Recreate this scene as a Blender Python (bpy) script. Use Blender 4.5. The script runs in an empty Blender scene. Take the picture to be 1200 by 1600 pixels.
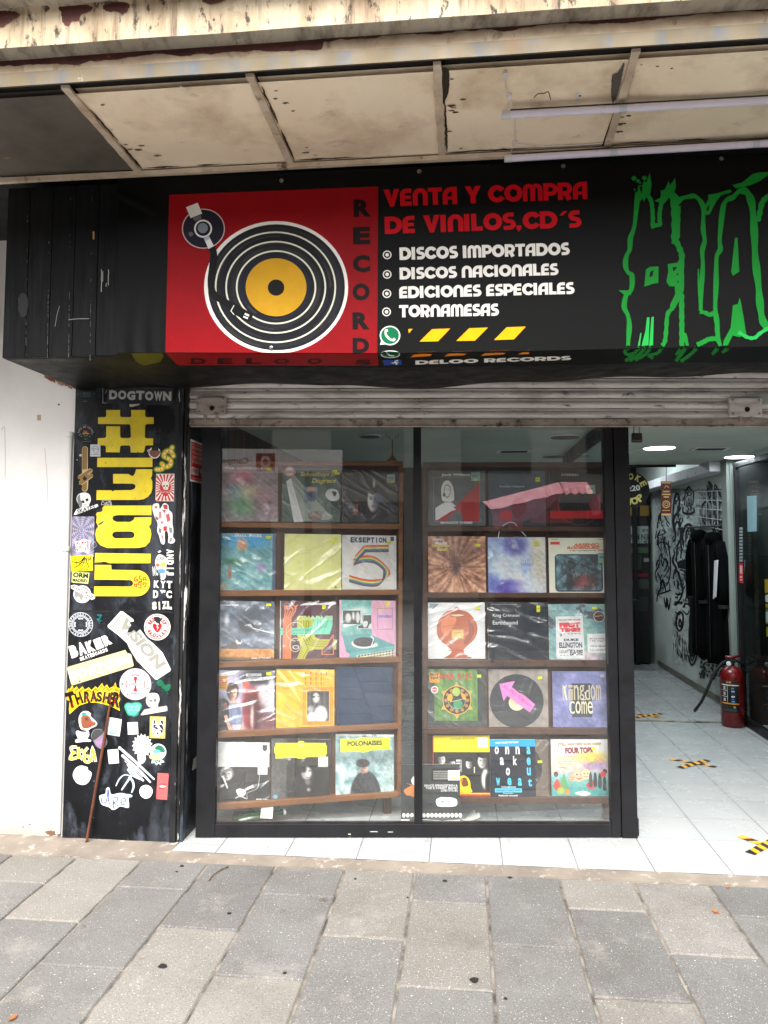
import bpy, math, random
import numpy as np
from mathutils import Vector
from mathutils.geometry import tessellate_polygon

random.seed(7)
R = math.radians
SC = bpy.context.scene
COL = SC.collection

# ------------------------------------------------------------------ camera, sky, sun, exposure
cam_d = bpy.data.cameras.new('camera')
cam = bpy.data.objects.new('camera', cam_d); COL.objects.link(cam)
cam.location = (0, 0, 1.45); cam.rotation_euler = (R(90 + 4.2), 0, 0)
cam_d.sensor_fit = 'VERTICAL'; cam_d.sensor_height = 36; cam_d.sensor_width = 27
cam_d.lens = 36 * 1202 / 1600; cam_d.shift_y = -0.025
cam_d.clip_start = 0.02; cam_d.clip_end = 500
SC.camera = cam

SUN_EL, SUN_AZ = R(50), R(188)          # azimuth measured from +Y (towards the shop), clockwise
world = bpy.data.worlds.new('World'); SC.world = world; world.use_nodes = True
wn = world.node_tree; wn.nodes.clear()
sky = wn.nodes.new('ShaderNodeTexSky'); sky.sky_type = 'NISHITA'; sky.sun_disc = False
sky.sun_elevation = SUN_EL; sky.sun_rotation = SUN_AZ
sky.air_density = 1.0; sky.dust_density = 4.0
hsv = wn.nodes.new('ShaderNodeHueSaturation'); hsv.inputs['Saturation'].default_value = 0.28
bg = wn.nodes.new('ShaderNodeBackground'); bg.inputs['Strength'].default_value = 0.15
wo = wn.nodes.new('ShaderNodeOutputWorld')
wn.links.new(sky.outputs[0], hsv.inputs['Color']); wn.links.new(hsv.outputs[0], bg.inputs[0]); wn.links.new(bg.outputs[0], wo.inputs[0])

sun_d = bpy.data.lights.new('sun', 'SUN'); sun_d.energy = 1.5; sun_d.angle = R(32); sun_d.color = (1.0, 0.965, 0.915)
sun = bpy.data.objects.new('sun', sun_d); COL.objects.link(sun)
_sd = Vector((math.sin(SUN_AZ) * math.cos(SUN_EL), math.cos(SUN_AZ) * math.cos(SUN_EL), math.sin(SUN_EL)))
sun.rotation_euler = _sd.to_track_quat('Z', 'Y').to_euler(); sun.location = _sd * 30

SC.view_settings.view_transform = 'Standard'; SC.view_settings.look = 'None'
SC.view_settings.exposure = 1.8; SC.view_settings.gamma = 1
SC.render.engine = 'CYCLES'
SC.cycles.max_bounces = 8; SC.cycles.transparent_max_bounces = 24
SC.cycles.use_denoising = True
SC.cycles.sample_clamp_indirect = 6

# ------------------------------------------------------------------ surveying helpers
# The street front runs along U (turned 5.9 degrees from X), N points into the shop.  Photo pixels are turned into
# points of real planes (pillar face, banner face, ground ...), so what is traced there has its true size.
_T = R(4.2); _A = R(5.9); H = 1.45
U = Vector((math.cos(_A), -math.sin(_A), 0)); N = Vector((math.sin(_A), math.cos(_A), 0)); FZ = .008; Z = Vector((0, 0, 1))
CP = Vector((0, 0, H))
def ray(px, py):
    xr = (px - 600) / 1202; yr = (760 - py) / 1202
    return Vector((xr, math.cos(_T) - yr * math.sin(_T), math.sin(_T) + yr * math.cos(_T)))
def hit(px, py, p0, n):
    r = ray(px, py); return CP + r * ((p0 - CP).dot(n) / r.dot(n))
def hF(px, py, v): return hit(px, py, N * v, N)
def hU(px, py, u): return hit(px, py, U * u, U)
def hZ(px, py, z): return hit(px, py, Z * z, Z)
def hY(px, py, y): return hit(px, py, Vector((0, y, 0)), Vector((0, 1, 0)))
def W(u, v, z): return U * u + N * v + Z * z
def uv(P): return P.dot(U), P.dot(N), P.z
def lin(c):
    return tuple(((x / 255) / 12.92 if x <= 10 else (((x / 255) + 0.055) / 1.055) ** 2.4) for x in c)

# ------------------------------------------------------------------ objects
BASE = {}
def tag(o, label=None, cat=None, group=None, kind=None):
    if label: o['label'] = label
    if cat: o['category'] = cat
    if group: o['group'] = group
    if kind: o['kind'] = kind
    return o
def thing(name, label, cat, base, group=None):
    o = bpy.data.objects.new(name, None); COL.objects.link(o); o.empty_display_size = .05
    o.location = base; BASE[o.name] = Vector(base)
    return tag(o, label, cat, group)

class G:
    """collects shapes into one mesh"""
    def __init__(s): s.v = []; s.f = []; s.c = []
    def add(s, vs, fs, col=None):
        n = len(s.v); s.v += [Vector(p) for p in vs]
        for f in fs: s.f.append(tuple(n + i for i in f)); s.c.append(col)
        return s
    def box8(s, p, col=None):   # p: 4 front corners (ccw), then the 4 behind them
        return s.add(p, [(0,1,2,3), (7,6,5,4), (0,4,5,1), (1,5,6,2), (2,6,7,3), (3,7,4,0)], col)
    def fbox(s, u0, u1, v0, v1, z0, z1, col=None):
        return s.box8([W(u0,v0,z0), W(u1,v0,z0), W(u1,v0,z1), W(u0,v0,z1), W(u0,v1,z0), W(u1,v1,z0), W(u1,v1,z1), W(u0,v1,z1)], col)
    def wbox(s, x0, x1, y0, y1, z0, z1, col=None):
        q = lambda x, y, z: Vector((x, y, z))
        return s.box8([q(x0,y0,z0), q(x1,y0,z0), q(x1,y0,z1), q(x0,y0,z1), q(x0,y1,z0), q(x1,y1,z0), q(x1,y1,z1), q(x0,y1,z1)], col)
    def prism(s, pts, vec, col=None):
        n = len(pts); vs = list(pts) + [Vector(p) + vec for p in pts]
        return s.add(vs, [tuple(range(n)), tuple(range(2*n-1, n-1, -1))] + [(i, i+n, (i+1) % n + n, (i+1) % n) for i in range(n)], col)
    def sweep(s, prof, a, b, n=1, jit=None, col=None):   # prof: list of (v,z) swept along u from a to b
        m = len(prof); vs = []
        for k in range(n + 1):
            uu = a + (b - a) * k / n
            for i, (v, z) in enumerate(prof):
                dv, dz = jit(uu, i) if jit else (0, 0)
                vs.append(W(uu, v + dv, z + dz))
        fs = [(k*m+i, k*m+i+1, (k+1)*m+i+1, (k+1)*m+i) for k in range(n) for i in range(m-1)]
        return s.add(vs, fs, col)
    def tube(s, path, r, n=10, caps=True, col=None):
        path = [Vector(p) for p in path]; rs = r if isinstance(r, (list, tuple)) else [r] * len(path)
        vs = []; up = None
        for i, p in enumerate(path):
            d = (path[min(i+1, len(path)-1)] - path[max(i-1, 0)]).normalized()
            if up is None: up = Vector((0,0,1)) if abs(d.z) < .9 else Vector((1,0,0))
            a = d.cross(up).normalized(); b = a.cross(d).normalized(); up = b
            for k in range(n):
                t = 2 * math.pi * k / n; vs.append(p + (a * math.cos(t) + b * math.sin(t)) * rs[i])
        fs = [(i*n+k, i*n+(k+1) % n, (i+1)*n+(k+1) % n, (i+1)*n+k) for i in range(len(path)-1) for k in range(n)]
        if caps: fs += [tuple(range(n-1, -1, -1)), tuple(range((len(path)-1)*n, len(path)*n))]
        return s.add(vs, fs, col)
    def lathe(s, c, prof, n=24, axis=None, col=None):
        c = Vector(c); ax = Vector(axis or (0,0,1)).normalized()
        a = ax.orthogonal().normalized(); b = ax.cross(a); vs = []
        for (r, h) in prof:
            for k in range(n):
                t = 2 * math.pi * k / n; vs.append(c + ax * h + (a * math.cos(t) + b * math.sin(t)) * max(r, 1e-4))
        m = len(prof)
        fs = [(i*n+k, i*n+(k+1) % n, (i+1)*n+(k+1) % n, (i+1)*n+k) for i in range(m-1) for k in range(n)]
        fs += [tuple(range(n-1, -1, -1)), tuple(range((m-1)*n, m*n))]
        return s.add(vs, fs, col)
    def loft(s, rings, col=None, caps=True):
        n = len(rings[0]); vs = [p for r in rings for p in r]
        fs = [(i*n+k, i*n+(k+1) % n, (i+1)*n+(k+1) % n, (i+1)*n+k) for i in range(len(rings)-1) for k in range(n)]
        if caps: fs += [tuple(range(n-1, -1, -1)), tuple(range((len(rings)-1)*n, len(rings)*n))]
        return s.add(vs, fs, col)
    def build(s, name, mat, parent=None, bevel=0, smooth=False, normals=True, seg=2):
        me = bpy.data.meshes.new(name); o = bpy.data.objects.new(name, me); COL.objects.link(o)
        if parent is not None: base = BASE[parent.name]
        else:
            xs = [p.x for p in s.v]; ys = [p.y for p in s.v]; zs = [p.z for p in s.v]
            base = Vector(((min(xs)+max(xs))/2, (min(ys)+max(ys))/2, min(zs)))
        me.from_pydata([p - base for p in s.v], [], s.f)
        if any(c is not None for c in s.c):
            at = me.color_attributes.new('Col', 'FLOAT_COLOR', 'CORNER')
            data = []
            for f, c in zip(s.f, s.c):
                if c is None: c = (.5, .5, .5)
                if len(c) == len(f) and not isinstance(c[0], (int, float)): data += [x for k in c for x in (*k, 1.0)]
                else: data += [*c, 1.0] * len(f)
            at.data.foreach_set('color', data)
        me.validate()
        if normals:
            import bmesh
            bm = bmesh.new(); bm.from_mesh(me); bmesh.ops.recalc_face_normals(bm, faces=bm.faces); bm.to_mesh(me); bm.free()
        if mat: me.materials.append(mat)
        if smooth:
            me.polygons.foreach_set('use_smooth', [True] * len(me.polygons))
            if smooth == 'auto':
                me.set_sharp_from_angle(angle=R(40))
        if bevel:
            b = o.modifiers.new('bevel', 'BEVEL'); b.width = bevel; b.segments = seg; b.limit_method = 'ANGLE'; b.angle_limit = R(40)
        BASE[o.name] = base
        if parent is not None: o.parent = parent
        else: o.location = base
        return o

# ------------------------------------------------------------------ materials
class NT:
    def __init__(s, name):
        s.m = bpy.data.materials.new(name); s.m.use_nodes = True; s.t = s.m.node_tree; s.t.nodes.clear()
        s.out = s.n('ShaderNodeOutputMaterial')
    def n(s, typ, **kw):
        nd = s.t.nodes.new(typ)
        for k, v in kw.items():
            if k in nd.inputs: s.put(nd.inputs[k], v)
            else: setattr(nd, k, v)
        return nd
    def put(s, sock, v):
        if isinstance(v, bpy.types.NodeSocket): s.t.links.new(v, sock)
        else: sock.default_value = v
    def coords(s, stretch=(1,1,1), rot=0):
        tc = s.n('ShaderNodeTexCoord'); mp = s.n('ShaderNodeMapping')
        mp.inputs['Scale'].default_value = stretch; mp.inputs['Rotation'].default_value = (0, 0, rot)
        s.t.links.new(tc.outputs['Object'], mp.inputs['Vector']); return mp.outputs[0]
    def noise(s, scale, stretch=(1,1,1), detail=6, rough=.6, rot=0, dist=0):
        nd = s.n('ShaderNodeTexNoise', Scale=scale, Detail=detail, Roughness=rough, Distortion=dist, Vector=s.coords(stretch, rot)); return nd.outputs['Fac']
    def step(s, v, lo, hi, a=0.0, b=1.0):
        nd = s.n('ShaderNodeMapRange'); s.put(nd.inputs[0], v)
        for i, x in enumerate((lo, hi, a, b)): nd.inputs[i+1].default_value = x
        return nd.outputs[0]
    def mix(s, f, a, b, mode='MIX'):
        nd = s.n('ShaderNodeMix'); nd.data_type = 'RGBA'; nd.blend_type = mode
        s.put(nd.inputs[0], f)
        for i, x in ((6, a), (7, b)): s.put(nd.inputs[i], (*x, 1) if isinstance(x, tuple) else x)
        return nd.outputs[2]
    def math(s, op, a, b=0.0):
        nd = s.n('ShaderNodeMath', operation=op); s.put(nd.inputs[0], a); s.put(nd.inputs[1], b); return nd.outputs[0]
    def bump(s, h, strength=.3, dist=.01):
        return s.n('ShaderNodeBump', Height=h, Strength=strength, Distance=dist).outputs[0]
    def done(s, color, rough=.6, metal=0.0, normal=None, spec=.5, emit=None, es=0):
        p = s.n('ShaderNodeBsdfPrincipled'); s.put(p.inputs['Base Color'], (*color, 1) if isinstance(color, tuple) else color)
        s.put(p.inputs['Roughness'], rough); s.put(p.inputs['Metallic'], metal); s.put(p.inputs['Specular IOR Level'], spec)
        if normal is not None: s.put(p.inputs['Normal'], normal)
        if emit: s.put(p.inputs['Emission Color'], (*emit, 1)); s.put(p.inputs['Emission Strength'], es)
        s.t.links.new(p.outputs[0], s.out.inputs[0]); return s.m

def pmat(name, c1, c2, scale=5, lo=.35, hi=.65, rough=.6, metal=0, bump=.15, bscale=40, bd=.004, stretch=(1,1,1), layers=(), spec=.5, rv=.12):
    """layered paint / plaster / wood: two noise-mixed tones, then patches (colour, scale, lo, hi, stretch)"""
    t = NT(name)
    f = t.step(t.noise(scale, stretch), lo, hi)
    c = t.mix(f, lin(c1), lin(c2))
    for (lc, ls, a, b, st) in layers:
        c = t.mix(t.step(t.noise(ls, st, 8, .65), a, b), c, lin(lc))
    rr = t.step(t.noise(scale * 2.3, stretch), .3, .7, max(.03, rough - rv), min(1, rough + rv))
    return t.done(c, rr, metal, t.bump(t.noise(bscale, stretch, 5), bump, bd) if bump else None, spec)

def print_mat(name, rough=.5, dirt=.15, spec=.3, bump=0, bscale=60, wear=0):
    t = NT(name); a = t.n('ShaderNodeAttribute', attribute_name='Col')
    f = t.step(t.noise(9, (1,1,1), 8, .7), .38, .7, 1 - dirt, 1.0)
    mul = t.mix(1.0, a.outputs['Color'], t.n('ShaderNodeCombineColor', Red=f, Green=f, Blue=f).outputs[0], 'MULTIPLY')
    if wear:   # rubbed-off flecks and a film of street dust
        mul = t.mix(t.math('MULTIPLY', t.step(t.noise(38, (1,1,1), 6, .7), .64, .70), wear), mul, lin((52,50,48)))
        mul = t.mix(t.math('MULTIPLY', t.step(t.noise(6, (1,1,1), 6, .7), .45, .75), wear * .35), mul, lin((150,146,140)))
    return t.done(mul, rough, 0, t.bump(t.noise(bscale, (1,1,1), 3), bump, .003) if bump else None, spec)

def wrap_mat(name):
    """cling wrap: flat clear film with a few sharp creases that catch the sky"""
    t = NT(name); rnd = t.n('ShaderNodeObjectInfo').outputs['Random']
    tc = t.n('ShaderNodeTexCoord').outputs['Object']; off = t.n('ShaderNodeCombineXYZ', X=t.math('MULTIPLY', rnd, 40.0), Y=0.0, Z=t.math('MULTIPLY', rnd, 73.0))
    ad = t.n('ShaderNodeVectorMath', operation='ADD'); t.put(ad.inputs[0], tc); t.put(ad.inputs[1], off.outputs[0])
    vr = t.n('ShaderNodeVectorRotate', Angle=t.math('MULTIPLY', rnd, 6.0)); vr.rotation_type = 'Y_AXIS'; t.put(vr.inputs['Vector'], ad.outputs[0])
    def ridge(st, sc, w):
        mp = t.n('ShaderNodeMapping'); mp.inputs['Scale'].default_value = st; t.put(mp.inputs['Vector'], vr.outputs[0])
        nz = t.n('ShaderNodeTexNoise', Scale=sc, Detail=1.0, Roughness=.4, Distortion=.3, Vector=mp.outputs[0]).outputs['Fac']
        return t.step(t.math('ABSOLUTE', t.math('SUBTRACT', nz, .5)), 0.0, w, 1.0, 0.0)
    hgt = t.math('ADD', ridge((1,1,3.6), 3.6, .10), t.math('MULTIPLY', ridge((2.8,1,1), 6.0, .05), .12))
    lw = t.n('ShaderNodeLayerWeight', Blend=.5)
    f = t.math('ADD', t.math('MULTIPLY', t.math('POWER', lw.outputs['Facing'], 5.0), .93), .075)
    gl = t.n('ShaderNodeBsdfGlossy', Roughness=.3); t.put(gl.inputs['Normal'], t.bump(hgt, .6, .016))
    f = t.math('MINIMUM', t.math('MULTIPLY', f, t.math('ADD', 1.0, t.math('MULTIPLY', hgt, .9))), 1.0)
    tr = t.n('ShaderNodeBsdfTransparent', Color=(.985,.985,.985,1)); mx = t.n('ShaderNodeMixShader'); t.put(mx.inputs[0], f)
    t.t.links.new(tr.outputs[0], mx.inputs[1]); t.t.links.new(gl.outputs[0], mx.inputs[2]); t.t.links.new(mx.outputs[0], t.out.inputs[0]); return t.m

def clear_mat(name, base_r=.04, tint=(1,1,1), rough=.0, bump=0, bscale=30, stretch=(1,1,1), gain=1.0, film=0.0, detail=2):
    """thin clear sheet: lets light straight through, mirrors by angle"""
    t = NT(name)
    lw = t.n('ShaderNodeLayerWeight', Blend=.5)
    f = t.math('ADD', t.math('MULTIPLY', t.math('POWER', lw.outputs['Facing'], 5.0), (1 - base_r)), base_r)
    if gain != 1: f = t.math('MINIMUM', t.math('MULTIPLY', f, gain), 1.0)
    tr = t.n('ShaderNodeBsdfTransparent', Color=(*tint, 1)); gl = t.n('ShaderNodeBsdfGlossy', Roughness=rough)
    if bump: t.put(gl.inputs['Normal'], t.bump(t.noise(bscale, stretch, detail, .5, 0, 1.2), bump, .06))
    mx = t.n('ShaderNodeMixShader'); t.put(mx.inputs[0], f); t.t.links.new(tr.outputs[0], mx.inputs[1]); t.t.links.new(gl.outputs[0], mx.inputs[2])
    res = mx.outputs[0]
    if film:
        df = t.n('ShaderNodeBsdfDiffuse', Color=(.8, .8, .78, 1)); m2 = t.n('ShaderNodeMixShader')
        t.put(m2.inputs[0], t.step(t.noise(3, (1,1,1), 7, .7), .4, .75, 0.0, film))
        t.t.links.new(res, m2.inputs[1]); t.t.links.new(df.outputs[0], m2.inputs[2]); res = m2.outputs[0]
    t.t.links.new(res, t.out.inputs[0]); return t.m

# ------------------------------------------------------------------ printed matter
def vnoise(x, y, seed=0):
    x = np.asarray(x, float); y = np.asarray(y, float)
    xi = np.floor(x).astype(int); yi = np.floor(y).astype(int); fx = x - xi; fy = y - yi
    fx = fx*fx*(3-2*fx); fy = fy*fy*(3-2*fy)
    def h(a, b):
        n = (a * 374761393 + b * 668265263 + seed * 974711) & 0x7fffffff
        n = ((n ^ (n >> 13)) * 1274126177) & 0x7fffffff
        return ((n ^ (n >> 16)) & 0xffff) / 65535.0
    return (h(xi,yi)*(1-fx)+h(xi+1,yi)*fx)*(1-fy) + (h(xi,yi+1)*(1-fx)+h(xi+1,yi+1)*fx)*fy
def fbm(x, y, seed=0, o=4):
    r = 0; a = .5; t = 0
    for k in range(o): r = r + a * vnoise(x * 2**k, y * 2**k, seed + k); t += a; a *= .55
    return r / t
def sm(x, a, b):
    t = np.clip((x - a) / (b - a), 0, 1); return t*t*(3-2*t)
def ell(x, y, cx, cy, rx, ry, soft=.25):
    d = np.sqrt(((x-cx)/rx)**2 + ((y-cy)/ry)**2); return 1 - sm(d, 1-soft, 1+soft)
def lay(img, c, m): return img * (1 - m[..., None]) + np.array(c, float) * m[..., None]
def flat(x, c): return np.zeros(x.shape + (3,)) + np.array(c, float)
def ramp(f, *cols):
    f = np.clip(f, 0, .9999) * (len(cols) - 1); i = f.astype(int); w = (f - i)[..., None]; c = np.array(cols, float)
    return c[i] * (1 - w) + c[i+1] * w

def face(b, x, y, cx, cy, s, skin=(206,203,198), hair=(22,22,23), d=1):
    """soft side-lit face for the photographs printed on covers"""
    b = lay(b, hair, ell(x, y, cx, cy-.22*s, .92*s, 1.12*s, .18)); f = ell(x, y, cx, cy, .66*s, .9*s, .2)[..., None]
    sk = np.array(skin, float) * (.3 + .7*sm(d*(x-cx)/s, -.75, .5))[..., None]; b = b*(1-f) + sk*f
    dk = tuple(v*.18 for v in skin)
    for e in (-1, 1): b = lay(b, dk, ell(x, y, cx+e*.27*s, cy-.1*s, .17*s, .075*s, .7)*.85); b = lay(b, dk, ell(x, y, cx+e*.28*s, cy-.24*s, .2*s, .04*s, .7)*.6)
    b = lay(b, dk, ell(x, y, cx-d*.1*s, cy+.18*s, .08*s, .17*s, .9)*.45); b = lay(b, dk, ell(x, y, cx, cy+.47*s, .22*s, .05*s, .7)*.65)
    return lay(b, hair, ell(x, y, cx-d*.1*s, cy-.78*s, .72*s, .34*s, .25))

_TX = {}
def text_tris(s, bold=0, shear=0):
    k = (s, bold, shear)
    if k not in _TX:
        cu = bpy.data.curves.new('lettering', 'FONT'); cu.body = s; cu.size = 1; cu.offset = bold; cu.shear = shear; cu.resolution_u = 3
        ob = bpy.data.objects.new('lettering', cu); me = ob.to_mesh()
        v = [(p.co.x, p.co.y) for p in me.vertices]; f = [tuple(p.vertices) for p in me.polygons]
        ob.to_mesh_clear(); bpy.data.objects.remove(ob); bpy.data.curves.remove(cu)
        xs = [p[0] for p in v] or [0, 1]; ys = [p[1] for p in v] or [0, 1]
        _TX[k] = (v, f, (min(xs), max(xs), min(ys), max(ys)))
    return _TX[k]

def arc(cx, cy, rx, ry, a0, a1, n=10):
    return [(cx + rx * math.cos(R(a0 + (a1-a0)*i/n)), cy + ry * math.sin(R(a0 + (a1-a0)*i/n))) for i in range(n+1)]
def curve(pts, n=6, closed=False):
    """Catmull-Rom through the points"""
    P = list(pts); out = []; m = len(P)
    for i in range(m if closed else m - 1):
        g = (lambda j: P[j % m]) if closed else (lambda j: P[max(0, min(m-1, j))])
        a, b, c, d = g(i-1), g(i), g(i+1), g(i+2)
        for k in range(n):
            t = k / n
            out.append(tuple(.5*(2*b[q] + (c[q]-a[q])*t + (2*a[q]-5*b[q]+4*c[q]-d[q])*t*t + (3*b[q]-a[q]-3*c[q]+d[q])*t**3) for q in (0, 1)))
    if not closed: out.append(P[-1])
    return out

def rag(pts, amp, seed, n=8):
    q = curve(pts, n, True); r = random.Random(seed); return [(x + r.uniform(-amp, amp), y + r.uniform(-amp, amp)) for x, y in q]

class Art:
    """flat coloured shapes on a surface; mp(x, y, height) gives the 3-D point, y runs downwards"""
    STEP = 1e-5
    def __init__(s, mp, h0=0.0): s.mp = mp; s.h = h0; s.g = G()
    def up(s): s.h += s.STEP; return s.h
    def tri(s, pts, faces, col):
        h = s.up(); c = lin(col)
        s.g.add([s.mp(x, y, h) for x, y in pts], faces, c); return s
    def poly(s, pts, col, holes=()):
        loops = [list(pts)] + [list(q) for q in holes]
        fl = [p for l in loops for p in l]
        t = tessellate_polygon([[Vector((x, y, 0)) for x, y in l] for l in loops])
        return s.tri(fl, [tuple(f) for f in t], col)
    def rect(s, x0, y0, x1, y1, col): return s.tri([(x0,y0),(x1,y0),(x1,y1),(x0,y1)], [(0,1,2,3)], col)
    def ring(s, cx, cy, r0, r1, col, n=40, ry=1.0, a0=0, a1=360):
        k = n + 1
        o = arc(cx, cy, r1, r1*ry, a0, a1, n); i = arc(cx, cy, r0, r0*ry, a0, a1, n)
        return s.tri(o + i, [(j, j+1, k+j+1, k+j) for j in range(n)], col)
    def disc(s, cx, cy, r, col, n=36, ry=1.0):
        p = arc(cx, cy, r, r*ry, 0, 360, n)[:-1]; return s.tri(p, [tuple(range(n))], col)
    def stroke(s, pts, w, col, closed=False, taper=None):
        P = [p for i, p in enumerate(pts) if i == 0 or (abs(p[0]-pts[i-1][0]) + abs(p[1]-pts[i-1][1])) > 1e-7]
        n = len(P)
        if n < 2: return s
        L = []; Rr = []
        for i in range(n):
            a = P[i-1] if (i > 0 or closed) else None; b = P[(i+1) % n] if (i < n-1 or closed) else None; p = P[i]
            def nrm(q, r):
                dx, dy = r[0]-q[0], r[1]-q[1]; l = math.hypot(dx, dy) or 1; return (-dy/l, dx/l)
            n1 = nrm(a, p) if a else nrm(p, b); n2 = nrm(p, b) if b else nrm(a, p)
            mx, my = n1[0]+n2[0], n1[1]+n2[1]; l = math.hypot(mx, my)
            if l < .3: mx, my, l = n1[0], n1[1], 1.0
            mx /= l; my /= l; d = max(.45, mx*n1[0] + my*n1[1])
            ww = w/2 / d * (taper(i/(n-1)) if taper else 1)
            L.append((p[0]+mx*ww, p[1]+my*ww)); Rr.append((p[0]-mx*ww, p[1]-my*ww))
        m = n if closed else n-1
        return s.tri(L + Rr, [(i, (i+1) % n, n+(i+1) % n, n+i) for i in range(m)], col)
    def text(s, t, p0, p1, h, col, bold=.02, shear=0):
        v, f, (a, b, c, d) = text_tris(t, bold, shear)
        dx, dy = p1[0]-p0[0], p1[1]-p0[1]; l = math.hypot(dx, dy) or 1; ux, uy = dy/l, -dx/l
        kx = 1/max(b-a, 1e-6); ky = h/max(d-c, 1e-6)
        return s.tri([(p0[0]+dx*(x-a)*kx+ux*(y-c)*ky, p0[1]+dy*(x-a)*kx+uy*(y-c)*ky) for x, y in v], f, col)
    def chars(s, t, p0, p1, h, col, bold=.03, ratio=.8, wob=0, rot=0):
        n = len(t); dx, dy = (p1[0]-p0[0])/n, (p1[1]-p0[1])/n
        for i, ch in enumerate(t):
            if ch == ' ': continue
            a = (p0[0]+dx*(i+.5-ratio/2), p0[1]+dy*(i+.5-ratio/2)); b = (p0[0]+dx*(i+.5+ratio/2), p0[1]+dy*(i+.5+ratio/2))
            if ch in "I1!'": m = ((a[0]+b[0])/2, (a[1]+b[1])/2); a = (m[0]-dx*.14, m[1]-dy*.14); b = (m[0]+dx*.14, m[1]+dy*.14)
            wb = wob * random.uniform(-1, 1); s.text(ch, (a[0], a[1]+wb), (b[0], b[1]+wb), h, col, bold)
        return s
    def ringtext(s, t, cx, cy, r, h, col, a0, a1, inward=False, bold=.03, wr=.75, ry=1.0):
        n = len(t)
        for i, ch in enumerate(t):
            if ch == ' ': continue
            a = R(a0 + (a1-a0)*(i+.5)/n); hw = abs(R(a1-a0))/n*r*wr/2
            if ch in 'I1!': hw *= .35
            x, y = cx + r*math.cos(a), cy + r*math.sin(a)*ry
            tx, ty = (-math.sin(a), math.cos(a)*ry) if not inward else (math.sin(a), -math.cos(a)*ry)
            s.text(ch, (x-tx*hw, y-ty*hw), (x+tx*hw, y+ty*hw), h, col, bold)
        return s
    def raster(s, fn, n=40, x0=0, y0=0, x1=1, y1=1, m=None):
        m = m or n; h = s.up()
        gx, gy = np.meshgrid(np.linspace(0, 1, n+1), np.linspace(0, 1, m+1))
        im = fn(gx, gy); im = im * (1 + .36*(fbm(gx*26+x0*9, gy*26, int(abs(x1)*50), 3) - .5))[..., None]; im = np.clip(im, 0, 255) / 255.0
        im = np.where(im <= .04045, im/12.92, ((im+.055)/1.055)**2.4)
        vs = [s.mp(x0+(x1-x0)*gx[j, i], y0+(y1-y0)*gy[j, i], h) for j in range(m+1) for i in range(n+1)]
        im = im.reshape(-1, 3).tolist(); b = len(s.g.v); s.g.v += vs; w = n+1
        for j in range(m):
            for i in range(n):
                q = (j*w+i, j*w+i+1, (j+1)*w+i+1, (j+1)*w+i)
                s.g.f.append(tuple(b+k for k in q)); s.g.c.append([im[k] for k in q])
        return s
    def build(s, name, mat, parent=None): return s.g.build(name, mat, parent, normals=False)

# thick rounded display capitals drawn stroke by stroke (x right, y up, height 1)
def _bau():
    g = {}
    w = .27
    oo = arc(.46, .5, .33, .365, 0, 360, 28)[:-1]
    g['O'] = (.94, [('c', oo, w)])
    g['C'] = (.84, [('s', arc(.46, .5, .33, .365, 32, 328, 22), w)])
    g['D'] = (.88, [('s', [(.13,0),(.13,1)], .25), ('s', [(.2,.87),(.38,.87)] + arc(.38,.5,.35,.37,90,-90,14) + [(.2,.13)], w)])
    g['E'] = (.66, [('s', [(.6,.88),(.36,.88)] + arc(.36,.66,.23,.22,90,180,6) + [(.13,.13),(.6,.13)], .25), ('s', [(.2,.5),(.56,.5)], .2)])
    g['N'] = (.8, [('s', [(.13,0),(.13,.58)] + arc(.39,.58,.26,.3,180,0,12) + [(.65,0)], .25)])
    g['M'] = (1.06, [('s', [(.12,0),(.12,.62)] + arc(.31,.62,.19,.27,180,0,10) + [(.5,0)], .23), ('s', [(.52,.0),(.52,.62)] + arc(.71,.62,.19,.27,180,0,10) + [(.9,0)], .23)])
    g['A'] = (.8, [('s', [(.13,0),(.13,.5)] + arc(.44,.5,.31,.37,180,90,8) + [(.6,.87)], .25), ('s', [(.62,0),(.62,1)], .25), ('s', [(.2,.36),(.6,.36)], .18)])
    g['V'] = (.84, [('p', [(0,1),(.3,1),(.42,.42),(.54,1),(.82,1),(.52,0),(.32,0)], 0)])
    g['Y'] = (.84, [('p', [(0,1),(.29,1),(.41,.68),(.53,1),(.82,1),(.545,.42),(.545,0),(.275,0),(.275,.42)], 0)])
    g['T'] = (.74, [('p', [(0,1),(.72,1),(.72,.77),(.49,.77),(.49,0),(.23,0),(.23,.77),(0,.77)], 0)])
    g['P'] = (.74, [('s', [(.13,0),(.13,1)], .25), ('s', [(.2,.88),(.4,.88)] + arc(.4,.63,.23,.25,90,-90,10) + [(.2,.38)], .24)])
    g['R'] = (.78, [('s', [(.13,0),(.13,1)], .25), ('s', [(.2,.88),(.4,.88)] + arc(.4,.63,.23,.25,90,-90,10) + [(.2,.38)], .24), ('s', [(.4,.42),(.6,0)], .27)])
    g['S'] = (.64, [('s', [(.56,.88),(.33,.88)] + arc(.33,.69,.2,.19,90,270,10) + arc(.33,.31,.2,.19,90,-90,10) + [(.05,.12)], .24)])
    g['L'] = (.6, [('s', [(.13,1),(.13,.13),(.56,.13)], .25)])
    g['I'] = (.36, [('s', [(.14,0),(.14,1)], .26)])
    g[','] = (.36, [('p', [(.04,.24),(.28,.24),(.28,.04),(.12,-.14),(.12,0),(.04,0)], 0)])
    g['´'] = (.52, [('p', [(.1,.72),(.3,.96),(.48,.96),(.24,.72)], 0)])
    g[' '] = (.36, [])
    return g
BAU = _bau()
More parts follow.
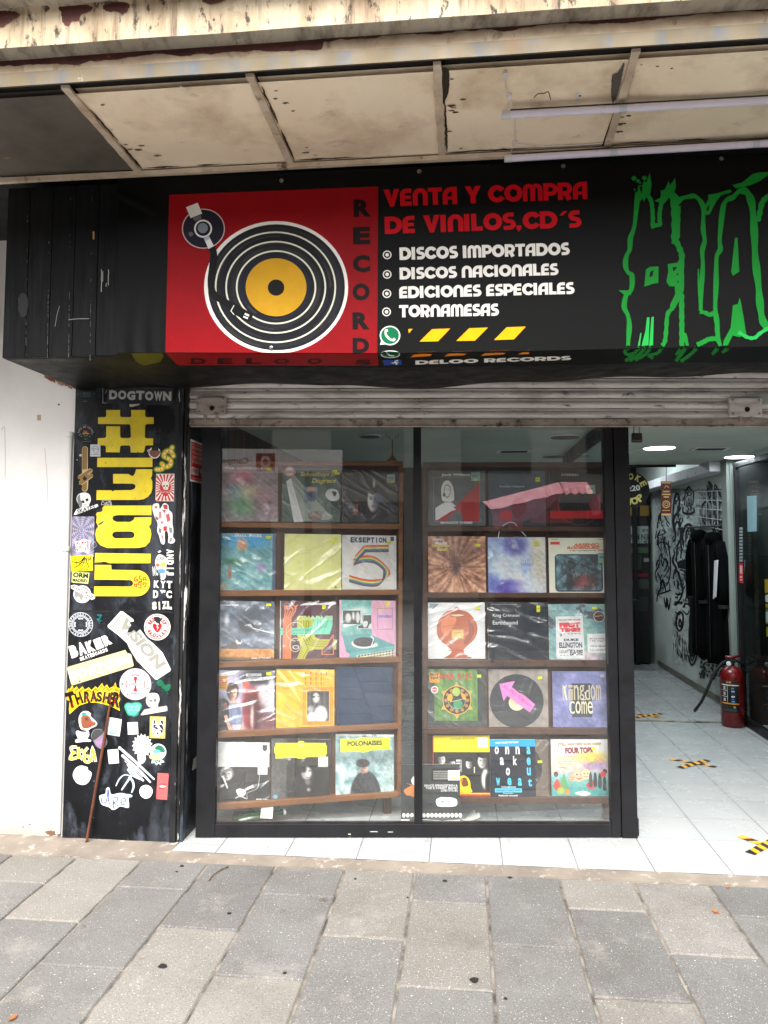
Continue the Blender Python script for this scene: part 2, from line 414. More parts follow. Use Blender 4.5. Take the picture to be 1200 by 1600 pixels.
def bautext(A, t, p0, p1, h, col):
    tot = sum(BAU[c][0] for c in t) - .05
    dx, dy = (p1[0]-p0[0])/tot, (p1[1]-p0[1])/tot; l = math.hypot(dx, dy); ux, uy = dy/l*h, -dx/l*h
    x = 0; hm = A.h
    for ch in t:
        ad, ops = BAU[ch]; A.h = hm
        for typ, pts, w in ops:
            # strokes are outlined in glyph space, then set on the line
            T = Art(lambda a, b, c: Vector((a, b, 0)))
            if typ == 'p': A.poly([(p0[0]+dx*(x+a)+ux*b, p0[1]+dy*(x+a)+uy*b) for a, b in pts], col)
            else:
                T.stroke(pts, w, col, closed=(typ == 'c'))
                A.tri([(p0[0]+dx*(x+v.x)+ux*v.y, p0[1]+dy*(x+v.x)+uy*v.y) for v in T.g.v], T.g.f, col)
        x += ad
    A.h = hm + 8 * A.STEP
# ------------------------------------------------------------------ materials of the place
M = {}
M['black_paint'] = pmat('black_paint', (11,12,14), (27,29,33), 3, .35, .7, .45, bump=.25, bscale=25, spec=.22,
    layers=[((84,88,97), 4, .5, .78, (1,1,.4)), ((74,80,92), 12, .55, .75, (1,1,.6)), ((160,163,168), 34, .69, .74, (1,1,.7))])
M['peel_paint'] = pmat('peel_paint', (20,20,21), (44,44,46), 4, .35, .7, .42, bump=.4, bscale=18, spec=.25,
    layers=[((98,118,132), 3.5, .56, .7, (1,1,.3)), ((205,202,196), 9, .60, .625, (3,3,.3))])
M['board_black'] = pmat('board_black', (9,9,10), (20,21,23), 5, .3, .7, .6, bump=.3, bscale=30, spec=.12, stretch=(6,6,.6),
    layers=[((105,108,110), 34, .74, .77, (3,3,.2))])
M['vinyl_black'] = pmat('vinyl_black', (10,11,11), (18,18,18), 4, .3, .7, .5, bump=.2, bscale=9, spec=.15)
M['white_wall'] = pmat('white_wall', (226,224,220), (206,203,198), 1.6, .35, .7, .8, bump=.2, bscale=22, bd=.006,
    layers=[((170,165,158), 1.3, .58, .85, (1,1,.4)), ((150,140,128), 26, .74, .78, (1,1,1))])
M['brick_raw'] = pmat('brick_raw', (120,62,44), (170,150,130), 14, .4, .6, .9, bump=.5)
M['concrete_strip'] = pmat('concrete_strip', (132,122,110), (108,100,91), 5, .35, .65, .9, bump=.5, bscale=60,
    layers=[((176,170,162), 18, .58, .70, (1,1,1)), ((78,70,63), 14, .64, .76, (1,1,1))])
M['fascia'] = pmat('fascia', (206,193,166), (174,153,121), 3, .3, .7, .75, bump=.35, bscale=35, layers=[
    ((122,96,67), 2.6, .44, .72, (3,3,.6)), ((86,64,47), 7, .53, .72, (4,4,.3)), ((64,52,44), 34, .56, .64, (1,1,.45)), ((58,46,38), 5, .62, .74, (1.2,1.2,.8))])
M['fascia_grey'] = pmat('fascia_grey', (196,188,172), (160,152,138), 4, .3, .7, .85, bump=.4, bscale=30, layers=[
    ((84,76,66), 6, .46, .72, (3,1.2,1)), ((196,190,178), 9, .62, .72, (2,1,1))])
M['rust'] = pmat('rust', (78,36,28), (52,24,20), 9, .3, .7, .9, bump=.5, bscale=50, layers=[((120,70,45), 20, .62, .7, (1,1,1))])
M['flake'] = pmat('flake', (150,136,114), (122,102,78), 14, .3, .7, .8, layers=[((90,62,44), 9, .58, .7, (2,2,1))])
M['yellow_strip'] = pmat('yellow_strip', (104,88,56), (88,78,56), 4, .3, .7, .6, bump=.1, layers=[
    ((74,78,82), 5, .48, .66, (2.5,2.5,.4)), ((108,78,38), 4, .56, .75, (2,2,1)), ((170,166,156), 3.3, .66, .72, (2,2,1)), ((90,80,66), 12, .64, .74, (2,2,.6))])
M['soffit'] = pmat('soffit', (255,241,216), (246,227,200), 2, .3, .7, .75, bump=.06, layers=[
    ((186,160,128), 2.6, .48, .8, (1,1,1)), ((150,124,98), 5, .60, .8, (1,1.6,1)), ((70,58,48), 22, .74, .79, (1,1.4,1))])
M['soffit_dirty'] = pmat('soffit_dirty', (104,98,88), (70,65,58), 3, .3, .7, .85, bump=.2, layers=[((96,88,78), 5, .56, .8, (1,1,1))])
M['batten'] = pmat('batten', (216,202,182), (168,146,120), 7, .35, .7, .8, bump=.3, layers=[((92,62,42), 12, .6, .72, (1,1,1))])
M['dark'] = pmat('dark', (12,11,11), (20,19,18), 5, rough=.8, bump=.1)
M['shutter'] = pmat('shutter', (232,227,222), (208,202,197), 5, .3, .7, .62, spec=.25, bump=.2, bscale=50, stretch=(.5,2,2), layers=[
    ((120,108,100), 5, .5, .74, (.5,2,3)), ((46,40,36), 22, .60, .72, (.6,1,1.5)), ((70,60,54), 9, .62, .72, (.4,1,2))])
M['shutter_dirty'] = pmat('shutter_dirty', (190,178,168), (140,128,116), 8, .3, .7, .6, bump=.4, bscale=60, layers=[
    ((38,32,28), 18, .54, .68, (1,1,1)), ((92,62,40), 13, .64, .72, (1,1,1))])
M['frame'] = pmat('frame', (20,20,22), (26,26,29), 6, rough=.45, bump=.05, spec=.25, layers=[((150,150,150), 60, .78, .8, (1,1,1))])
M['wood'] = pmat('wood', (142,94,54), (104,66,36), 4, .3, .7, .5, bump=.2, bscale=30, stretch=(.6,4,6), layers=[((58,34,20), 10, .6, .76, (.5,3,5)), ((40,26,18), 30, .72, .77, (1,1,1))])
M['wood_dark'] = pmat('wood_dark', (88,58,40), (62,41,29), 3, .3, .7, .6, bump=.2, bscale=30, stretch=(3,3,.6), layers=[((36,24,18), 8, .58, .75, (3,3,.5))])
M['tile_wall'] = pmat('plaster_inside', (205,214,208), (188,198,192), 2, rough=.6, bump=.05)
M['column'] = pmat('column_paint', (132,142,135), (118,128,121), 2, rough=.6, bump=.05)
M['ceiling'] = pmat('ceiling_paint', (176,186,176), (162,172,163), 1.5, rough=.8, bump=.03)
M['metal'] = pmat('bare_metal', (150,148,145), (110,108,106), 10, rough=.35, metal=1, bump=.1)
M['metal_dark'] = pmat('dark_metal', (40,38,36), (64,60,57), 12, rough=.45, metal=.6, bump=.2)
M['white_plastic'] = pmat('white_plastic', (220,220,222), (206,206,210), 8, rough=.35, bump=.02)
M['tube'] = pmat('tube_plastic', (226,222,238), (214,210,230), 3, rough=.3, bump=0)
M['rebar'] = pmat('rebar_rust', (104,58,34), (72,38,24), 16, .35, .65, .85, bump=.5, bscale=120)
M['glass'] = clear_mat('window_glass', .18, (.95,.965,.96), 0.0, film=.03)
M['glass_case'] = clear_mat('case_glass', .02, (.82,.90,.88), 0.0)
M['sleeve'] = wrap_mat('sleeve_plastic')
M['print'] = print_mat('printed_card', .5)
M['sticker'] = print_mat('sticker_vinyl', .45, .2, .25, .15, 90, .55)
M['banner'] = print_mat('banner_vinyl', .48, .14, .09, .12, 14)
M['mural'] = print_mat('mural_paint', .7, .2)
M['mark'] = print_mat('floor_mark', .7, .25, .3, .2, 40, .3)
def emat(name, col, s):
    t = NT(name); e = t.n('ShaderNodeEmission', Color=(*lin(col), 1), Strength=s); t.t.links.new(e.outputs[0], t.out.inputs[0]); return t.m
M['lamp'] = emat('lit_diffuser', (236,246,255), 3.2)

# tile floor: square white tiles with thin grey joints, laid along the street front
def tile_mat():
    t = NT('floor_tiles'); co = t.coords((1,1,1), R(5.9))
    s = t.n('ShaderNodeSeparateXYZ', Vector=co)
    def line(o, off, size, w):
        f = t.math('FRACT', t.math('ADD', t.math('DIVIDE', o, size), off)); d = t.math('ABSOLUTE', t.math('SUBTRACT', f, .5))
        return t.math('GREATER_THAN', d, .5 - w / size / 2)
    ln = t.math('MAXIMUM', t.math('MULTIPLY', line(s.outputs[0], .0, .332, .0045), .95), t.math('MULTIPLY', line(s.outputs[1], .0, .302, .004), .5))
    c = t.mix(t.step(t.noise(1.3), .3, .7), lin((172,174,174)), lin((158,161,161)))
    c = t.mix(t.step(t.noise(7, (1,1,1), 8), .58, .8), c, lin((154,158,157)))
    c = t.mix(t.math('MULTIPLY', t.step(t.noise(16, (1,.35,1), 7, .7), .6, .72), .45), c, lin((112,112,108)))
    c = t.mix(t.math('MULTIPLY', t.step(t.noise(60, (1,1,1), 3), .72, .76), .6), c, lin((90,88,84)))
    c = t.mix(ln, c, lin((84,88,90)))
    return t.done(c, t.step(t.noise(5), .3, .7, .16, .34), 0, t.bump(ln, -.3, .002))
M['tiles'] = tile_mat()

def slab_mat():
    t = NT('paving_slabs'); a = t.n('ShaderNodeAttribute', attribute_name='Col').outputs['Color']
    c = t.mix(t.step(t.noise(2.2, (1,1,1), 7, .65), .3, .72), a, t.mix(1.0, a, (.74,.72,.69), 'MULTIPLY'))
    c = t.mix(t.step(t.noise(150, (1,1,1), 3), .5, .72), c, t.mix(1.0, c, (.55,.54,.53), 'MULTIPLY'))
    c = t.mix(t.step(t.noise(190, (1,1,1), 2), .64, .72), c, lin((196,190,182)))
    vo = t.n('ShaderNodeTexVoronoi', Scale=62, Randomness=1.0, Vector=t.coords((1,.8,1), .5)); vo.feature = 'F1'
    fleck = t.math('LESS_THAN', t.math('ADD', vo.outputs['Distance'], t.math('MULTIPLY', t.noise(75, (1,1,1), 4, .7), .9)), t.math('ADD', .36, t.math('MULTIPLY', t.noise(2.6, (1,1,1), 5), .22)))
    c = t.mix(t.math('MULTIPLY', fleck, .75), c, lin((214,209,201)))
    c = t.mix(t.math('MULTIPLY', t.step(t.noise(5.5, (1,1,1), 8, .7), .55, .8), .5), c, t.mix(1.0, c, (.62,.60,.57), 'MULTIPLY'))
    c = t.mix(t.step(t.noise(11, (1,1,1), 6), .68, .76), c, lin((78,72,68)))
    c = t.mix(t.math('MULTIPLY', t.step(t.noise(1.7, (1,1,1), 9, .72), .5, .72), .55), c, t.mix(1.0, c, (.6,.58,.55), 'MULTIPLY'))
    c = t.mix(t.math('MULTIPLY', t.step(t.noise(2.9, (1,1,1), 9, .75), .56, .74), .4), c, lin((176,168,157)))
    return t.done(c, .85, 0, t.bump(t.noise(130, (1,1,1), 5, .7), .35, .004))
M['slabs'] = slab_mat()
M['mortar'] = pmat('mortar', (138,130,119), (62,57,52), 9, .35, .65, .95, bump=.5, bscale=90)
M['asphalt'] = pmat('asphalt', (142,140,136), (126,124,121), 6, rough=.9, bump=.4, bscale=120)

# ------------------------------------------------------------------ ground
g = G(); beds = G()
beige, grey, dgrey, brown = (127,124,119), (115,114,112), (105,104,103), (120,117,113)
PAT = {0:(grey,grey,grey), -1:(grey,beige,grey), 1:(dgrey,beige,dgrey)}
tones = {  # column index -> slab tones from the shop outwards, as seen
    -2:(beige,grey,grey), -1:(beige,grey,grey), 0:(grey,grey,grey), 1:(dgrey,beige,beige), 2:(dgrey,dgrey,beige), 3:(beige,grey,grey),
    4:(dgrey,beige,grey), 5:(dgrey,grey,grey), 6:(beige,dgrey,brown), 7:(brown,dgrey,grey), 8:(dgrey,grey,grey)}
rs = random.Random(3)
for k in range(-10, 18):
    u0 = -1.475 + .3125 * k; u1 = u0 + .3125
    cuts = [3.51] + ([3.235 - .605*i for i in range(11)] if k % 2 == 0 else [2.928 - .605*i for i in range(10)])
    for i in range(len(cuts) - 1):
        v1, v0 = cuts[i], cuts[i+1]
        tl = tones.get(k); c = tl[i] if tl and i < 3 else rs.choice([beige, grey, dgrey, grey])
        j = rs.uniform(.95, 1.06); c = tuple(min(255, x * j) for x in c)
        gp = .0045 + rs.uniform(0,.001); b = .005; dz = rs.uniform(-.0015, .0015)
        lo = [W(u0+gp,v0+gp,-.02), W(u1-gp,v0+gp,-.02), W(u1-gp,v1-gp,-.02), W(u0+gp,v1-gp,-.02)]
        mi = [p + Z*(.016+dz) for p in lo]
        hi = [W(u0+gp+b,v0+gp+b,dz), W(u1-gp-b,v0+gp+b,dz), W(u1-gp-b,v1-gp-b,dz), W(u0+gp+b,v1-gp-b,dz)]
        cc = lin(c); n = [(q, (q+1) % 4, 4+(q+1) % 4, 4+q) for q in range(4)] + [(4+q, 4+(q+1) % 4, 8+(q+1) % 4, 8+q) for q in range(4)] + [(8,9,10,11)]
        g.add(lo + mi + hi, n, cc)
sidewalk = tag(g.build('sidewalk', M['slabs']), kind='structure', label='paving slabs in grey and beige rows running out from the shop front')
beds.add([W(-6,-2.9,-.006), W(6,-2.9,-.006), W(6,3.56,-.006), W(-6,3.56,-.006)], [(0,1,2,3)])
tag(beds.build('sidewalk_joints', M['mortar'], normals=False), kind='structure', label='pale mortar bed showing in the joints of the paving')
g = G(); g.fbox(-60, 60, -12, -2.9, -.5, -.13); tag(g.build('road', M['asphalt']), kind='structure', label='grey asphalt road along the street')
g = G(); g.fbox(-60, 60, -3.05, -2.9, -.4, -.01); tag(g.build('kerb', M['concrete_strip'], bevel=.02), kind='structure', label='concrete kerb along the road')
g = G(); g.fbox(-60, 60, -15, -12, -.4, .0); tag(g.build('far_pavement', M['concrete_strip'], bevel=.02), kind='structure', label='concrete pavement across the road')
g = G(); g.fbox(-80, 80, -60, -15, -.5, -.02); tag(g.build('ground', M['asphalt']), kind='structure', label='ground beyond the street')
# sloping concrete strip between the paving and the shop floor
g = G(); prof = [(3.505,-.03),(3.508,.002),(3.585,.007),(3.600,.0085),(3.74,.012)]
g.sweep(prof, -6, -1.375, 40, lambda uu, i: (.005*math.sin(uu*9+i)*(i in (1,2)), .002*math.sin(uu*14+i*2)))
g.sweep(prof[:4] + [(3.612,-.02)], -1.375, 6, 60, lambda uu, i: (.004*math.sin(uu*11+i)*(i in (1,2)), .0012*math.sin(uu*17+i*2)))
tag(g.build('threshold_strip', M['concrete_strip'], smooth='auto'), kind='structure', label='rough beige concrete strip along the shop front')

# shop floor
g = G(); O = W(1.16, 3.70, FZ)
g.add([p - Vector((0,0,0)) for p in (W(-1.375,3.604,FZ), W(4.2,3.604,FZ), W(4.2,11,FZ), W(-1.375,11,FZ))], [(0,1,2,3)])
fl = g.build('shop_floor', M['tiles'], normals=False); tag(fl, kind='structure', label='white square floor tiles of the shop')
# move the origin to a tile corner so the joints fall where they are
d = O - fl.location
for v in fl.data.vertices: v.co -= d
fl.location = O
g = G(); g.fbox(.88, 2.06, 6.53, 6.575, FZ+.0005, FZ+.004)
tag(g.build('floor_joint', pmat('joint_dirt', (60,56,50), (150,140,120), 12, bump=.3)), kind='structure', label='dark strip across the shop floor')

# small litter and stains on the paving
for (px, py, r) in [(254,1509,.0155),(741,1531,.0155),(284,1353,.010),(358,1427,.009),(695,1376,.010),(797,1371,.010),(276,1362,.006),(445,1520,.007),(637,1402,.005),(790,1560,.006),(555,1373,.006)]:
    P = hZ(px, py, .0025); pts = [(math.cos(t)*r*(1+.15*math.sin(3*t+px)), math.sin(t)*r*(1+.12*math.cos(2*t+py))) for t in [2*math.pi*i/18 for i in range(18)]]
    g = G(); vs = [P + Vector((x, y, 0)) for x, y in pts] + [P + Vector((x*.8, y*.8, .0016)) for x, y in pts]
    g.add(vs, [(i, (i+1) % 18, 18+(i+1) % 18, 18+i) for i in range(18)] + [tuple(range(18, 36))])
    big = r > .012
    tag(g.build('chewing_gum', M['dark']), ('flat black gum spot on the %s paving slab' % ('beige slab left of centre,' if px < 500 else 'beige slab below the window,')) if big else
        'small dark gum speck trodden into the paving', 'gum', 'gum spots on the paving')
lm = pmat('dry_leaf', (176,98,36), (120,60,22), 20, rough=.7)
for i, (px, py, a, lab) in enumerate([(1138,1387,.4,'small orange dry leaf on the concrete strip at the doorway'), (1118,1425,2.2,'brown dry leaf on the paving near the doorway'), (20,1592,1.2,'orange fruit scrap on the paving at the photo corner')]):
    P = hZ(px, py, .003); s = (.012,.016,.016)[i]; g = G(); c, sn = math.cos(a), math.sin(a)
    pts = [(-1,0,.2),(-.4,.5,.05),(.3,.45,.12),(1,.1,.5),(.4,-.4,.1),(-.4,-.45,.2)]
    lo = [P + Vector(((x*c-y*sn)*s, (x*sn+y*c)*s, z*s)) for x, y, z in pts]
    g.add(lo + [p + Z*.0012 for p in lo], [tuple(range(6)), tuple(range(11,5,-1))] + [(k,(k+1)%6,6+(k+1)%6,6+k) for k in range(6)])
    tag(g.build('dry_leaf', lm), lab, 'leaf')
tw = G(); tw.tube([hZ(326,1376,.006), hZ(333,1367,.009), hZ(345,1359,.008), hZ(357,1354,.006)], .0022, 6)
tag(tw.build('twig', M['rebar'], smooth=True), 'thin curved brown twig on the paving under the pillar', 'twig')

# ------------------------------------------------------------------ left wall, pillar
g = G(); g.fbox(-6, -1.972, 3.715, 4.1, 0, 3.6); wall = g.build('wall', M['white_wall']); tag(wall, 'whitewashed wall left of the black stickered pillar', 'wall')
g = G()
rr = random.Random(5)
for k in range(9):  # broken plaster edge under the sign box
    a = (k/9, (k+1)/9); p = [(70 + 48*t, 583 + 21*t) for t in a]
    q = [hF(p[0][0], p[0][1]+3+rr.random()*6, 3.713), hF(p[1][0], p[1][1]+3+rr.random()*6, 3.713), hF(p[1][0], p[1][1]-6, 3.713), hF(p[0][0], p[0][1]-6, 3.713)]
    g.prism(q, N * -.006)
BASE[wall.name] = wall.location.copy()
g.build('plaster_break', M['brick_raw'], wall)
A = Art(lambda x, y, h: hF(x, y, 3.7145 - h)); rr = random.Random(14)
pts = [(-20 + 6*k, 1298 - rr.uniform(0,9)*(rr.random() < .6) - 2) for k in range(20)]
A.poly(pts + [(96,1309),(-20,1309)], (176,168,156))
for k in range(16):
    x, y = rr.uniform(0, 92), 1300 - 60*rr.random()**2.5; r = rr.uniform(.6, 2.2); A.poly(rag([(x-r,y),(x,y-r),(x+r,y),(x,y+r*1.4)], .3, k), rr.choice([(150,138,122),(120,108,96),(168,160,150)]))
A.poly(rag([(70,1300),(82,1298),(90,1303),(80,1306)], .8, 3), (110,84,66)); A.poly([(58,648),(64,648),(64,657),(58,657)], (176,160,126)); A.disc(92,632,1.6,(60,54,50),10)
for p in ([(2,672),(7,668),(8,700),(8,745)], [(30,900),(34,960),(31,1010),(36,1060)], [(70,700),(74,760),(72,830)]): A.stroke(curve(p,5), .8, (176,172,166))
A.build('grime', M['mural'], wall)
pipe = thing('conduit_pipe', 'white painted conduit pipe running up the whitewashed wall', 'pipe', W(-1.985, 3.70, 0))
zz = [0.03, .5, 1.0, 1.4, 2.0]
g = G(); g.tube([W(-1.99, 3.703, z) for z in zz], .0125, 12); g.build('pipe_run', M['white_wall'], pipe, smooth='auto')
for zc in (2.0, 1.42):
    g = G(); g.tube([W(-1.99,3.703,zc-.012), W(-1.99,3.703,zc+.012)], .017, 12); g.fbox(-2.02,-1.985,3.70,3.714,zc-.008,zc+.008); g.build('clamp', M['white_wall'], pipe, bevel=.002)

pil = thing('pillar', 'black painted pillar covered in stickers beside the shop window', 'pillar', W(-1.7, 3.7, 0))
g = G(); g.fbox(-1.968, -1.424, 3.70, 4.1, .0, 1.108); g.fbox(-1.968, -1.424, 3.702, 4.1, 1.112, 2.6); g.fbox(-1.966,-1.426,3.72,4.09,1.1,1.12); g.build('panel', M['black_paint'], pil, bevel=.003)
g = G(); g.fbox(-1.422, -1.392, 3.692, 3.76, .0, 2.5); g.fbox(-1.39, -1.377, 3.70, 3.76, 0, 2.5); g.build('corner_trim', M['peel_paint'], pil, bevel=.003)
g = G(); g.fbox(-1.42, -1.366, 3.762, 4.35, .0, 2.5); g.build('return_face', M['black_paint'], pil, bevel=.003)
g = G(); fx = hF(272, 955, 3.7); g.fbox(-1.965, -1.43, 3.6985, 3.7005, 1.106, 1.114); g.build('seam', M['dark'], pil)
rod = G(); a = hZ(142, 1313, .002); a = W(uv(a)[0], 3.66, .012); b = hF(172, 1101, 3.692); pth = [a + (b-a)*t/90 for t in range(91)]
rod.tube(pth, [.0062 if i % 2 else .0073 for i in range(91)], 8)
tag(rod.build('steel_rod', M['rebar'], smooth=True), 'rusty ribbed steel rod leaning against the stickered pillar', 'rod')

# ------------------------------------------------------------------ canopy above the pavement
can = thing('canopy', 'stained concrete canopy with peeling paint above the sign', 'canopy', W(0, 2.7, 3.0))
def jf(a, s): return lambda uu, i: (a*math.sin(uu*s+i), a*.6*math.cos(uu*s*1.7+i))
g = G(); prof = [(2.331,3.112),(2.331,3.24),(2.325,3.25),(2.27,3.252),(2.26,3.262),(2.26,3.7),(2.6,3.7)]
g.sweep(prof, -4, 5, 90, jf(.0012, 7)); g.build('fascia', M['fascia'], can, smooth='auto')
g = G(); g.sweep([(2.41,3.105),(2.34,3.111),(2.331,3.1125)], -4, 5, 60, jf(.001, 9)); g.sweep([(2.268,3.2495),(2.33,3.247)], -4, 5, 20); g.build('drip_edge', M['fascia_grey'], can)
g = G(); g.sweep([(2.388,3.04),(2.388,3.12)], -4, 5, 40, jf(.0015, 8)); g.build('rust_band', M['rust'], can)
g = G(); rr = random.Random(11)
n = 800; us_ = [-2.2 + 4.4*k/n for k in range(n+1)]
def lip(u):
    q = lambda f, s: float(fbm(np.array(u*f+90), np.array(.3), s, 3)) - .5
    return max(.001, (.034 if u > -.45 else .012) + .07*q(1.9, 7) + .022*q(13, 3) + .01*q(40, 5))
g.add([W(u, 2.3845, 3.056) for u in us_] + [W(u, 2.3845, 3.058 + min(.044, lip(u))) for u in us_], [(k, k+1, n+2+k, n+1+k) for k in range(n)])
g.build('paint_flakes', M['flake'], can)
def blot(A, pts, n=5, j=.0):
    return curve(pts, n, True)
A = Art(lambda x, y, h: hF(x, y, 2.3285 - h))
for i, p in enumerate([[(92,6),(118,2),(143,10),(140,18),(128,22),(122,32),(112,33),(107,40),(99,36),(96,22)], [(163,9),(180,3),(201,6),(198,18),(190,21),(183,17),(170,18)], [(-6,19),(14,18),(28,24),(20,30),(8,38),(2,42),(-8,38)],
                       [(325,-3),(345,-6),(352,0),(338,4)]]):
    A.poly(rag(p, 1.1, i), (92,46,36)); A.poly(rag([(x*.96+4*.96, y*.8+3) for x, y in p], 1.2, i+9), (74,36,30))
A.build('paint_loss', M['mural'], can)
g = G(); g.sweep([(2.388,3.0085),(2.38,3.008),(2.38,3.056),(2.387,3.058)], -4, 5, 50, jf(.0006, 8)); g.build('edge_strip', M['yellow_strip'], can)
us = [-3.23,-2.60,-1.97,-1.345,-.695,-.073,.557,1.19,1.82,2.45]
for i in range(len(us)-1):
    a, b = us[i]+.008, us[i+1]-.004; n = 10; g = G(); sag = [0,0,0,0,.003,.003,.006,.012,.01,.01][i]
    vs = []; nv = 8
    for jv in range(nv+1):
        for k in range(n+1):
            t, s = k/n, jv/nv; vs.append(W(a+(b-a)*t, 2.452+.551*s, 3.012 - sag*math.sin(math.pi*t)*math.sin(math.pi*s)*(2 if i > 5 else 1)))
    g.add(vs, [(jv*(n+1)+k, jv*(n+1)+k+1, (jv+1)*(n+1)+k+1, (jv+1)*(n+1)+k) for jv in range(nv) for k in range(n)])
    g.add([p + Z*.02 for p in vs], [(jv*(n+1)+k, jv*(n+1)+k+1, (jv+1)*(n+1)+k+1, (jv+1)*(n+1)+k) for jv in range(nv) for k in range(n)])
    g.build('soffit_panel', M['soffit_dirty'] if i == 2 else M['soffit'], can, smooth=True)
rr = random.Random(2)
for i, uu in enumerate(us):
    g = G(); rt = uu + (.0 if i < 6 else .02)
    n = 12; l = [(uu-.016+(rt-uu)*k/n+rr.uniform(-.002,.002), 2.40+.61*k/n) for k in range(n+1)]
    r_ = [(uu+.012+(rt-uu)*k/n+rr.uniform(-.002,.002), 2.40+.61*k/n) for k in range(n+1)]
    g.prism([W(a, b, 3.001) for a, b in l] + [W(a, b, 3.001) for a, b in r_[::-1]], Z * .012)
    g.build('batten', M['batten'], can)
g = G(); g.sweep([(2.992,3.004),(2.992,2.985),(3.012,2.985),(3.012,3.004)], -4, 5, 40, jf(.0008, 13)); g.build('wall_batten', M['batten'], can)
g = G(); g.fbox(-4, 5, 2.40, 3.9, 3.036, 3.11); g.fbox(-6, 6, 2.8, 11.2, 3.111, 3.7); g.build('slab', M['dark'], can)
A = Art(lambda x, y, h: hZ(x, y, 3.0095 - h))   # holes and scuffs in the panels
A.poly(rag([(690,108),(700,108),(702,122),(701,142),(695,158),(692,162),(691,140)], .6, 3), (58,52,44))
A.poly(rag([(957,118),(965,113),(975,98),(972,120),(964,150),(957,160),(955,140)], .6, 4), (96,92,86))
A.stroke(curve([(832,156),(840,147),(850,146),(857,144),(861,160)], 6), 1.6, (88,74,58))
for (x, y, r) in [(1052,131,4),(1050,107,2),(1088,126,3),(1112,124,3),(1120,130,4),(1193,128,4),(905,150,2),(720,232,1.5)]:
    A.poly(rag([(x-r*1.6,y),(x,y-r*.6),(x+r*1.6,y-r*.2),(x,y+r*.5)], .5, int(x)), (70,60,50))
A.poly([(899,146),(904,144),(905,158),(900,160)], (236,232,226))
A.poly([(280,134),(283,134),(295,148),(290,147)], (238,228,216))
A.build('scuffs', M['mural'], can)

A = Art(lambda x, y, h: W(x, y, 3.0098 - h)); rr = random.Random(17)   # soot gathered along the seams of the panels
for uu in us[1:9]:
    for k in range(5):
        v0 = rr.uniform(2.46, 2.9); v1 = min(2.99, v0 + rr.uniform(.08, .3)); n = 8
        A.stroke([(uu + .017 + rr.uniform(-.001,.003), v0 + (v1-v0)*i/n) for i in range(n+1)], rr.uniform(.004,.011), rr.choice([(62,52,43),(84,70,56),(48,41,35)]), taper=lambda t: .3 + math.sin(math.pi*t))
    for k in range(4):
        x0 = uu + rr.uniform(.02, .3); n = 7; L = rr.uniform(.05, .22); A.stroke([(x0 + L*i/n, 2.984 + rr.uniform(-.003,.004)) for i in range(n+1)], rr.uniform(.003,.010), rr.choice([(70,58,47),(96,80,64),(54,46,39)]), taper=lambda t: .3 + math.sin(math.pi*t))
    for k in range(7):
        x0 = uu + .02 + abs(rr.gauss(0, .05)); y0 = rr.uniform(2.47, 2.97); r = rr.uniform(.004, .014); A.poly(rag([(x0-r,y0),(x0,y0-r*.5),(x0+r*1.4,y0),(x0,y0+r*.6)], r*.25, k), rr.choice([(120,98,76),(92,76,60),(140,116,92)]))
A.build('seam_grime', M['mural'], can)

# light tubes and their cable under the canopy
def light_tube(pa, pb, z, lab):
    a = hZ(*pa, z); b0 = hZ(*pb, z); d = (b0 - a).normalized(); b = a + d * 1.2
    t = thing('light_tube', lab, 'light tube', (a + b) / 2, 'light tubes under the canopy')
    G().tube([a + d*.03, b - d*.03], .0135, 16).build('diffuser', M['tube'], t, smooth='auto')
    G().tube([a + d*.03 + Z*.0108, b - d*.03 + Z*.0108], .009, 10).build('heat_sink', M['metal_dark'], t, smooth='auto')
    for p, q in ((a, a + d*.032), (b, b - d*.032)):
        G().tube([p, q], .0145, 16).build('end_cap', M['white_plastic'], t, smooth='auto', bevel=.002)
    for s in (.42, .95):
        c = a + d*s
        G().tube([c + Z*.03 + d*0, c + Z*.016], .003, 6).tube([c - d*.012, c + d*.012], .0153, 14).build('clip', M['glass_case'], t, smooth='auto')
    return a, d
a1, d1 = light_tube((784,180), (1200,157), 2.972, 'unlit white light tube nearer the canopy edge')
a2, d2 = light_tube((788,248), (1200,224), 2.972, 'unlit white light tube close above the black sign')
g = G(); zc = 3.004
path = [hZ(788,118,zc), hZ(790,135,zc), hZ(795,155,zc), hZ(799,165,zc-.01), a1 + d1*.02]
g.tube([path[0], path[1], path[2], path[3], path[4]], .0016, 6)
p2 = [a1 + d1*.05, hZ(804,200,zc), hZ(805,222,zc), hZ(797,240,zc-.01), a2 + d2*.02]; g.tube(p2, .0016, 6)
g.tube([hZ(806,224,zc), hZ(850,229,zc), hZ(900,227,zc), hZ(942,224,zc)], .0016, 6)
for px, py in ((789,115),(796,150),(804,223)):
    c = hZ(px, py, zc); g.wbox(c.x-.006, c.x+.006, c.y-.011, c.y+.011, c.z-.005, c.z+.004)
tag(g.build('light_cable', M['white_plastic'], smooth='auto'), 'thin white cable with clips feeding the light tubes', 'cable')

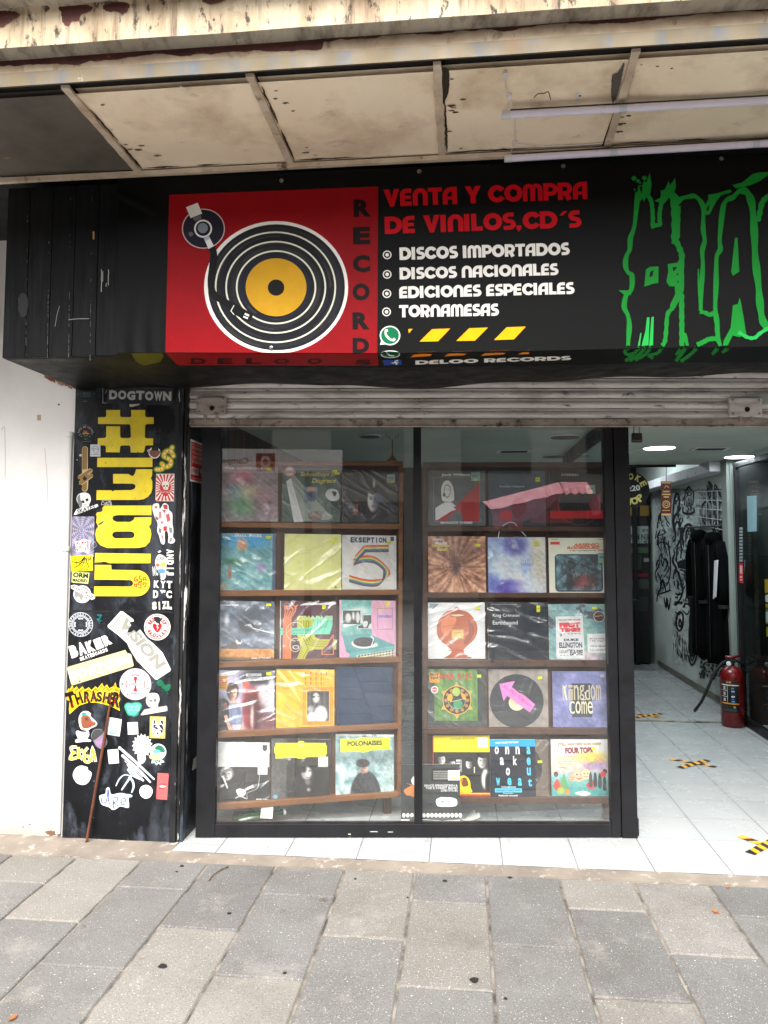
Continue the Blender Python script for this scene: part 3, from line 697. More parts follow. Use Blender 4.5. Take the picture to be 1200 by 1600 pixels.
# ------------------------------------------------------------------ sign box
def zfold(u): return float(np.interp(u, [-1.44,-.337,.392,.7,1.2,3], [2.238,2.206,2.2,2.2,2.194,2.18]))
sb = thing('sign_box', 'black boarded sign box over the shutter and pillar', 'sign box', W(-.2, 3.3, 2.24))
for k in range(5):
    a = -1.955 + k*.104
    g = G(); g.fbox(a+.0012, a+.1028, 3.05, 3.075, 2.237, 2.983); g.build('board', M['board_black'], sb, bevel=.002)
g = G(); g.fbox(-1.955,-1.94,3.076,3.70,2.237,2.983); g.fbox(-1.94, 2.6, 3.08, 3.1, 2.25, 2.983); g.build('side_panel', M['board_black'], sb)
A = Art(lambda x, y, h: hF(x, y, 3.0485 - h))
rr = random.Random(8)
for x, y0, y1 in [(158.5,421,456),(160.5,424,440),(169.5,421,446),(166,442,448)]:
    A.stroke([(x + rr.uniform(-.4,.4), y0 + (y1-y0)*t/5) for t in range(6)], .9, (176,176,172))
A.stroke([(93,478),(89,492),(86,510)], .8, (130,130,126)); A.stroke([(107,499.5),(123,498),(139,498)], .8, (150,150,146))
for k, x in enumerate((41.5, 75.5, 108.5, 142)):
    for _ in range(26):
        y = rr.uniform(300, 560) if rr.random() < .4 else rr.uniform(450, 560); A.stroke([(x - (y-450)*.012, y), (x-(y-450)*.012 - .1, y + rr.uniform(1, 6))], rr.uniform(.35,.8), (96,98,98))
A.poly(rag([(30,462),(38,458),(44,470),(40,492),(32,494),(28,480)], 1.0, 2), (34,33,35))
A.poly([(145,362),(147.5,361),(147.5,374),(145,374)], (170,140,90))
A.build('scratches', M['mural'], sb)
# underside: loose black sheet with a wavy back edge
g = G(); n = 60; us_ = [-1.95 + 4.0*k/n for k in range(n+1)]; vs = []; m = 10
def vback(u): return float(np.interp(u, [-1.95,-1.42,-1.26,-.75,-.55,-.396,-.2,-.07,.3,.825,1.3,2.1], [3.69,3.69,3.63,3.635,3.7,3.80,3.80,3.77,3.70,3.65,3.63,3.6]))
for j in range(m+1):
    s = j/m
    for uu in us_:
        v0 = 3.03 if uu > -1.44 else 3.076; vv = v0 + (vback(uu)-v0)*s
        z0 = zfold(uu) + .004; z = z0*(1-s) + 2.222*s - .012*math.sin(math.pi*s)*(1+.5*math.sin(uu*5)) + (.006*math.sin(uu*11)*s)
        vs.append(W(uu, vv, z if uu > -1.43 else 2.236 - .002*s))
fs = [(j*(n+1)+k, j*(n+1)+k+1, (j+1)*(n+1)+k+1, (j+1)*(n+1)+k) for j in range(m) for k in range(n)]
g.add(vs, fs); g.build('underside_sheet', M['vinyl_black'], sb, smooth=True)

# ------------------------------------------------------------------ roller shutter
XS0, XS1, YS = -.985, 2.06, 3.862
sh = thing('roller_shutter', 'grimy pale metal roller shutter rolled up above the window', 'shutter', Vector((.5, YS, 2.035)))
def slat(z0, z1):
    pr = []; n = 14
    for i in range(n+1):
        t = i/n; z = z0 + (z1-z0)*t
        y = -.012*math.sin(math.pi*min(1, t/.78))**.8 if t < .78 else .004 - .006*math.sin(math.pi*(t-.78)/.22)
        pr.append((y, z))
    return pr
zs = 2.076; pitch = .052
for k in range(7):
    g = G(); pr = slat(zs + k*pitch, zs + (k+1)*pitch - .002); nseg = 12; vs = []
    for i in range(nseg+1):
        x = XS0 + (XS1-XS0)*i/nseg; vs += [Vector((x, YS + y, z + .003*math.sin(math.pi*(x+1)/3.1))) for y, z in pr]
    m = len(pr); g.add(vs, [(i*m+j, i*m+j+1, (i+1)*m+j+1, (i+1)*m+j) for i in range(nseg) for j in range(m-1)])
    g.build('slat', M['shutter'], sh, smooth=True)
g = G(); g.wbox(XS0, XS1, YS-.012, YS+.02, 2.037, 2.074); g.wbox(XS0, XS1, YS-.018, YS-.0125, 2.034, 2.041)
rail = g.build('bottom_rail', M['shutter_dirty'], sh, bevel=.003)
for i in range(18): G().lathe((XS0 + .12 + i*.168, YS-.0125, 2.058), [(.0075,0),(.006,.004),(.001,.005)], 10, (0,-1,0)).build('rivet', M['shutter_dirty'], rail, smooth=True)
for i, (pa, pb) in enumerate([((307,621),(353,648)), ((1139,622),(1191,651))]):
    a = hY(*pa, YS-.03); b = hY(*pb, YS-.03); g = G(); g.wbox(a.x, b.x, YS-.036, YS-.012, b.z, a.z); lp = g.build('lock_plate', M['shutter'] if i else M['shutter_dirty'], sh, bevel=.004)
    g = G(); cx, cz = (a.x+b.x)/2, (a.z+b.z)/2
    for sx in (-1,1):
        for sz in (-1,1): g.lathe((cx + sx*(b.x-a.x)*.4, YS-.0365, cz + sz*(a.z-b.z)*.36), [(.007,0),(.006,.003),(.002,.005)], 10, (0,-1,0))
    g.build('bolt_head', M['shutter_dirty'], lp, smooth=True)
    g = G(); g.lathe((cx+.005, YS-.0365, cz-.012), [(.013,0),(.012,.004),(.007,.005),(.006,.001)], 16, (0,-1,0)); g.build('keyhole', M['metal_dark'], lp, smooth='auto')
    g = G()
    for q in (-.03, .03):
        g = G(); g.wbox(cx+q-.006, cx+q+.006, YS-.04, YS-.02, b.z-.03, b.z-.002); g.build('latch', M['shutter_dirty'], lp, bevel=.002)
gd = G(); gd.wbox(XS0-.035, XS0+.012, YS-.03, YS+.05, .0, 2.035); gd.build('guide_rail', M['peel_paint'], sh, bevel=.003)
gd = G(); gd.wbox(XS1-.0, XS1+.05, YS-.03, YS+.05, .0, 2.6); gd.build('guide_rail', M['peel_paint'], sh, bevel=.003)
# padlock hanging from the bottom rail
P = hY(995, 681, YS); pl = thing('padlock', 'grey padlock hanging under the shutter at the doorway', 'padlock', P)
G().tube([P + Vector((-.014,0,.012)), P + Vector((-.014,0,.055)), P + Vector((-.009,0,.064)), P + Vector((.009,0,.064)), P + Vector((.014,0,.055)), P + Vector((.014,0,.012))], .0036, 8).build('shackle', M['metal'], pl, smooth='auto')
g = G(); g.wbox(P.x-.025, P.x+.025, P.y-.011, P.y+.011, P.z-.034, P.z+.014); g.build('lock_body', M['metal_dark'], pl, bevel=.004)
g = G(); g.wbox(P.x-.026, P.x+.026, P.y-.012, P.y+.012, P.z-.028, P.z-.022); g.build('band', M['metal'], pl)

# ------------------------------------------------------------------ shop window
YW = 3.885
win = thing('shop_window', 'black framed shop window full of record covers', 'window', Vector((.16, YW, .03)))
g = G(); g.wbox(-.925, -.83, YW, YW+.05, FZ, 2.3); g.build('frame_post', M['frame'], win, bevel=.002)
g = G(); g.wbox(1.118, 1.164, YW, YW+.05, FZ, 2.3); g.wbox(1.167, 1.243, YW-.006, YW+.055, FZ, 2.3); g.build('frame_post', M['frame'], win, bevel=.002)
g = G(); g.wbox(.150, .189, YW+.001, YW+.049, .075, 2.3); g.build('mullion', M['frame'], win, bevel=.002)
g = G(); g.wbox(-.8295, 1.1175, YW+.001, YW+.05, FZ, .074); g.build('bottom_rail', M['frame'], win, bevel=.002)
g = G(); g.wbox(-.8295, 1.1175, YW+.0125, YW+.03, .0745, .08); g.build('glazing_bead', M['metal_dark'], win)
for a, b in ((-.829, .1495), (.1895, 1.1175)):
    g = G(); g.add([Vector((a, YW+.022, .0745)), Vector((b, YW+.022, .0745)), Vector((b, YW+.022, 2.28)), Vector((a, YW+.022, 2.28))], [(0,1,2,3)])
    g.build('glass_pane', M['glass'], win, normals=False)
A = Art(lambda x, y, h: hY(x, y, YW - .0005 - h))
for (x, y, w_, h_) in [(546,1303.5,4,1.5),(338,1311,2,1),(347,1311,2,1),(584,1299.5,12,1),(610,1300,8,1),(982,976,1.5,1.5),(983,1116,2,1.2),(988,1228,1.5,1.2),(990,1240,2,1),(547,1308,1,1)]:
    A.rect(x-w_/2, y-h_/2, x+w_/2, y+h_/2, (205,200,190))
A.build('chips', M['mural'], win)
# torn clear tape on the jamb
A = Art(lambda x, y, h: hU(x, y, -1.362 + h)); A.poly([(302,1186),(310,1179),(311,1197),(300,1204)], (172,170,166))
tag(A.build('tape', M['sticker']), 'torn strip of clear tape on the black window jamb', 'tape')

# ------------------------------------------------------------------ inside of the shop
g = G(); g.fbox(-1.36, 4.2, 4.02, 7.08, 2.15, 2.2); g.fbox(-1.36, 4.2, 7.08, 7.12, 2.15, 2.75); g.fbox(-1.36, 4.2, 7.12, 11, 2.7, 2.75); tag(g.build('ceiling', M['ceiling']), kind='structure', label='pale suspended ceiling of the shop')
g = G(); g.fbox(-1.42, -1.362, 4.352, 11, 0, 2.75); tag(g.build('side_wall', M['wood_dark']), 'dark side wall inside the shop behind the display', 'wall')
g = G(); g.fbox(4.2, 4.3, 3.7, 11.2, 0, 3.1); g.fbox(2.32, 4.2, 4.0, 4.1, 0, 3.1); tag(g.build('side_wall', M['tile_wall']), 'white side wall beyond the glass display case', 'wall')
g = G(); g.fbox(-1.36, 4.2, 10.4, 10.5, 0, 3.1); tag(g.build('rear_wall', M['dark']), 'dark rear wall at the far end of the shop', 'wall')
def downlight(px, py, lab, power, z=2.15, r=.115, lit=True):
    P = hZ(px, py, z); t = thing('downlight', lab, 'ceiling light', P, 'round lights in the shop ceiling')
    G().lathe(P - Z*.012, [(r*1.06,.012),(r*1.06,.004),(r,.0),(r*.95,.003)], 36).build('trim_ring', M['white_plastic'], t, smooth='auto')
    G().lathe(P - Z*.0135, [(r*.94,0),(r*.94,.002)], 36).build('diffuser', M['lamp'] if lit else M['metal_dark'], t, normals=True)
    if power:
        ld = bpy.data.lights.new('downlight_lamp', 'AREA'); ld.shape = 'DISK'; ld.size = r*2; ld.energy = power; ld.color = (.86, .96, 1.0)
        lo = bpy.data.objects.new('downlight_lamp', ld); COL.objects.link(lo); lo.parent = t; lo.location = (0,0,-.03)
downlight(1030, 698, 'bright round ceiling light nearest the doorway', 11)
downlight(1155, 712, 'bright round ceiling light by the glass case', 1.5)
downlight(883, 681, 'unlit round ceiling light above the right window pane', 0, r=.10, lit=False)
downlight(866, 711.5, 'dim round ceiling light behind the right window pane', 0, r=.10, lit=False)
downlight(578, 680, 'small round ceiling light behind the left window pane', 0, r=.07, lit=False)
for px, py, lab in ((803,704.5,'dark ceiling vent seen through the right window pane'), (1110,700.5,'dark ceiling vent between the two lit round lights')):
    P = hZ(px, py, 2.149); t = thing('ceiling_vent', lab, 'vent', P, 'vents in the shop ceiling'); q = uv(P)
    G().fbox(q[0]-.10, q[0]+.10, q[1]-.05, q[1]+.05, 2.140, 2.149).build('grille_opening', M['dark'], t)
    g = G(); g.fbox(q[0]-.13, q[0]-.1005, q[1]-.08, q[1]+.08, 2.142, 2.149); g.fbox(q[0]+.1005, q[0]+.13, q[1]-.08, q[1]+.08, 2.142, 2.149); g.fbox(q[0]-.1, q[0]+.1, q[1]+.0505, q[1]+.08, 2.142, 2.149); g.fbox(q[0]-.1, q[0]+.1, q[1]-.08, q[1]-.0505, 2.142, 2.149)
    g.build('vent_frame', M['white_plastic'], t)
P = W(1.35, 8.6, 2.62); rl = thing('strip_light', 'lit white strip light under the rear ceiling of the passage', 'strip light', P)
G().fbox(.75, 1.95, 8.55, 8.65, 2.60, 2.62).build('diffuser', M['lamp'], rl); G().fbox(.74, 1.96, 8.53, 8.67, 2.622, 2.698).build('housing', M['white_plastic'], rl)
ld = bpy.data.lights.new('strip_lamp', 'AREA'); ld.shape = 'RECTANGLE'; ld.size = 1.2; ld.size_y = .1; ld.energy = 5.5; ld.color = (.86,.96,1)
lo = bpy.data.objects.new('strip_lamp', ld); COL.objects.link(lo); lo.parent = rl; lo.location = (0,0,-.04); lo.rotation_euler = (0,0,-R(5.9))
# partition of dark framed glass between display and passage
pt = thing('glass_partition', 'dark framed glass partition between the display and the passage', 'partition', W(.82, 5.2, .03))
g = G(); g.fbox(.80,.85,4.02,6.30,2.08,2.148); g.fbox(.80,.85,6.25,6.30,FZ,2.08); g.fbox(.80,.85,4.02,6.25,FZ,.09); g.build('frame', M['frame'], pt)
g = G(); g.add([W(.825,4.02,.09), W(.825,6.25,.09), W(.825,6.25,2.08), W(.825,4.02,2.08)], [(0,1,2,3)]); g.build('glass_pane', M['glass_case'], pt, normals=False)
# white passage wall with the drawn mural
UWL = 2.27
mw = thing('passage_wall', 'white passage wall covered in black mural drawings', 'wall', W(UWL, 8, .03))
g = G(); g.fbox(UWL, UWL+.1, 6.80, 10.4, .0, 2.7); g.build('wall', M['tile_wall'], mw)
g = G(); g.fbox(UWL-.012, UWL-.001, 6.81, 9.45, .03, .075); g.build('skirting', pmat('skirting', (120,120,106), (90,88,76), 8), mw)
g = G(); g.fbox(UWL-.17, UWL-.001, 6.82, 10.3, 2.06, 2.149); g.build('duct', M['white_plastic'], mw, bevel=.004)
g = G(); g.fbox(2.185, 2.36, 6.66, 6.80, .0, 2.148); g.build('column', M['column'], mw, bevel=.004)
g = G(); g.fbox(2.21, 2.225, 6.645, 6.659, .03, 2.14); g.build('cable_trunking', M['column'], mw)
def sU(x, y, h=0): return hU(980 + x/4.706, 720 + y/4.706, UWL - .0015 - h)
A = Art(lambda x, y, h: sU(x, y, h)); K = (26,28,30); rr = random.Random(21)
def S(pts, w=7, c=K, cl=False): A.stroke(curve(pts, 5, cl), w*1.45, c, cl, (lambda t: .55 + .6*math.sin(math.pi*(.1+.85*t))) if not cl else None)
def wash(x, y):
    q = fbm(x*7 + 2*fbm(x*3,y*5,4), y*13 + 2*fbm(x*4,y*4,9), 61, 5); q2 = np.abs(fbm(x*9,y*16,13,4) - .5)
    v = ramp(q*1.5-.3, (96,104,102),(176,186,182),(206,214,210)); v = lay(v, (46,50,50), (1-sm(q2,.0,.05))*.75); e = ((x < .32)*.5)[...]
    v = lay(v, (140,150,147), e*1.0); return lay(v, (200,209,203), np.maximum(sm(y,.72,.99), sm(1-x,.93,1)*.8))
A.raster(wash, 70, 206, 205, 770, 1060, m=110)
A.raster(lambda x, y: lay(ramp(fbm(x*6,y*8,31,4)*1.4-.2, (110,118,116),(196,204,200),(206,214,210)), (205,214,208), sm(1-x, .55, 1)*1.0), 40, 330, 1060, 770, 1500, m=40)
for x in (325, 500): A.stroke([(x,205),(x+2,620)], 3, (92,98,96))
# left strip: scribbled figures
for k in range(46):
    x = rr.uniform(215, 305); y = rr.uniform(220, 960); S([(x,y),(x+rr.uniform(-22,22),y+rr.uniform(15,45)),(x+rr.uniform(-30,30),y+rr.uniform(40,95))], rr.uniform(3,7))
S([(215,620),(250,600),(300,620),(318,760),(300,900),(220,960)], 6); S([(240,960),(260,880),(285,960)], 9); S([(222,985),(280,965),(322,950)], 8)
S([(270,1000),(285,1080),(292,1010),(305,1090),(318,1010)], 7)
# big letters, loops and faces
S([(335,420),(345,300),(365,240),(385,290),(372,400)], 10); S([(345,520),(338,430),(372,380),(395,340)], 12); S([(350,280),(362,262),(374,282),(362,300)], 5, cl=True)
S([(335,600),(355,560),(350,480),(372,450),(392,520),(385,600)], 9); S([(372,400),(388,470),(374,520)], 6)
S([(420,330),(428,230),(440,210),(452,190),(470,215),(488,235),(482,330)], 7); S([(408,372),(420,385),(460,390),(492,375),(488,352)], 12); S([(412,340),(408,372)], 8)
S([(438,240),(456,228),(474,242),(456,256)], 5, cl=True); S([(447,270),(455,300),(448,330),(462,332)], 4); S([(432,350),(440,300)], 4); S([(474,350),(470,290)], 4)
for k in range(14): x = 425 + k*4.4; A.stroke([(x, 255+rr.uniform(0,40)), (x+rr.uniform(-2,2), 330+rr.uniform(0,25))], 1.6, (60,64,64))
S([(412,620),(405,540),(430,480),(458,470),(476,500),(470,600),(452,690)], 13); S([(430,600),(436,520),(456,495)], 8); S([(362,740),(368,640),(385,590),(398,640),(392,720)], 9)
S([(345,690),(335,740),(360,790),(355,830)], 10); S([(365,752),(410,735),(470,712)], 9); S([(470,600),(440,680),(425,720)], 8); S([(455,560),(465,640),(480,660)], 6)
A.poly([(365,755),(400,742),(478,716),(480,760),(470,830),(440,800),(380,790)], (22,24,26))
for k in range(60):
    x = rr.uniform(338, 490); y = rr.uniform(215, 740)
    if 405 < x < 495 and 330 < y < 470: continue
    S([(x,y),(x+rr.uniform(-14,14),y+rr.uniform(10,30)),(x+rr.uniform(-18,18),y+rr.uniform(25,60))], rr.uniform(2.5,6))
for k in range(26):
    x = rr.uniform(345, 470); y = rr.uniform(790, 1110); S([(x,y),(x+rr.uniform(-12,12),y+rr.uniform(8,20)),(x+rr.uniform(-14,14),y+rr.uniform(15,40))], rr.uniform(2.5,6))
# stone face and feathers
S([(338,870),(352,800),(372,820),(398,900),(408,960),(380,1030),(345,1040)], 9); S([(365,880),(378,905),(370,930),(385,945)], 8); S([(355,975),(378,985),(400,972)], 9); S([(350,1000),(375,1010)], 7)
S([(385,800),(420,815),(450,880)], 8); S([(395,830),(430,850),(445,930)], 6); A.poly([(430,770),(470,760),(480,900),(470,1100),(448,1060),(440,950),(425,880)], (36,38,40))
S([(345,1060),(370,1045),(400,1040)], 10); S([(352,1110),(380,1130),(395,1110)], 7); S([(410,1080),(430,1050),(455,1060)], 9); S([(405,1100),(440,1130),(455,1100)], 6)
S([(360,1200),(370,1130),(390,1110),(410,1140),(405,1220),(380,1250)], 9, cl=True); S([(380,1200),(388,1165),(398,1200),(390,1222)], 8, cl=True)
for k in range(52):
    t = rr.random(); x = 335 + 120*t + rr.uniform(-6,6); y = 1230 + rr.uniform(0, 160) + t*70; A.stroke([(x,y),(x+rr.uniform(-3,10),y+rr.uniform(25,60))], rr.uniform(2,5), (40,43,44))
for k in range(24): x = 335 + rr.uniform(0,30); y = 1130 + rr.uniform(0,120); A.stroke([(x,y),(x+rr.uniform(6,18),y+rr.uniform(5,25))], 3, (50,53,54))
S([(450,1430),(470,1500),(500,1470),(520,1380)], 8); S([(460,1420),(478,1470),(505,1400)], 6); S([(455,1460),(478,1500),(512,1440)], 6)
# sketches behind the wire grid, and the spotted lower part
for k in range(30):
    x = rr.uniform(600, 740); y = rr.uniform(140, 480); S([(x,y),(x+rr.uniform(-16,16),y+rr.uniform(20,60)),(x+rr.uniform(-20,20),y+rr.uniform(50,90))], rr.uniform(4,9), (48,54,54))
S([(560,310),(540,360),(550,420),(575,470)], 9); S([(555,330),(575,300),(590,340),(580,380)], 8); S([(600,150),(625,250),(650,330)], 16, (70,78,76)); S([(585,180),(600,260),(620,340),(615,470)], 7)
for k in range(260):
    x = rr.uniform(530, 770); y = rr.uniform(1330, 1600); 
    if y < 1330 + (x-530)*.25: continue
    r_ = rr.uniform(3, 11); A.poly([(x-r_,y),(x,y-r_*rr.uniform(.6,2)),(x+r_,y+rr.uniform(-3,3)),(x,y+r_*rr.uniform(.6,2))], (52,58,58))
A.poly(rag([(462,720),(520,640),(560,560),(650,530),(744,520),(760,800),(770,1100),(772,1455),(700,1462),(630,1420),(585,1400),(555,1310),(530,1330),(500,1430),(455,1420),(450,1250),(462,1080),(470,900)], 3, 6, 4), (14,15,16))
A.build('mural', M['mural'], mw)
# wire grid
wg = G(); c_ = (0,0,0)
def gp(x, y, h=.03): return hU(980 + x/4.706, 720 + y/4.706, UWL - h)
for k in range(7):
    t = k/6; wg.tube([gp(500+245*t, 228-10*t), gp(503+245*t, 470+45*t)], .003, 5)
for k in range(5):
    t = k/4; wg.tube([gp(500, 228+242*t), gp(745, 218+297*t)], .003, 5)
tag(wg.build('wire_grid', M['white_plastic']), 'white wire grid hung on the mural wall above the black coats', 'wire grid')

# black coats hanging on the wall
cloth = pmat('black_cloth', (5,5,6), (11,11,12), 6, .3, .7, .95, bump=.5, bscale=14, spec=.05)
def coat(px, ytop, ybot, wid, lab, seed, back):
    u0 = UWL - back; top = hU(px, ytop, u0); bot = hU(px, ybot, u0); r = random.Random(seed)
    t = thing('coat', lab, 'coat', Vector((bot.x, bot.y, bot.z)), 'black coats hanging on the mural wall'); vc = uv(top)[1]
    hgt = top.z - bot.z; n = 40
    ph = [r.uniform(0, 6.28) for _ in range(4)]; rings = []
    for s, w_, d_ in [(.045,.22,.5),(.06,.34,.75),(.085,.72,.9),(.12,.95,1.0),(.2,1.0,1.05),(.35,.9,1),(.5,.88,1),(.7,.96,1.1),(.88,1.03,1.2),(1,1.08,1.25)]:
        rg = []
        for k in range(n):
            a = 2*math.pi*k/n; fold = 1 + (.12*math.sin(7*a+ph[0]+s*2) + .10*math.sin(12*a+ph[1]-s*3))*min(1, s*2.2)
            rg.append(W(u0 + .055*d_*math.sin(a)*fold, vc + wid*w_*math.cos(a)*fold, top.z - hgt*s + .02*math.sin(2*a+ph[2])*(s > .95) - .02*abs(math.cos(a))*(s < .1)))
        rings.append(rg)
    G().loft(rings).build('coat_body', cloth, t, smooth=True)
    for sg in (-1, 1):
        p = [W(u0-.01, vc + sg*wid*.8, top.z-hgt*.12), W(u0-.015, vc+sg*wid*1.05, top.z-hgt*.22), W(u0-.02, vc+sg*wid*1.1, top.z-hgt*.4), W(u0-.03, vc+sg*wid*1.12, top.z-hgt*.56)]
        sl2 = G().tube(p, [.05,.052,.046,.04], 12).build('sleeve', cloth, t, smooth=True)
        G().tube([p[-1], p[-1] - Z*.03], [.043,.043], 12).build('cuff', M['dark'], sl2, smooth='auto')
    rings = []
    for s, w_, d_ in [(.028,.02,.2),(.034,.24,.9),(.05,.42,1.25),(.085,.52,1.3),(.12,.42,1.0)]:   # hood folded over the shoulders
        rings.append([W(u0 - .02 + .05*d_*math.sin(2*math.pi*k/20), vc + wid*w_*math.cos(2*math.pi*k/20)*(1+.08*math.sin(3*2*math.pi*k/20+ph[3])), top.z - hgt*s) for k in range(20)])
    G().loft(rings).build('hood', cloth, t, smooth=True)
    g = G(); g.tube([W(u0-.058, vc+.005, top.z-hgt*.1), W(u0-.062, vc, top.z-hgt*.5), W(u0-.07, vc, top.z-hgt*.97)], .004, 6); g.build('zip', M['metal_dark'], t, smooth=True)
    G().tube([W(u0, vc, top.z-.02), W(u0, vc, top.z+.05), W(u0+.03, vc, top.z+.07), W(u0+.055, vc, top.z+.05)], .004, 6).build('hanger', M['metal'], t, smooth=True)
coat(1095, 822, 1020, .26, 'black hooded coat hanging nearer the rear of the passage', 4, .085)
coat(1117, 825, 1031, .24, 'long black coat hanging beside the white column', 9, .09)
cr = G(); cr.tube([W(UWL-.035, 6.75, uv(hU(1110,822,UWL-.035))[2]), W(UWL-.035, 8.3, uv(hU(1110,822,UWL-.035))[2])], .008, 8); tag(cr.build('clothes_rail', M['metal'], smooth='auto'), 'thin metal clothes rail on the mural wall above the coats', 'rail')
g = G(); q = [hU(x, y, UWL-.165) for x, y in ((1116,876),(1120.5,875),(1117.5,932),(1114,936))]; g.prism(q, U*.01); tag(g.build('hang_tag', M['white_plastic']), 'long pale paper tag hanging on the black coat by the column', 'tag')

# fire extinguisher
P = W(2.108, 6.45, FZ)
fx = thing('fire_extinguisher', 'red fire extinguisher standing on the tiles by the white column', 'fire extinguisher', P)
red = pmat('extinguisher_red', (112,11,15), (90,8,11), 6, rough=.3, bump=.05, layers=[((200,190,180), 60, .78, .8, (1,1,1))])
r0 = .088; G().lathe(P, [(r0*.9,0),(r0,.012),(r0,.36),(r0*.99,.385),(r0*.93,.415),(r0*.78,.44),(r0*.5,.458),(.03,.465),(.026,.47)], 32).build('tank', red, fx, smooth='auto')
lb = NT('extinguisher_label')
A = Art(lambda x, y, h: P + Vector((math.sin(x)*(r0+.0012+h), -math.cos(x)*(r0+.0012+h), y)))   # x = angle, y = height
def band(a0, a1, z0, z1, c):
    n = 10
    h = A.up(); pts = [A.mp(a0+(a1-a0)*i/n, z, h) for i in range(n+1) for z in (z0, z1)]; A.g.add(pts, [(2*i, 2*i+2, 2*i+3, 2*i+1) for i in range(n)], lin(c))
band(-1.4,.15,.12,.365,(24,24,27)); band(-1.4,.15,.325,.333,(226,224,218)); band(-.84,-.81,.19,.325,(226,224,218)); band(-1.4,-.84,.285,.289,(220,218,212)); band(-1.4,-.84,.238,.242,(220,218,212))
band(-1.4,.15,.182,.192,(226,150,40)); band(-.9,-.76,.345,.358,(220,120,40)); band(-.7,-.5,.345,.358,(226,140,50))
for i, z in enumerate((.305,.282,.262,.242,.222,.204)): band(-.5,-.28 + .05*(i % 2),z-.006,z+.006,((120,130,140),(120,190,220),(90,40,44),(200,214,224),(70,100,130),(90,150,220))[i])
for z in (.305,.262,.214): band(-1.2,-1.0,z-.012,z+.012,(190,190,186))
band(-.35,-.18,.155,.168,(190,200,170)); band(-1.2,-.1,.128,.146,(70,72,70)); band(-1.2,-.5,.16,.168,(60,62,62))
A.g.build('label', M['sticker'], fx, normals=False)
G().lathe(P + Z*.462, [(.022,0),(.022,.03),(.03,.032),(.03,.05),(.018,.052),(.018,.07)], 14).build('valve', M['metal_dark'], fx, smooth='auto')
T_ = P + Z*.53
G().tube([T_ + Vector((-.045,0,.006)), T_ + Vector((.02,0,.004)), T_ + Vector((.075,0,.02))], [.011,.012,.009], 8).build('lever', red, fx, smooth=True)
G().tube([T_ + Vector((-.0,0,-.008)), T_ + Vector((.04,0,-.02)), T_ + Vector((.10,0,-.055))], [.011,.011,.009], 8).build('carry_handle', M['dark'], fx, smooth=True)
hp = [T_ + Vector((-.02,0,-.02)), T_ + Vector((-.07,.0,-.04)), P + Vector((-.13,.0,.42)), P + Vector((-.18,.02,.3)), P + Vector((-.22,.05,.19)), P + Vector((-.26,.07,.12))]
c2 = [hp[0]]
for i in range(len(hp)-1):
    a, b, c, d = hp[max(0,i-1)], hp[i], hp[i+1], hp[min(len(hp)-1,i+2)]
    for k in range(1, 6):
        t = k/5; c2.append(.5*(2*b + (c-a)*t + (2*a-5*b+4*c-d)*t*t + (3*b-a-3*c+d)*t**3))
hose = G().tube(c2, .0115, 10).build('hose', M['dark'], fx, smooth=True)
G().tube([c2[-1], c2[-1] + (c2[-1]-c2[-2]).normalized()*.03], [.014,.01], 10).build('nozzle', M['metal_dark'], hose, smooth='auto')
G().lathe(P + Vector((-.035,-.03,.49)), [(.018,0),(.018,.012),(.015,.014)], 16, (-.3,-1,0)).build('gauge', M['white_plastic'], fx, smooth='auto')

# taped crosses on the floor
def tape_cross(strips, lab):
    t = thing('tape_cross', lab, 'floor tape', hZ(*strips[0][0], FZ+.001), 'striped crosses taped to the floor')
    for k, (pa, pb, ph) in enumerate(strips):
        a, b = hZ(*pa, FZ+.001), hZ(*pb, FZ+.001); d = b - a; L = d.length; d.normalize(); w = Vector((-d.y, d.x, 0)) * .024; g = G(); n = int(L/.035+.5); z = Z*(.001 + .0012*k)
        for i in range(n):
            c = lin((236,164,24)) if (i + ph) % 2 else lin((22,22,24)); sk = d*.012
            p0, p1 = a + d*(L*i/n), a + d*(L*(i+1)/n)
            q = [p0 - w - sk*(i > 0), p1 - w - sk*(i < n-1), p1 + w + sk*(i < n-1), p0 + w + sk*(i > 0)]
            g.add([x + z for x in q], [(0,1,2,3)], c)
        g.build('tape_strip', M['mark'], t, normals=False)
tape_cross([((1047,1186),(1119,1198.5),1), ((1062,1200),(1106,1188),0)], 'striped tape cross on the tiles at mid doorway')
tape_cross([((1156,1306.5),(1222,1331),1), ((1172,1334),(1222,1307),0)], 'striped tape cross on the tiles nearest the pavement')
tape_cross([((985,1114),(1036,1122),0), ((985,1123),(1033,1115),0)], 'striped tape cross on the tiles behind the dark floor strip')

# glass case on the right
gc = thing('glass_case', 'black framed glass display case on the right of the passage', 'display case', W(2.5, 5.5, .03))
g = G(); g.fbox(2.2,2.235,6.50,6.54,FZ,2.1); g.fbox(2.2,2.235,4.4,6.50,FZ,.075); g.fbox(2.2,2.235,4.4,6.50,2.06,2.1); g.fbox(2.2,2.235,5.40,5.44,.075,2.06); g.build('frame', M['frame'], gc, bevel=.002)
g = G(); g.add([W(2.218,5.44,.075), W(2.218,6.5,.075), W(2.218,6.5,2.06), W(2.218,5.44,2.06)], [(0,1,2,3)]); g.build('glass_pane', M['glass_case'], gc, normals=False)
g = G(); g.fbox(2.236,2.9,6.50,6.54,FZ,2.1); g.fbox(2.86,2.9,4.4,6.499,FZ,2.1); g.build('back_panel', M['dark'], gc)
for z in (.55, .95, 1.35, 1.72): G().fbox(2.24, 2.85, 4.42, 6.49, z-.01, z).build('shelf', M['glass_case'], gc)
G().fbox(2.30,2.33,6.44,6.48,.5,1.75).build('rack_strip', M['metal_dark'], gc)
P = W(2.55, 6.3, 1.98); lt = thing('strip_light', 'lit white strip light inside the glass display case', 'strip light', P)
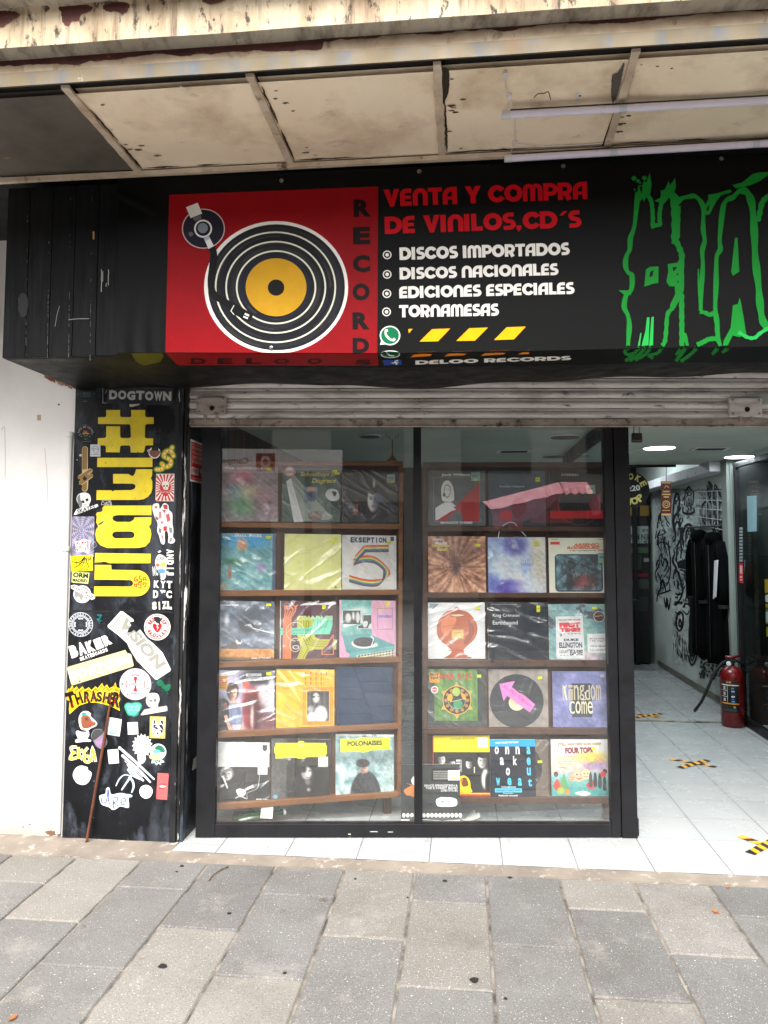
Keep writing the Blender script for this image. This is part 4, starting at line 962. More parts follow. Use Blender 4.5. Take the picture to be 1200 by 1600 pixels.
G().fbox(2.42,2.8,6.26,6.30,1.955,1.975).build('diffuser', M['lamp'], lt); G().fbox(2.42,2.8,6.25,6.31,1.977,2.0).build('housing', M['white_plastic'], lt)
ld = bpy.data.lights.new('strip_lamp', 'AREA'); ld.shape = 'RECTANGLE'; ld.size = .3; ld.size_y = .03; ld.energy = 1.6; ld.color = (.88,.96,1)
lo = bpy.data.objects.new('strip_lamp', ld); COL.objects.link(lo); lo.parent = lt; lo.location = (0,0,-.05)
g = G(); q = [hU(x, y, 2.21) for x, y in ((1167,775),(1182,774),(1182,830),(1168,831))]; g.prism(q, U*.004); tag(g.build('paper_notice', pmat('pale_paper', (98,124,130), (88,114,120), 5)), 'pale blue paper notice taped on the glass display case', 'notice')
rr = random.Random(31)
bucket = thing('bucket', 'green plastic bucket low in the glass display case', 'bucket', W(2.42, 6.15, .56)); G().lathe(W(2.42,6.15,.56), [(.06,0),(.075,.13),(.083,.133),(.083,.15),(.074,.15),(.07,.14)], 20).build('tub', pmat('green_plastic', (86,140,98), (70,120,84), 4, rough=.4), bucket, smooth='auto')
g = G(); g.fbox(2.36,2.6,5.9,6.3,.09,.53); bx = tag(g.build('carton', pmat('carton', (120,112,96), (100,92,78), 4), bevel=.004), 'brown carton on the bottom of the glass display case', 'carton')
for k in range(9):
    z = (.951, 1.351, .951, 1.351, 1.721, .951, 1.351, 1.721, .951)[k]; vv = 5.75 + .075*k; c = [(170,60,90),(70,120,150),(190,150,60),(90,60,130),(200,190,180),(60,110,80),(140,40,40),(80,90,150),(200,120,60)][k]
    P = W(2.45 + .05*(k % 3), vv, z); r = .03
    mt = pmat('jar_colour', c, tuple(int(x*.7) for x in c), 5, rough=.25, bump=0); jr = thing('jar', 'coloured glass jar on a shelf of the display case', 'jar', P, 'coloured jars in the display case')
    G().lathe(P, [(r,0),(r,.1),(r*.7,.125),(r*.62,.14)], 16).build('jar_body', mt, jr, smooth='auto'); G().lathe(P + Z*.141, [(r*.68,0),(r*.68,.02)], 16).build('lid', M['metal_dark'], jr, smooth='auto')
A = Art(lambda x, y, h: hU(x, y, 2.40 - h)); A.rect(1194,905,1215,975,(196,150,60)); A.rect(1194,955,1215,972,(226,226,220)); A.disc(1200,935,9,(30,28,28)); A.disc(1200,935,6,(226,220,206)); A.poly([(1194,985),(1200,978),(1204,992),(1196,996)],(230,180,40))
tag(A.build('poster', M['print']), 'small yellow and black poster inside the glass display case', 'poster')
A = Art(lambda x, y, h: hU(x, y, 2.184 - h))
A.poly([(1154.5,879),(1161,880),(1161,912),(1154.5,910)], (168,30,40)); A.poly([(1156,883),(1160,884),(1160,897),(1156,896)], (206,150,150)); A.rect(1156,900,1160,903,(206,160,160)); A.rect(1156,905,1160,907,(206,160,160))
tag(A.build('safety_sign', M['sticker']), 'small red and white safety sign on the white column', 'sign')
A = Art(lambda x, y, h: hU(x, y, 2.1842 - h))
for k in range(11): A.rect(1155, 824+k*5, 1160.5, 827.6+k*5, (120,128,130))
tag(A.build('notice_strip', M['sticker']), 'tall strip of small grey notices on the white column', 'notice')

# things at the far end of the passage
cb = thing('display_cabinet', 'tall dark cabinet with posters at the rear of the passage', 'cabinet', W(1.85, 9.7, .03))
g = G(); g.fbox(1.2, 2.2, 9.55, 9.9, .03, 2.05); g.build('carcass', M['dark'], cb)
g = G(); g.fbox(2.02,2.07,9.50,9.549,FZ,2.0); g.fbox(1.72,1.78,9.50,9.549,FZ,2.0); g.build('door_frame', M['frame'], cb)
A = Art(lambda x, y, h: hF(x, y, 9.548 - h))
for (x0,y0,x1,y1,c) in [(984,788,996,806,(120,96,40)),(1000,790,1014,806,(110,88,36)),(984,822,1013,849,(128,138,134)),(984,855,1013,864,(60,84,60)),(1006,872,1014,878,(120,124,120)),(985,896,1012,901,(110,30,36)),(984,905,1014,920,(56,64,60)),(988,866,1002,890,(54,60,44)),(984,932,1012,955,(36,46,44))]: A.rect(x0,y0,x1,y1,c)
A.text('RS', (999,835), (985,835), 8, (30,32,32)); A.text('EN', (1013,835), (1002,835), 8, (30,32,32)); A.text('LE', (1012,827), (1003,827), 4, (30,32,32)); A.text('S', (1012,845), (1006,845), 6, (30,32,32)); A.rect(988,838,996,845,(34,36,36))
A.build('poster', M['print'], cb)
ct = thing('folding_table', 'black folding table with pale crossed legs at the passage rear', 'table', W(1.55, 9.2, .03))
g = G(); g.fbox(1.15,1.95,8.95,9.4,.78,.81); g.build('tabletop', M['dark'], ct)
for k, (a, b) in enumerate([((1.2,.04),(1.85,.77)), ((1.85,.04),(1.2,.77))]): G().tube([W(a[0],9.0+.05*k,a[1]), W(b[0],9.0+.05*k,b[1])], .016, 8).build('leg', M['metal'], ct, smooth=True)
g = G(); q = hZ(1000,730,2.15); g.tube([W(1.2,7.0,2.13), W(1.87,7.0,2.13)], .012, 8); tag(g.build('rail_track', M['dark'], smooth='auto'), 'thin black rail under the ceiling beyond the doorway', 'rail')
# round hanging sign
P = hF(986, 765, 7.3)
sg = thing('round_sign', 'round black hanging sign with yellow lettering in the doorway', 'sign', P)
rad = (hF(1014,765,7.3) - P).length * 1.02
G().lathe(P + N*.006, [(rad,0),(rad,.012)], 40, -N).build('disc', M['dark'], sg, smooth='auto')
A = Art(lambda x, y, h: P + (U*x - Z*y)*rad - N*(.0075 + h))
A.ringtext('SMOKE', 0, 0, .56, .36, (226,214,120), 190, 350, bold=.04, wr=.85); A.text('4:20', (-.3,.12), (.5,.05), .32, (226,232,230), .03); A.ringtext('SHOP', 0, 0, .86, .4, (226,214,120), 150, 30, inward=True, bold=.04, wr=.8)
A.build('lettering', M['sticker'], sg)
G().tube([P + Z*rad, W(uv(P)[0], 7.3, 2.68)], .003, 6).build('cord', M['dark'], sg)
# red hanging sign
a, b = hF(1033,752,7.2), hF(1050.5,805,7.2); a = hF(1033,752,7.2)
q = [hF(1033,806,7.2), hF(1049,806,7.2), hF(1049,752,7.2), hF(1033,752,7.2)]
hs = thing('hanging_sign', 'narrow red and gold sign hanging in the passage', 'sign', q[0])
g = G(); g.prism(q, N*.012); g.build('board', pmat('sign_red', (110,20,20), (80,12,14), 5, rough=.4), hs)
A = Art(lambda x, y, h: hF(x, y, 7.1985 - h)); gold = (226,190,120)
A.rect(1033.5,752.5,1048.5,755.5,gold); A.rect(1033.5,802.5,1048.5,805.5,gold); A.stroke(curve([(1038,763),(1041,759),(1045,762)],5),1.2,gold)
for y, x0, x1 in ((768,1036,1046),(772.5,1034.5,1047.5),(776.5,1037,1045)): A.rect(x0,y-1,x1,y+1,(240,206,110))
A.ring(1041,788,4.6,6,gold,ry=1.0); A.ring(1041,788,2,3,gold); A.rect(1035,797,1047,798,gold); A.build('lettering', M['sticker'], hs)
G().tube([hF(1041,752,7.2), hF(1041,728,7.2)], .003, 6).build('cord', M['dark'], hs)

# ------------------------------------------------------------------ the street opposite (seen mirrored in the glass)
bo = thing('street_building', 'plain street building across the road', 'building', W(0, -16, 0))
bm_ = pmat('street_render', (142,134,122), (116,110,102), .6, rough=.85, bump=.1)
g = G(); g.fbox(-30, 30, -24, -15.5, 0, 8.5); g.build('wall', bm_, bo)
for i in range(14):
    for z in (.3, 3.6, 6.2):
        u0 = -28 + i*4; G().fbox(u0, u0+2.2, -15.5, -15.47, z, z + (2.4 if z < 1 else 1.6)).build('window', M['frame'], bo)
st = thing('station_shelter', 'long pale bus station roof band across the road', 'shelter', W(0, -4.6, 0))
G().fbox(-6.5, -.2, -5.2, -4.6, 2.62, 2.95).build('roof_band', pmat('band_paint', (232,224,216), (220,212,204), 3), st)
for uu in (-6,-3.4,-.8): G().fbox(uu, uu+.12, -5.0, -4.9, -.13, 2.62).build('post', M['metal_dark'], st)
A = Art(lambda x, y, h: W(-1.7 - x, -4.598 + h, 2.9 - y)); A.text('Campeche', (0,.22), (.62,.22), .13, (90,70,62)); A.rect(-.42,.02,-.12,.3,(150,40,36)); A.ring(-.27,.16,.04,.08,(220,190,180),ry=1.3)
A.build('lettering', M['sticker'], st)
sl = thing('market_stall', 'street stall with a dark red awning behind the photographer', 'stall', W(2, -1.8, 0))
awn = pmat('awning_cloth', (212,112,124), (194,90,104), 2, rough=.7, bump=.3, bscale=4)
def sp(X, Yv, z): return Vector((X, 7.77 - Yv, z))
def awning_face(A0, A1, B0, B1, name, seed, n=16, m=6, sag=.02, scal=0):
    g = G(); r = random.Random(seed); vs = []
    for j in range(m+1):
        for i in range(n+1):
            t, s = i/n, j/m; p = (A0*(1-t)+A1*t)*(1-s) + (B0*(1-t)+B1*t)*s
            p = p + Vector((0, .02*math.sin(9*t+seed)*s, -sag*math.sin(math.pi*t)*math.sin(math.pi*s) + .012*math.sin(23*t+seed)*s - scal*abs(math.sin(6*math.pi*t))*(s == 1)))
            vs.append(p)
    g.add(vs, [(j*(n+1)+i, j*(n+1)+i+1, (j+1)*(n+1)+i+1, (j+1)*(n+1)+i) for j in range(m) for i in range(n)]); return g.build(name, awn, sl, smooth=True, normals=False)
awning_face(sp(1.28,9.9,1.98), sp(2.22,9.7,2.22), sp(1.26,9.0,1.83), sp(2.16,9.1,2.05), 'awning', 1)
awning_face(sp(1.26,9.0,1.83), sp(2.16,9.1,2.05), sp(1.28,8.97,1.63), sp(1.85,9.08,1.78), 'valance', 2, scal=.03)
awning_face(sp(2.24,9.7,2.22), sp(2.58,9.7,2.22), sp(2.14,9.05,2.03), sp(2.48,9.05,2.04), 'awning', 3)
awning_face(sp(2.5,9.4,1.96), sp(2.66,9.4,2.06), sp(2.52,9.2,1.78), sp(2.6,9.2,1.80), 'awning', 5)
pr_ = pmat('panel_red', (214,24,30), (196,16,24), 3, rough=.5)
for X0, X1, z0, z1 in ((1.84,2.35,1.70,1.84), (2.54,3.2,1.75,1.86), (1.56,1.72,1.62,1.72)): G().wbox(X0, X1, 7.77-9.6, 7.77-9.5, z0, z1).build('red_panel', pr_, sl)
g = G(); g.prism([sp(2.09,9.5,1.84), sp(2.19,9.5,1.84), sp(2.14,9.5,2.06), sp(2.11,9.5,2.06)], Vector((0,.03,0))); g.build('red_panel', pr_, sl)
G().wbox(1.3, 3.6, 7.77-10.6, 7.77-10.5, .0, 2.0).build('back_sheet', M['dark'], sl)
for X in (1.32, 2.42, 3.3): G().tube([sp(X,9.45,-.02), sp(X,9.45,1.9)], .03, 8).build('pole', M['metal_dark'], sl)
# ------------------------------------------------------------------ printed banner on the sign box
def ripple(u, z):
    if u > -1.235: return 0.0
    t = min(1, (-1.235 - u)/.05)
    a = (z - 2.90) + .55*(u + 1.40); b = (z - 2.26) - 1.3*(u + 1.40)
    return t * (.007*math.exp(-(a/.018)**2)*math.exp(-((u+1.38)/.14)**2) + .0035*(1 + math.sin((u+1.43)*(70+60*(z-2.24)) + 2*math.sin(z*9)))*max(0, 1-(z-2.24)/.3)**1.3)
def banner(x, y, h):
    P = hF(x, y, 3.012); u, v, z = uv(P); zf = zfold(u)
    if z >= zf: return P - N*(h + ripple(u, z))
    Q = hZ(x, y, zf - .003); Q = hZ(x, y, zf - .06*max(0, uv(Q)[1] - 3.012)); return Q - Z*h
_FY = {}
def foldy(x):   # where the banner turns under the box
    if x not in _FY:
        a, b = 520.0, 575.0
        for _ in range(30):
            m_ = (a+b)/2; q = uv(hF(x, m_, 3.012))
            if q[2] > zfold(q[0]): a = m_
            else: b = m_
        _FY[x] = (a+b)/2
    return _FY[x]
def stripy(x): return float(np.interp(x, [178,283,590,880,1000,1190,1400], [560,572,574.5,571,567,566,564]))
def topy(x): return float(np.interp(x, [186,600,1200,1400], [279.5,263,238.5,230]))
A = Art(banner)
BK = (8,9,9)
xs = [185 + i*2.5 for i in range(30)] + [260 + i*37 for i in range(33)]
h = A.up()
rows = lambda x: [topy(x) + (foldy(x)-.15-topy(x))*j/60 for j in range(61)] + [foldy(x)+.15 + (stripy(x)-foldy(x))*j/3 for j in range(4)]
vs = []
for x in xs: vs += [A.mp(x, y, h) for y in rows(x)]
m = 65
A.g.add(vs, [(i*m+j, i*m+j+1, (i+1)*m+j+1, (i+1)*m+j) for i in range(len(xs)-1) for j in range(m-1)], lin(BK))
A.h = .0006
RED = (136,7,17)
xr_ = [258.5 + 331*i/8 for i in range(9)]
A.poly([(264.5,304.5),(591,291.5)] + [(x, foldy(x)-.5) for x in xr_[::-1]], RED)
A.poly([(x, foldy(x)+.4) for x in xr_] + [(592,571),(278,570.5)], RED)
# smear of old yellow paint at the banner's left return
A.poly([(205,552),(232,550.5),(252,551),(256,556),(250,566),(225,571),(213,565)], (84,82,20))
cx, cy, ry = 431.5, 449, .92
A.poly([(x, min(y, foldy(x)-.7)) for x, y in arc(cx, cy, 112.5, 112.5*ry, 0, 360, 64)[:-1]], (228,224,218)); A.disc(cx+.5, cy, 107, (30,31,36), 64, ry)
for k, r in enumerate((102, 86.5, 70, 54)): A.ring(cx+.5, cy, r-9, r, ((38,38,42),(26,27,33),(40,39,40),(30,32,44))[k], 56, ry)
rr = random.Random(4)
for k in range(60):
    a = rr.uniform(0, 360); r = rr.uniform(48, 103); A.ring(cx, cy, r, r+rr.uniform(1,4), rr.choice([(24,25,30),(44,44,50),(34,36,52),(52,50,48)]), 6, ry, a, a+rr.uniform(8,40))
for r in (93.5, 77.5, 61.5): A.ring(cx-(r-60)*.03, cy, r-1.3, r+1.3, (214,216,196), 60, ry)
A.disc(cx, cy, 47.5, (196,148,30), 56, .955); A.disc(cx, cy+.5, 13, (20,18,16), 30, .98)
# tone arm
A.disc(318,357.5,33.5,(200,180,178),40,.93); A.disc(318,357.5,32,(34,32,44),40,.93); A.disc(317.5,357.5,14,(230,228,224)); A.disc(317.5,357.5,11.5,(28,28,34)); A.disc(317,356.5,8,(122,132,146)); A.disc(298.5,366,3.6,(96,100,112))
A.poly([(291,324),(309,317),(316,334),(298,341)], (222,220,216)); A.poly([(301,341),(314,336),(315,342),(305,346)], (100,100,106))
A.poly([(318,371),(326,368),(335,386),(326,389)], (222,222,222)); A.poly([(318,371),(326,368),(328,374),(321,377)], (168,174,190))
A.stroke(curve([(330,387),(334,397),(332,420),(330,440),(333,458),(348,470),(370,482)], 6), 11, (20,20,22)); A.poly([(362,476),(371,476),(396,492),(390,504),(363,490)], (18,18,20)); A.stroke([(366,477),(361,486),(366,492)], 1.4, (214,220,206))
A.poly([(383,489),(390,492),(389,495),(382,492)], (228,228,226)); A.poly([(381,493.5),(388,496.5),(387,499),(380,496)], (228,228,226))
for ch, x, y in (('R',566.5,339),('E',565.5,382),('C',565,426),('O',564.5,470),('R',564.5,515)): A.text(ch, (x-13.5,y), (x+13.5,y-.5), 27, (22,10,12), .055)
A.text('D', (551,552), (577,552), 24, (22,10,12), .055)
for ch, x in (('D',310),('E',351.5),('L',396),('O',440),('O',492),('S',568)): A.text(ch, (x-12,568.3 if ch != 'S' else 570), (x+12,568.3 if ch != 'S' else 570), 9, (46,8,14), .05)
# lettering
RT, WT = (190,10,24), (232,229,222)
bautext(A, 'VENTA Y COMPRA', (600,323.5), (918,311), 27, RT)
bautext(A, 'DE VINILOS,CD´S', (601.5,366), (907,355.5), 27, RT)
for t, p0, p1, hh in (('DISCOS IMPORTADOS',(624.5,406.5),(889,398.5),19.5), ('DISCOS NACIONALES',(624.5,437),(871.5,430),18.5), ('EDICIONES ESPECIALES',(624,466.5),(896.5,459.5),18.5), ('TORNAMESAS',(624,496),(778.5,493.5),19)): bautext(A, t, p0, p1, hh, WT)
for x, y in ((605,398.5),(605,429),(604.5,459),(604,487.5)): A.ring(x, y, 5.2, 6.8, WT, 28); A.disc(x, y, 2.8, WT, 20)
YT = (248,176,8)
for q in ([(638,514.5),(645,514),(639,521)], [(675,514.5),(703.5,513.5),(684.5,533.5),(655.5,534)], [(733,513),(762.5,512),(742,532.5),(713,533)], [(791.5,511.5),(821.5,510.5),(803,530.5),(772,531.5)]): A.poly(q, YT)
YO = (226,130,20)
for q in ([(652,550.5),(681,549.5),(672,555.5),(641,557.5)], [(707,549.5),(739,548.3),(724,554.5),(694,556)], [(765,548.3),(797,547.2),(786,553),(751,555)], [(824,547.4),(828,547.2),(826,552.5),(809,553)]): A.poly(q, YO)
GN = (6,112,70)
A.disc(609.5, 524.5, 16, (232,232,228), 36, .95); A.poly([(596,531),(594,539),(604,538)], (232,232,228)); A.disc(609.5,524.5,14,GN,36,.95)
A.stroke(curve([(603,516),(603,523),(609,530),(616,532)], 5), 3.4, WT); A.stroke([(602,517.5),(606,516)], 4, WT); A.stroke([(614,532.5),(617,529)], 4, WT)
A.disc(610, 553.2, 15, (226,226,222), 30, .36); A.disc(610,553.2,13.2,GN,30,.33); A.stroke([(604,551),(609,554.5),(616,555.5)], 1.8, WT)
A.poly([(598,561.5),(627,561),(628,569),(600,570)], (36,66,150)); A.stroke([(620,569),(617.5,564),(622,562.3)], 2.2, WT); A.stroke([(612,566.3),(622.5,565.8)], 1.4, WT)
bautext(A, 'DELOO RECORDS', (649,568.8), (891,561.5), 6.3, WT)
def Gz(p): return [(940 + x/4.573, 250 + y/4.573) for x, y in p]
GR = (18,126,42); GL = (34,160,70); A.h = hb_ = .0026; gk_ = [0]
def cyc(): gk_[0] += 1; A.h = hb_ + (gk_[0] % 24)*A.STEP
def gs(p, w, c=GR): cyc(); A.stroke(curve(Gz(p), 5), w/4.573, c, False, lambda t: 1 + .16*math.sin(t*37))
def gpz(p, c=GR, **k): cyc(); A.poly(Gz(p), c, **k)
gs([(258,230),(250,320),(232,480),(205,560),(200,640),(176,690),(170,760),(188,805),(216,830),(212,925),(176,965),(160,1050),(186,1110),(197,1180),(192,1260),(188,1328)], 33)
gpz([(120,932),(222,934),(205,968),(165,970)])
gpz([(250,300),(262,180),(284,245),(292,200),(300,150),(318,165),(343,92),(350,150),(356,170),(342,275),(318,268),(300,300),(290,275),(275,300)])
for x, y, r in ((230,132,19),(258,150,14),(305,130,18),(274,166,8),(234,214,8),(292,186,9),(272,190,6)): A.poly(rag(Gz([(x-r,y),(x,y-r*.8),(x+r,y),(x,y+r)]), .25, x), GR)
gs([(338,265),(356,310),(364,400),(364,478)], 30); gs([(352,482),(385,470),(425,462)], 28); gs([(418,466),(412,400),(424,320),(440,250)], 30)
gpz([(376,296),(425,268),(420,222),(452,212),(476,152),(490,180),(524,130),(530,192),(518,232),(548,262),(560,290),(520,310),(485,262),(458,300),(440,320),(400,302)])
gs([(508,250),(520,330),(526,440),(524,560),(528,600)], 54); gs([(535,590),(558,640),(572,690),(566,780),(566,880),(562,960)], 40)
gpz([(470,745),(540,735),(585,655),(588,900),(553,1010),(520,1065),(486,1055),(490,1030),(525,960),(520,905),(482,905),(462,870),(475,800)], holes=())
gpz([(505,768),(540,765),(512,800)], BK); gpz([(530,820),(548,806),(545,826)], BK); gpz([(535,872),(548,862),(548,884)], BK)
gpz([(315,785),(345,765),(405,762),(405,880),(372,885),(304,908)]); gpz([(345,800),(372,788),(362,830),(342,842)], BK)
gs([(508,1058),(470,1105),(460,1220),(450,1300),(430,1328)], 30)
gpz([(323,1125),(342,1126),(334,1325),(284,1330),(312,1220)], GL); gpz([(355,1124),(372,1122),(366,1325),(338,1330)], GL); gpz([(276,1235),(284,1240),(272,1328),(258,1330)], GL)
for p in ([(188,1338),(165,1362),(185,1384),(225,1378)], [(268,1338),(235,1375),(170,1432)], [(312,1338),(268,1385),(200,1430)], [(350,1338),(310,1385),(240,1425)], [(430,1336),(400,1375),(340,1392),(370,1412)]): gs(p, 24, GR)
gs([(552,330),(548,450),(545,560)], 24); gs([(570,960),(571,1100),(572,1220),(572,1330)], 36)
gs([(540,310),(570,278),(620,265),(662,260),(700,290),(725,345),(724,450),(726,520),(735,580),(718,650),(722,760),(712,900),(706,1078)], 32)
gs([(700,1085),(738,1092),(768,1108),(812,1096),(822,1180),(826,1262),(848,1330)], 30); gs([(690,780),(690,900),(698,1040)], 10)
gs([(820,1278),(765,1282),(720,1305),(680,1322)], 34)
for p in ([(590,1240),(612,1328)], [(575,1338),(530,1388)], [(600,1338),(560,1395),(530,1432)], [(680,1336),(640,1380),(565,1435)], [(830,1338),(790,1385)], [(905,1336),(862,1372)]): gs(p, 26, GR)
gs([(1030,212),(980,226),(938,268),(892,290),(866,345),(842,560),(846,640),(820,700),(816,900),(810,1060),(822,1160),(832,1280)], 34)
gs([(1000,216),(1042,240),(1072,320),(1088,500),(1096,700),(1118,900),(1132,1050),(1150,1150),(1185,1205)], 50)
gpz([(950,560),(970,556),(982,800),(935,830),(924,800),(940,650)]); gpz([(936,1040),(972,1030),(985,985),(996,1030),(1012,1120),(1032,1250),(980,1268),(935,1255),(900,1325),(865,1328),(872,1290),(920,1200)])
gs([(975,1230),(1040,1268),(1090,1272),(1130,1240),(1200,1195)], 26, GL); gs([(1240,255),(1180,270),(1145,310),(1126,390),(1112,440)], 38)
gpz([(745,396),(735,330),(762,282),(758,252),(830,238),(918,212),(928,230),(850,256),(822,292),(792,345),(772,388)]); gpz([(746,372),(752,340),(772,318),(764,360)], BK)
gpz([(932,182),(1000,165),(1078,102),(1120,92),(1250,86),(1250,100),(1180,115),(1130,152),(1062,182),(960,206)])
for k, dx in enumerate((270, 520)):   # the lettering goes on past the corner of the photo
    gs([(1150+dx,212),(980+dx,300),(960+dx,600),(980+dx,1000),(1010+dx,1290)], 36); gs([(1150+dx,212),(1180+dx,500),(1170+dx,900),(1180+dx,1200)], 40)
bann = A.build('banner', M['banner']); tag(bann, 'black record shop banner with red turntable panel, lettering and green drip letters', 'banner')
BASE[bann.name] = bann.location.copy()
for x, y in ((655,268.5),(1127,248.5),(440,283),(424,544),(880,260)):
    G().lathe(banner(x, y, .003), [(.009,0),(.008,.003),(.0045,.004),(.004,.001)], 14, -N).build('eyelet', M['metal'], bann, smooth='auto')

# ------------------------------------------------------------------ stickers on the pillar
T1, T2, T3, T4 = (100,600,6.6667), (100,780,6.6667), (95,945,6.6667), (90,1100,6.3158)
def stick(tz, lvl=0):
    ox, oy, s = tz
    return Art(lambda x, y, h: hF(ox + x/s, oy + y/s, 3.6985 - h - .0011*lvl))
def fin(A, name, label, cat='sticker', group='stickers on the pillar', mat='sticker'):
    o = A.build(name, M[mat]); tag(o, label, cat, group); return o
Wh, Bk, Gy, Rd = (232,231,226), (20,20,22), (140,138,134), (196,28,36)
def skull(A, cx, cy, r, c=Wh, k=Bk):
    A.poly(curve([(cx-r,cy-.1*r),(cx-.75*r,cy-.8*r),(cx,cy-1.1*r),(cx+.75*r,cy-.8*r),(cx+.95*r,cy),(cx+.7*r,cy+.55*r),(cx+.6*r,cy+1.1*r),(cx,cy+1.2*r),(cx-.5*r,cy+1.05*r),(cx-.62*r,cy+.55*r)], 4, True), c)
    for sx in (-1,1): A.poly(curve([(cx+sx*.14*r,cy+.1*r),(cx+sx*.5*r,cy-.08*r),(cx+sx*.62*r,cy+.28*r),(cx+sx*.3*r,cy+.42*r)], 4, True), k)
    A.poly([(cx,cy+.45*r),(cx+.12*r,cy+.7*r),(cx-.12*r,cy+.7*r)], k)
    for t in (-.3,-.1,.1,.3): A.stroke([(cx+t*r,cy+.85*r),(cx+t*r,cy+1.12*r)], r*.06, k)
def pattee(A, cx, cy, r, col, a0=0, w=.34, ry=1.0):
    for q in range(4):
        a = R(a0 + 90*q); f = lambda u, v: (cx + r*(u*math.cos(a) - v*math.sin(a)), cy + r*ry*(u*math.sin(a) + v*math.cos(a)))
        A.poly([f(.06,-.05), f(.5,-.14), f(.92,-w), f(1.0,0), f(.92,w), f(.5,.14), f(.06,.05)], col)
# top plates
A = stick(T1, 0); A.stroke([(620,20),(405,20),(405,198),(470,198)], 5, (176,178,180)); A.stroke([(430,100),(440,75),(445,60)], 8, (150,150,150)); fin(A, 'sticker', 'black sticker with a thin white outline half hidden by the slate lettering plate')
A = stick(T1, 1); A.poly([(456,27),(1140,36),(1132,226),(440,202)], (42,46,54)); A.chars('DOGTOWN', (465,160), (1120,178), 95, (196,196,194), .06, .92, 4); fin(A, 'sticker', 'long slate sticker with pale ragged lettering at the top of the pillar')
A = stick(T1, 2); A.poly([(680,212),(790,206),(786,218),(715,238),(684,238)], (206,200,180)); fin(A, 'sticker', 'small torn cream scrap under the slate lettering plate')
A = stick(T1); A.poly([(128,72),(340,70),(350,140),(125,140)], (30,36,42)); A.rect(200,85,280,112,(64,74,82)); A.disc(145,108,14,(58,68,76)); A.disc(312,100,10,(64,74,82)); A.rect(195,124,285,130,(80,84,88)); A.rect(205,20,265,27,(84,86,88)); A.rect(195,176,240,182,(104,106,106)); fin(A, 'sticker', 'dim dark sticker with grey bars at the top corner of the pillar')
# big yellow lettering
A = stick(T1); YL = (240,214,48)
def t2(p): return [(x, y + 180*6.6667) for x, y in p]
A.poly([(355,345),(425,345),(440,335),(440,270),(585,270),(585,335),(600,345),(690,345),(700,335),(700,270),(845,270),(845,335),(860,345),(935,345),(934,415),(860,418),(845,432),(842,550),(855,565),(930,565),(928,638),(850,640),(845,655),(835,700),(820,715),(775,712),(760,700),(765,715),(695,713),(693,655),(680,640),(600,640),(585,652),(580,712),(436,710),(436,655),(422,640),(350,638),(352,565),(425,562),(440,548),(440,440),(585,440),(585,548),(600,562),(682,562),(698,548),(692,432),(680,420),(355,416)], YL)
A.poly([(347,768),(485,768),(490,774),(496,768),(922,768),(921,865),(345,865)], YL)
A.poly([(750,888),(920,888),(918,950),(904,985),(920,1010),(921,1085),(908,1135),(875,1175),(830,1200),(780,1208),(337,1207),(340,1107),(495,1107),(510,1122),(522,1107),(700,1105),(736,1090),(746,1068),(738,1048),(715,1038),(512,1036),(512,937),(672,937),(690,950),(715,960),(735,940),(745,912)], YL)
A.poly(t2([(912,65),(420,66),(400,92),(402,120),(385,132),(345,136),(332,158),(342,180),(334,240),(356,285),(334,315),(325,370),(337,430),(380,482),(450,508),(780,508),(850,492),(893,445),(910,370),(905,320),(885,288),(908,255),(912,188),(735,188),(725,215),(690,236),(550,236),(515,220),(505,198),(515,175),(560,166),(912,166)]), YL, [t2(arc(545,372,42,35,90,270,8) + arc(695,372,40,35,-90,90,8))])
A.poly(t2([(352,262),(418,222),(402,250),(372,268)]), (40,38,20))
A.poly(t2([(325,560),(905,568),(902,667),(470,667),(440,655),(410,650),(385,656),(320,660)]), YL)
A.poly(t2([(322,685),(492,685),(495,735),(760,740)] + arc(760,875,136,136,-90,90,16) + [(312,1010),(314,908),(680,910)] + arc(684,876,35,34,90,-90,8) + [(316,838)]), YL)
fin(A, 'vinyl_lettering', 'big yellow hash and digits reading sideways down the pillar', 'lettering', None)
A = stick(T2, 1); rc = (190,24,24)
for dx, dy, fl in ((0,0,1),(0,0,-1)):
    f = lambda pts: [(793 + fl*(x-793), 862 + fl*(y-862)) for x, y in pts]
    A.stroke(f([(760,805),(735,820),(730,850),(765,852),(765,835),(750,835)]), 9, rc); A.stroke(f([(815,800),(785,800),(783,830),(808,832),(808,858),(780,858)]), 9, rc); A.stroke(f([(826,852),(828,812),(845,812),(858,850)]), 9, rc); A.stroke(f([(828,835),(850,835)]), 7, rc)
fin(A, 'sticker', 'round red letter symbol stuck on the lowest yellow digit')
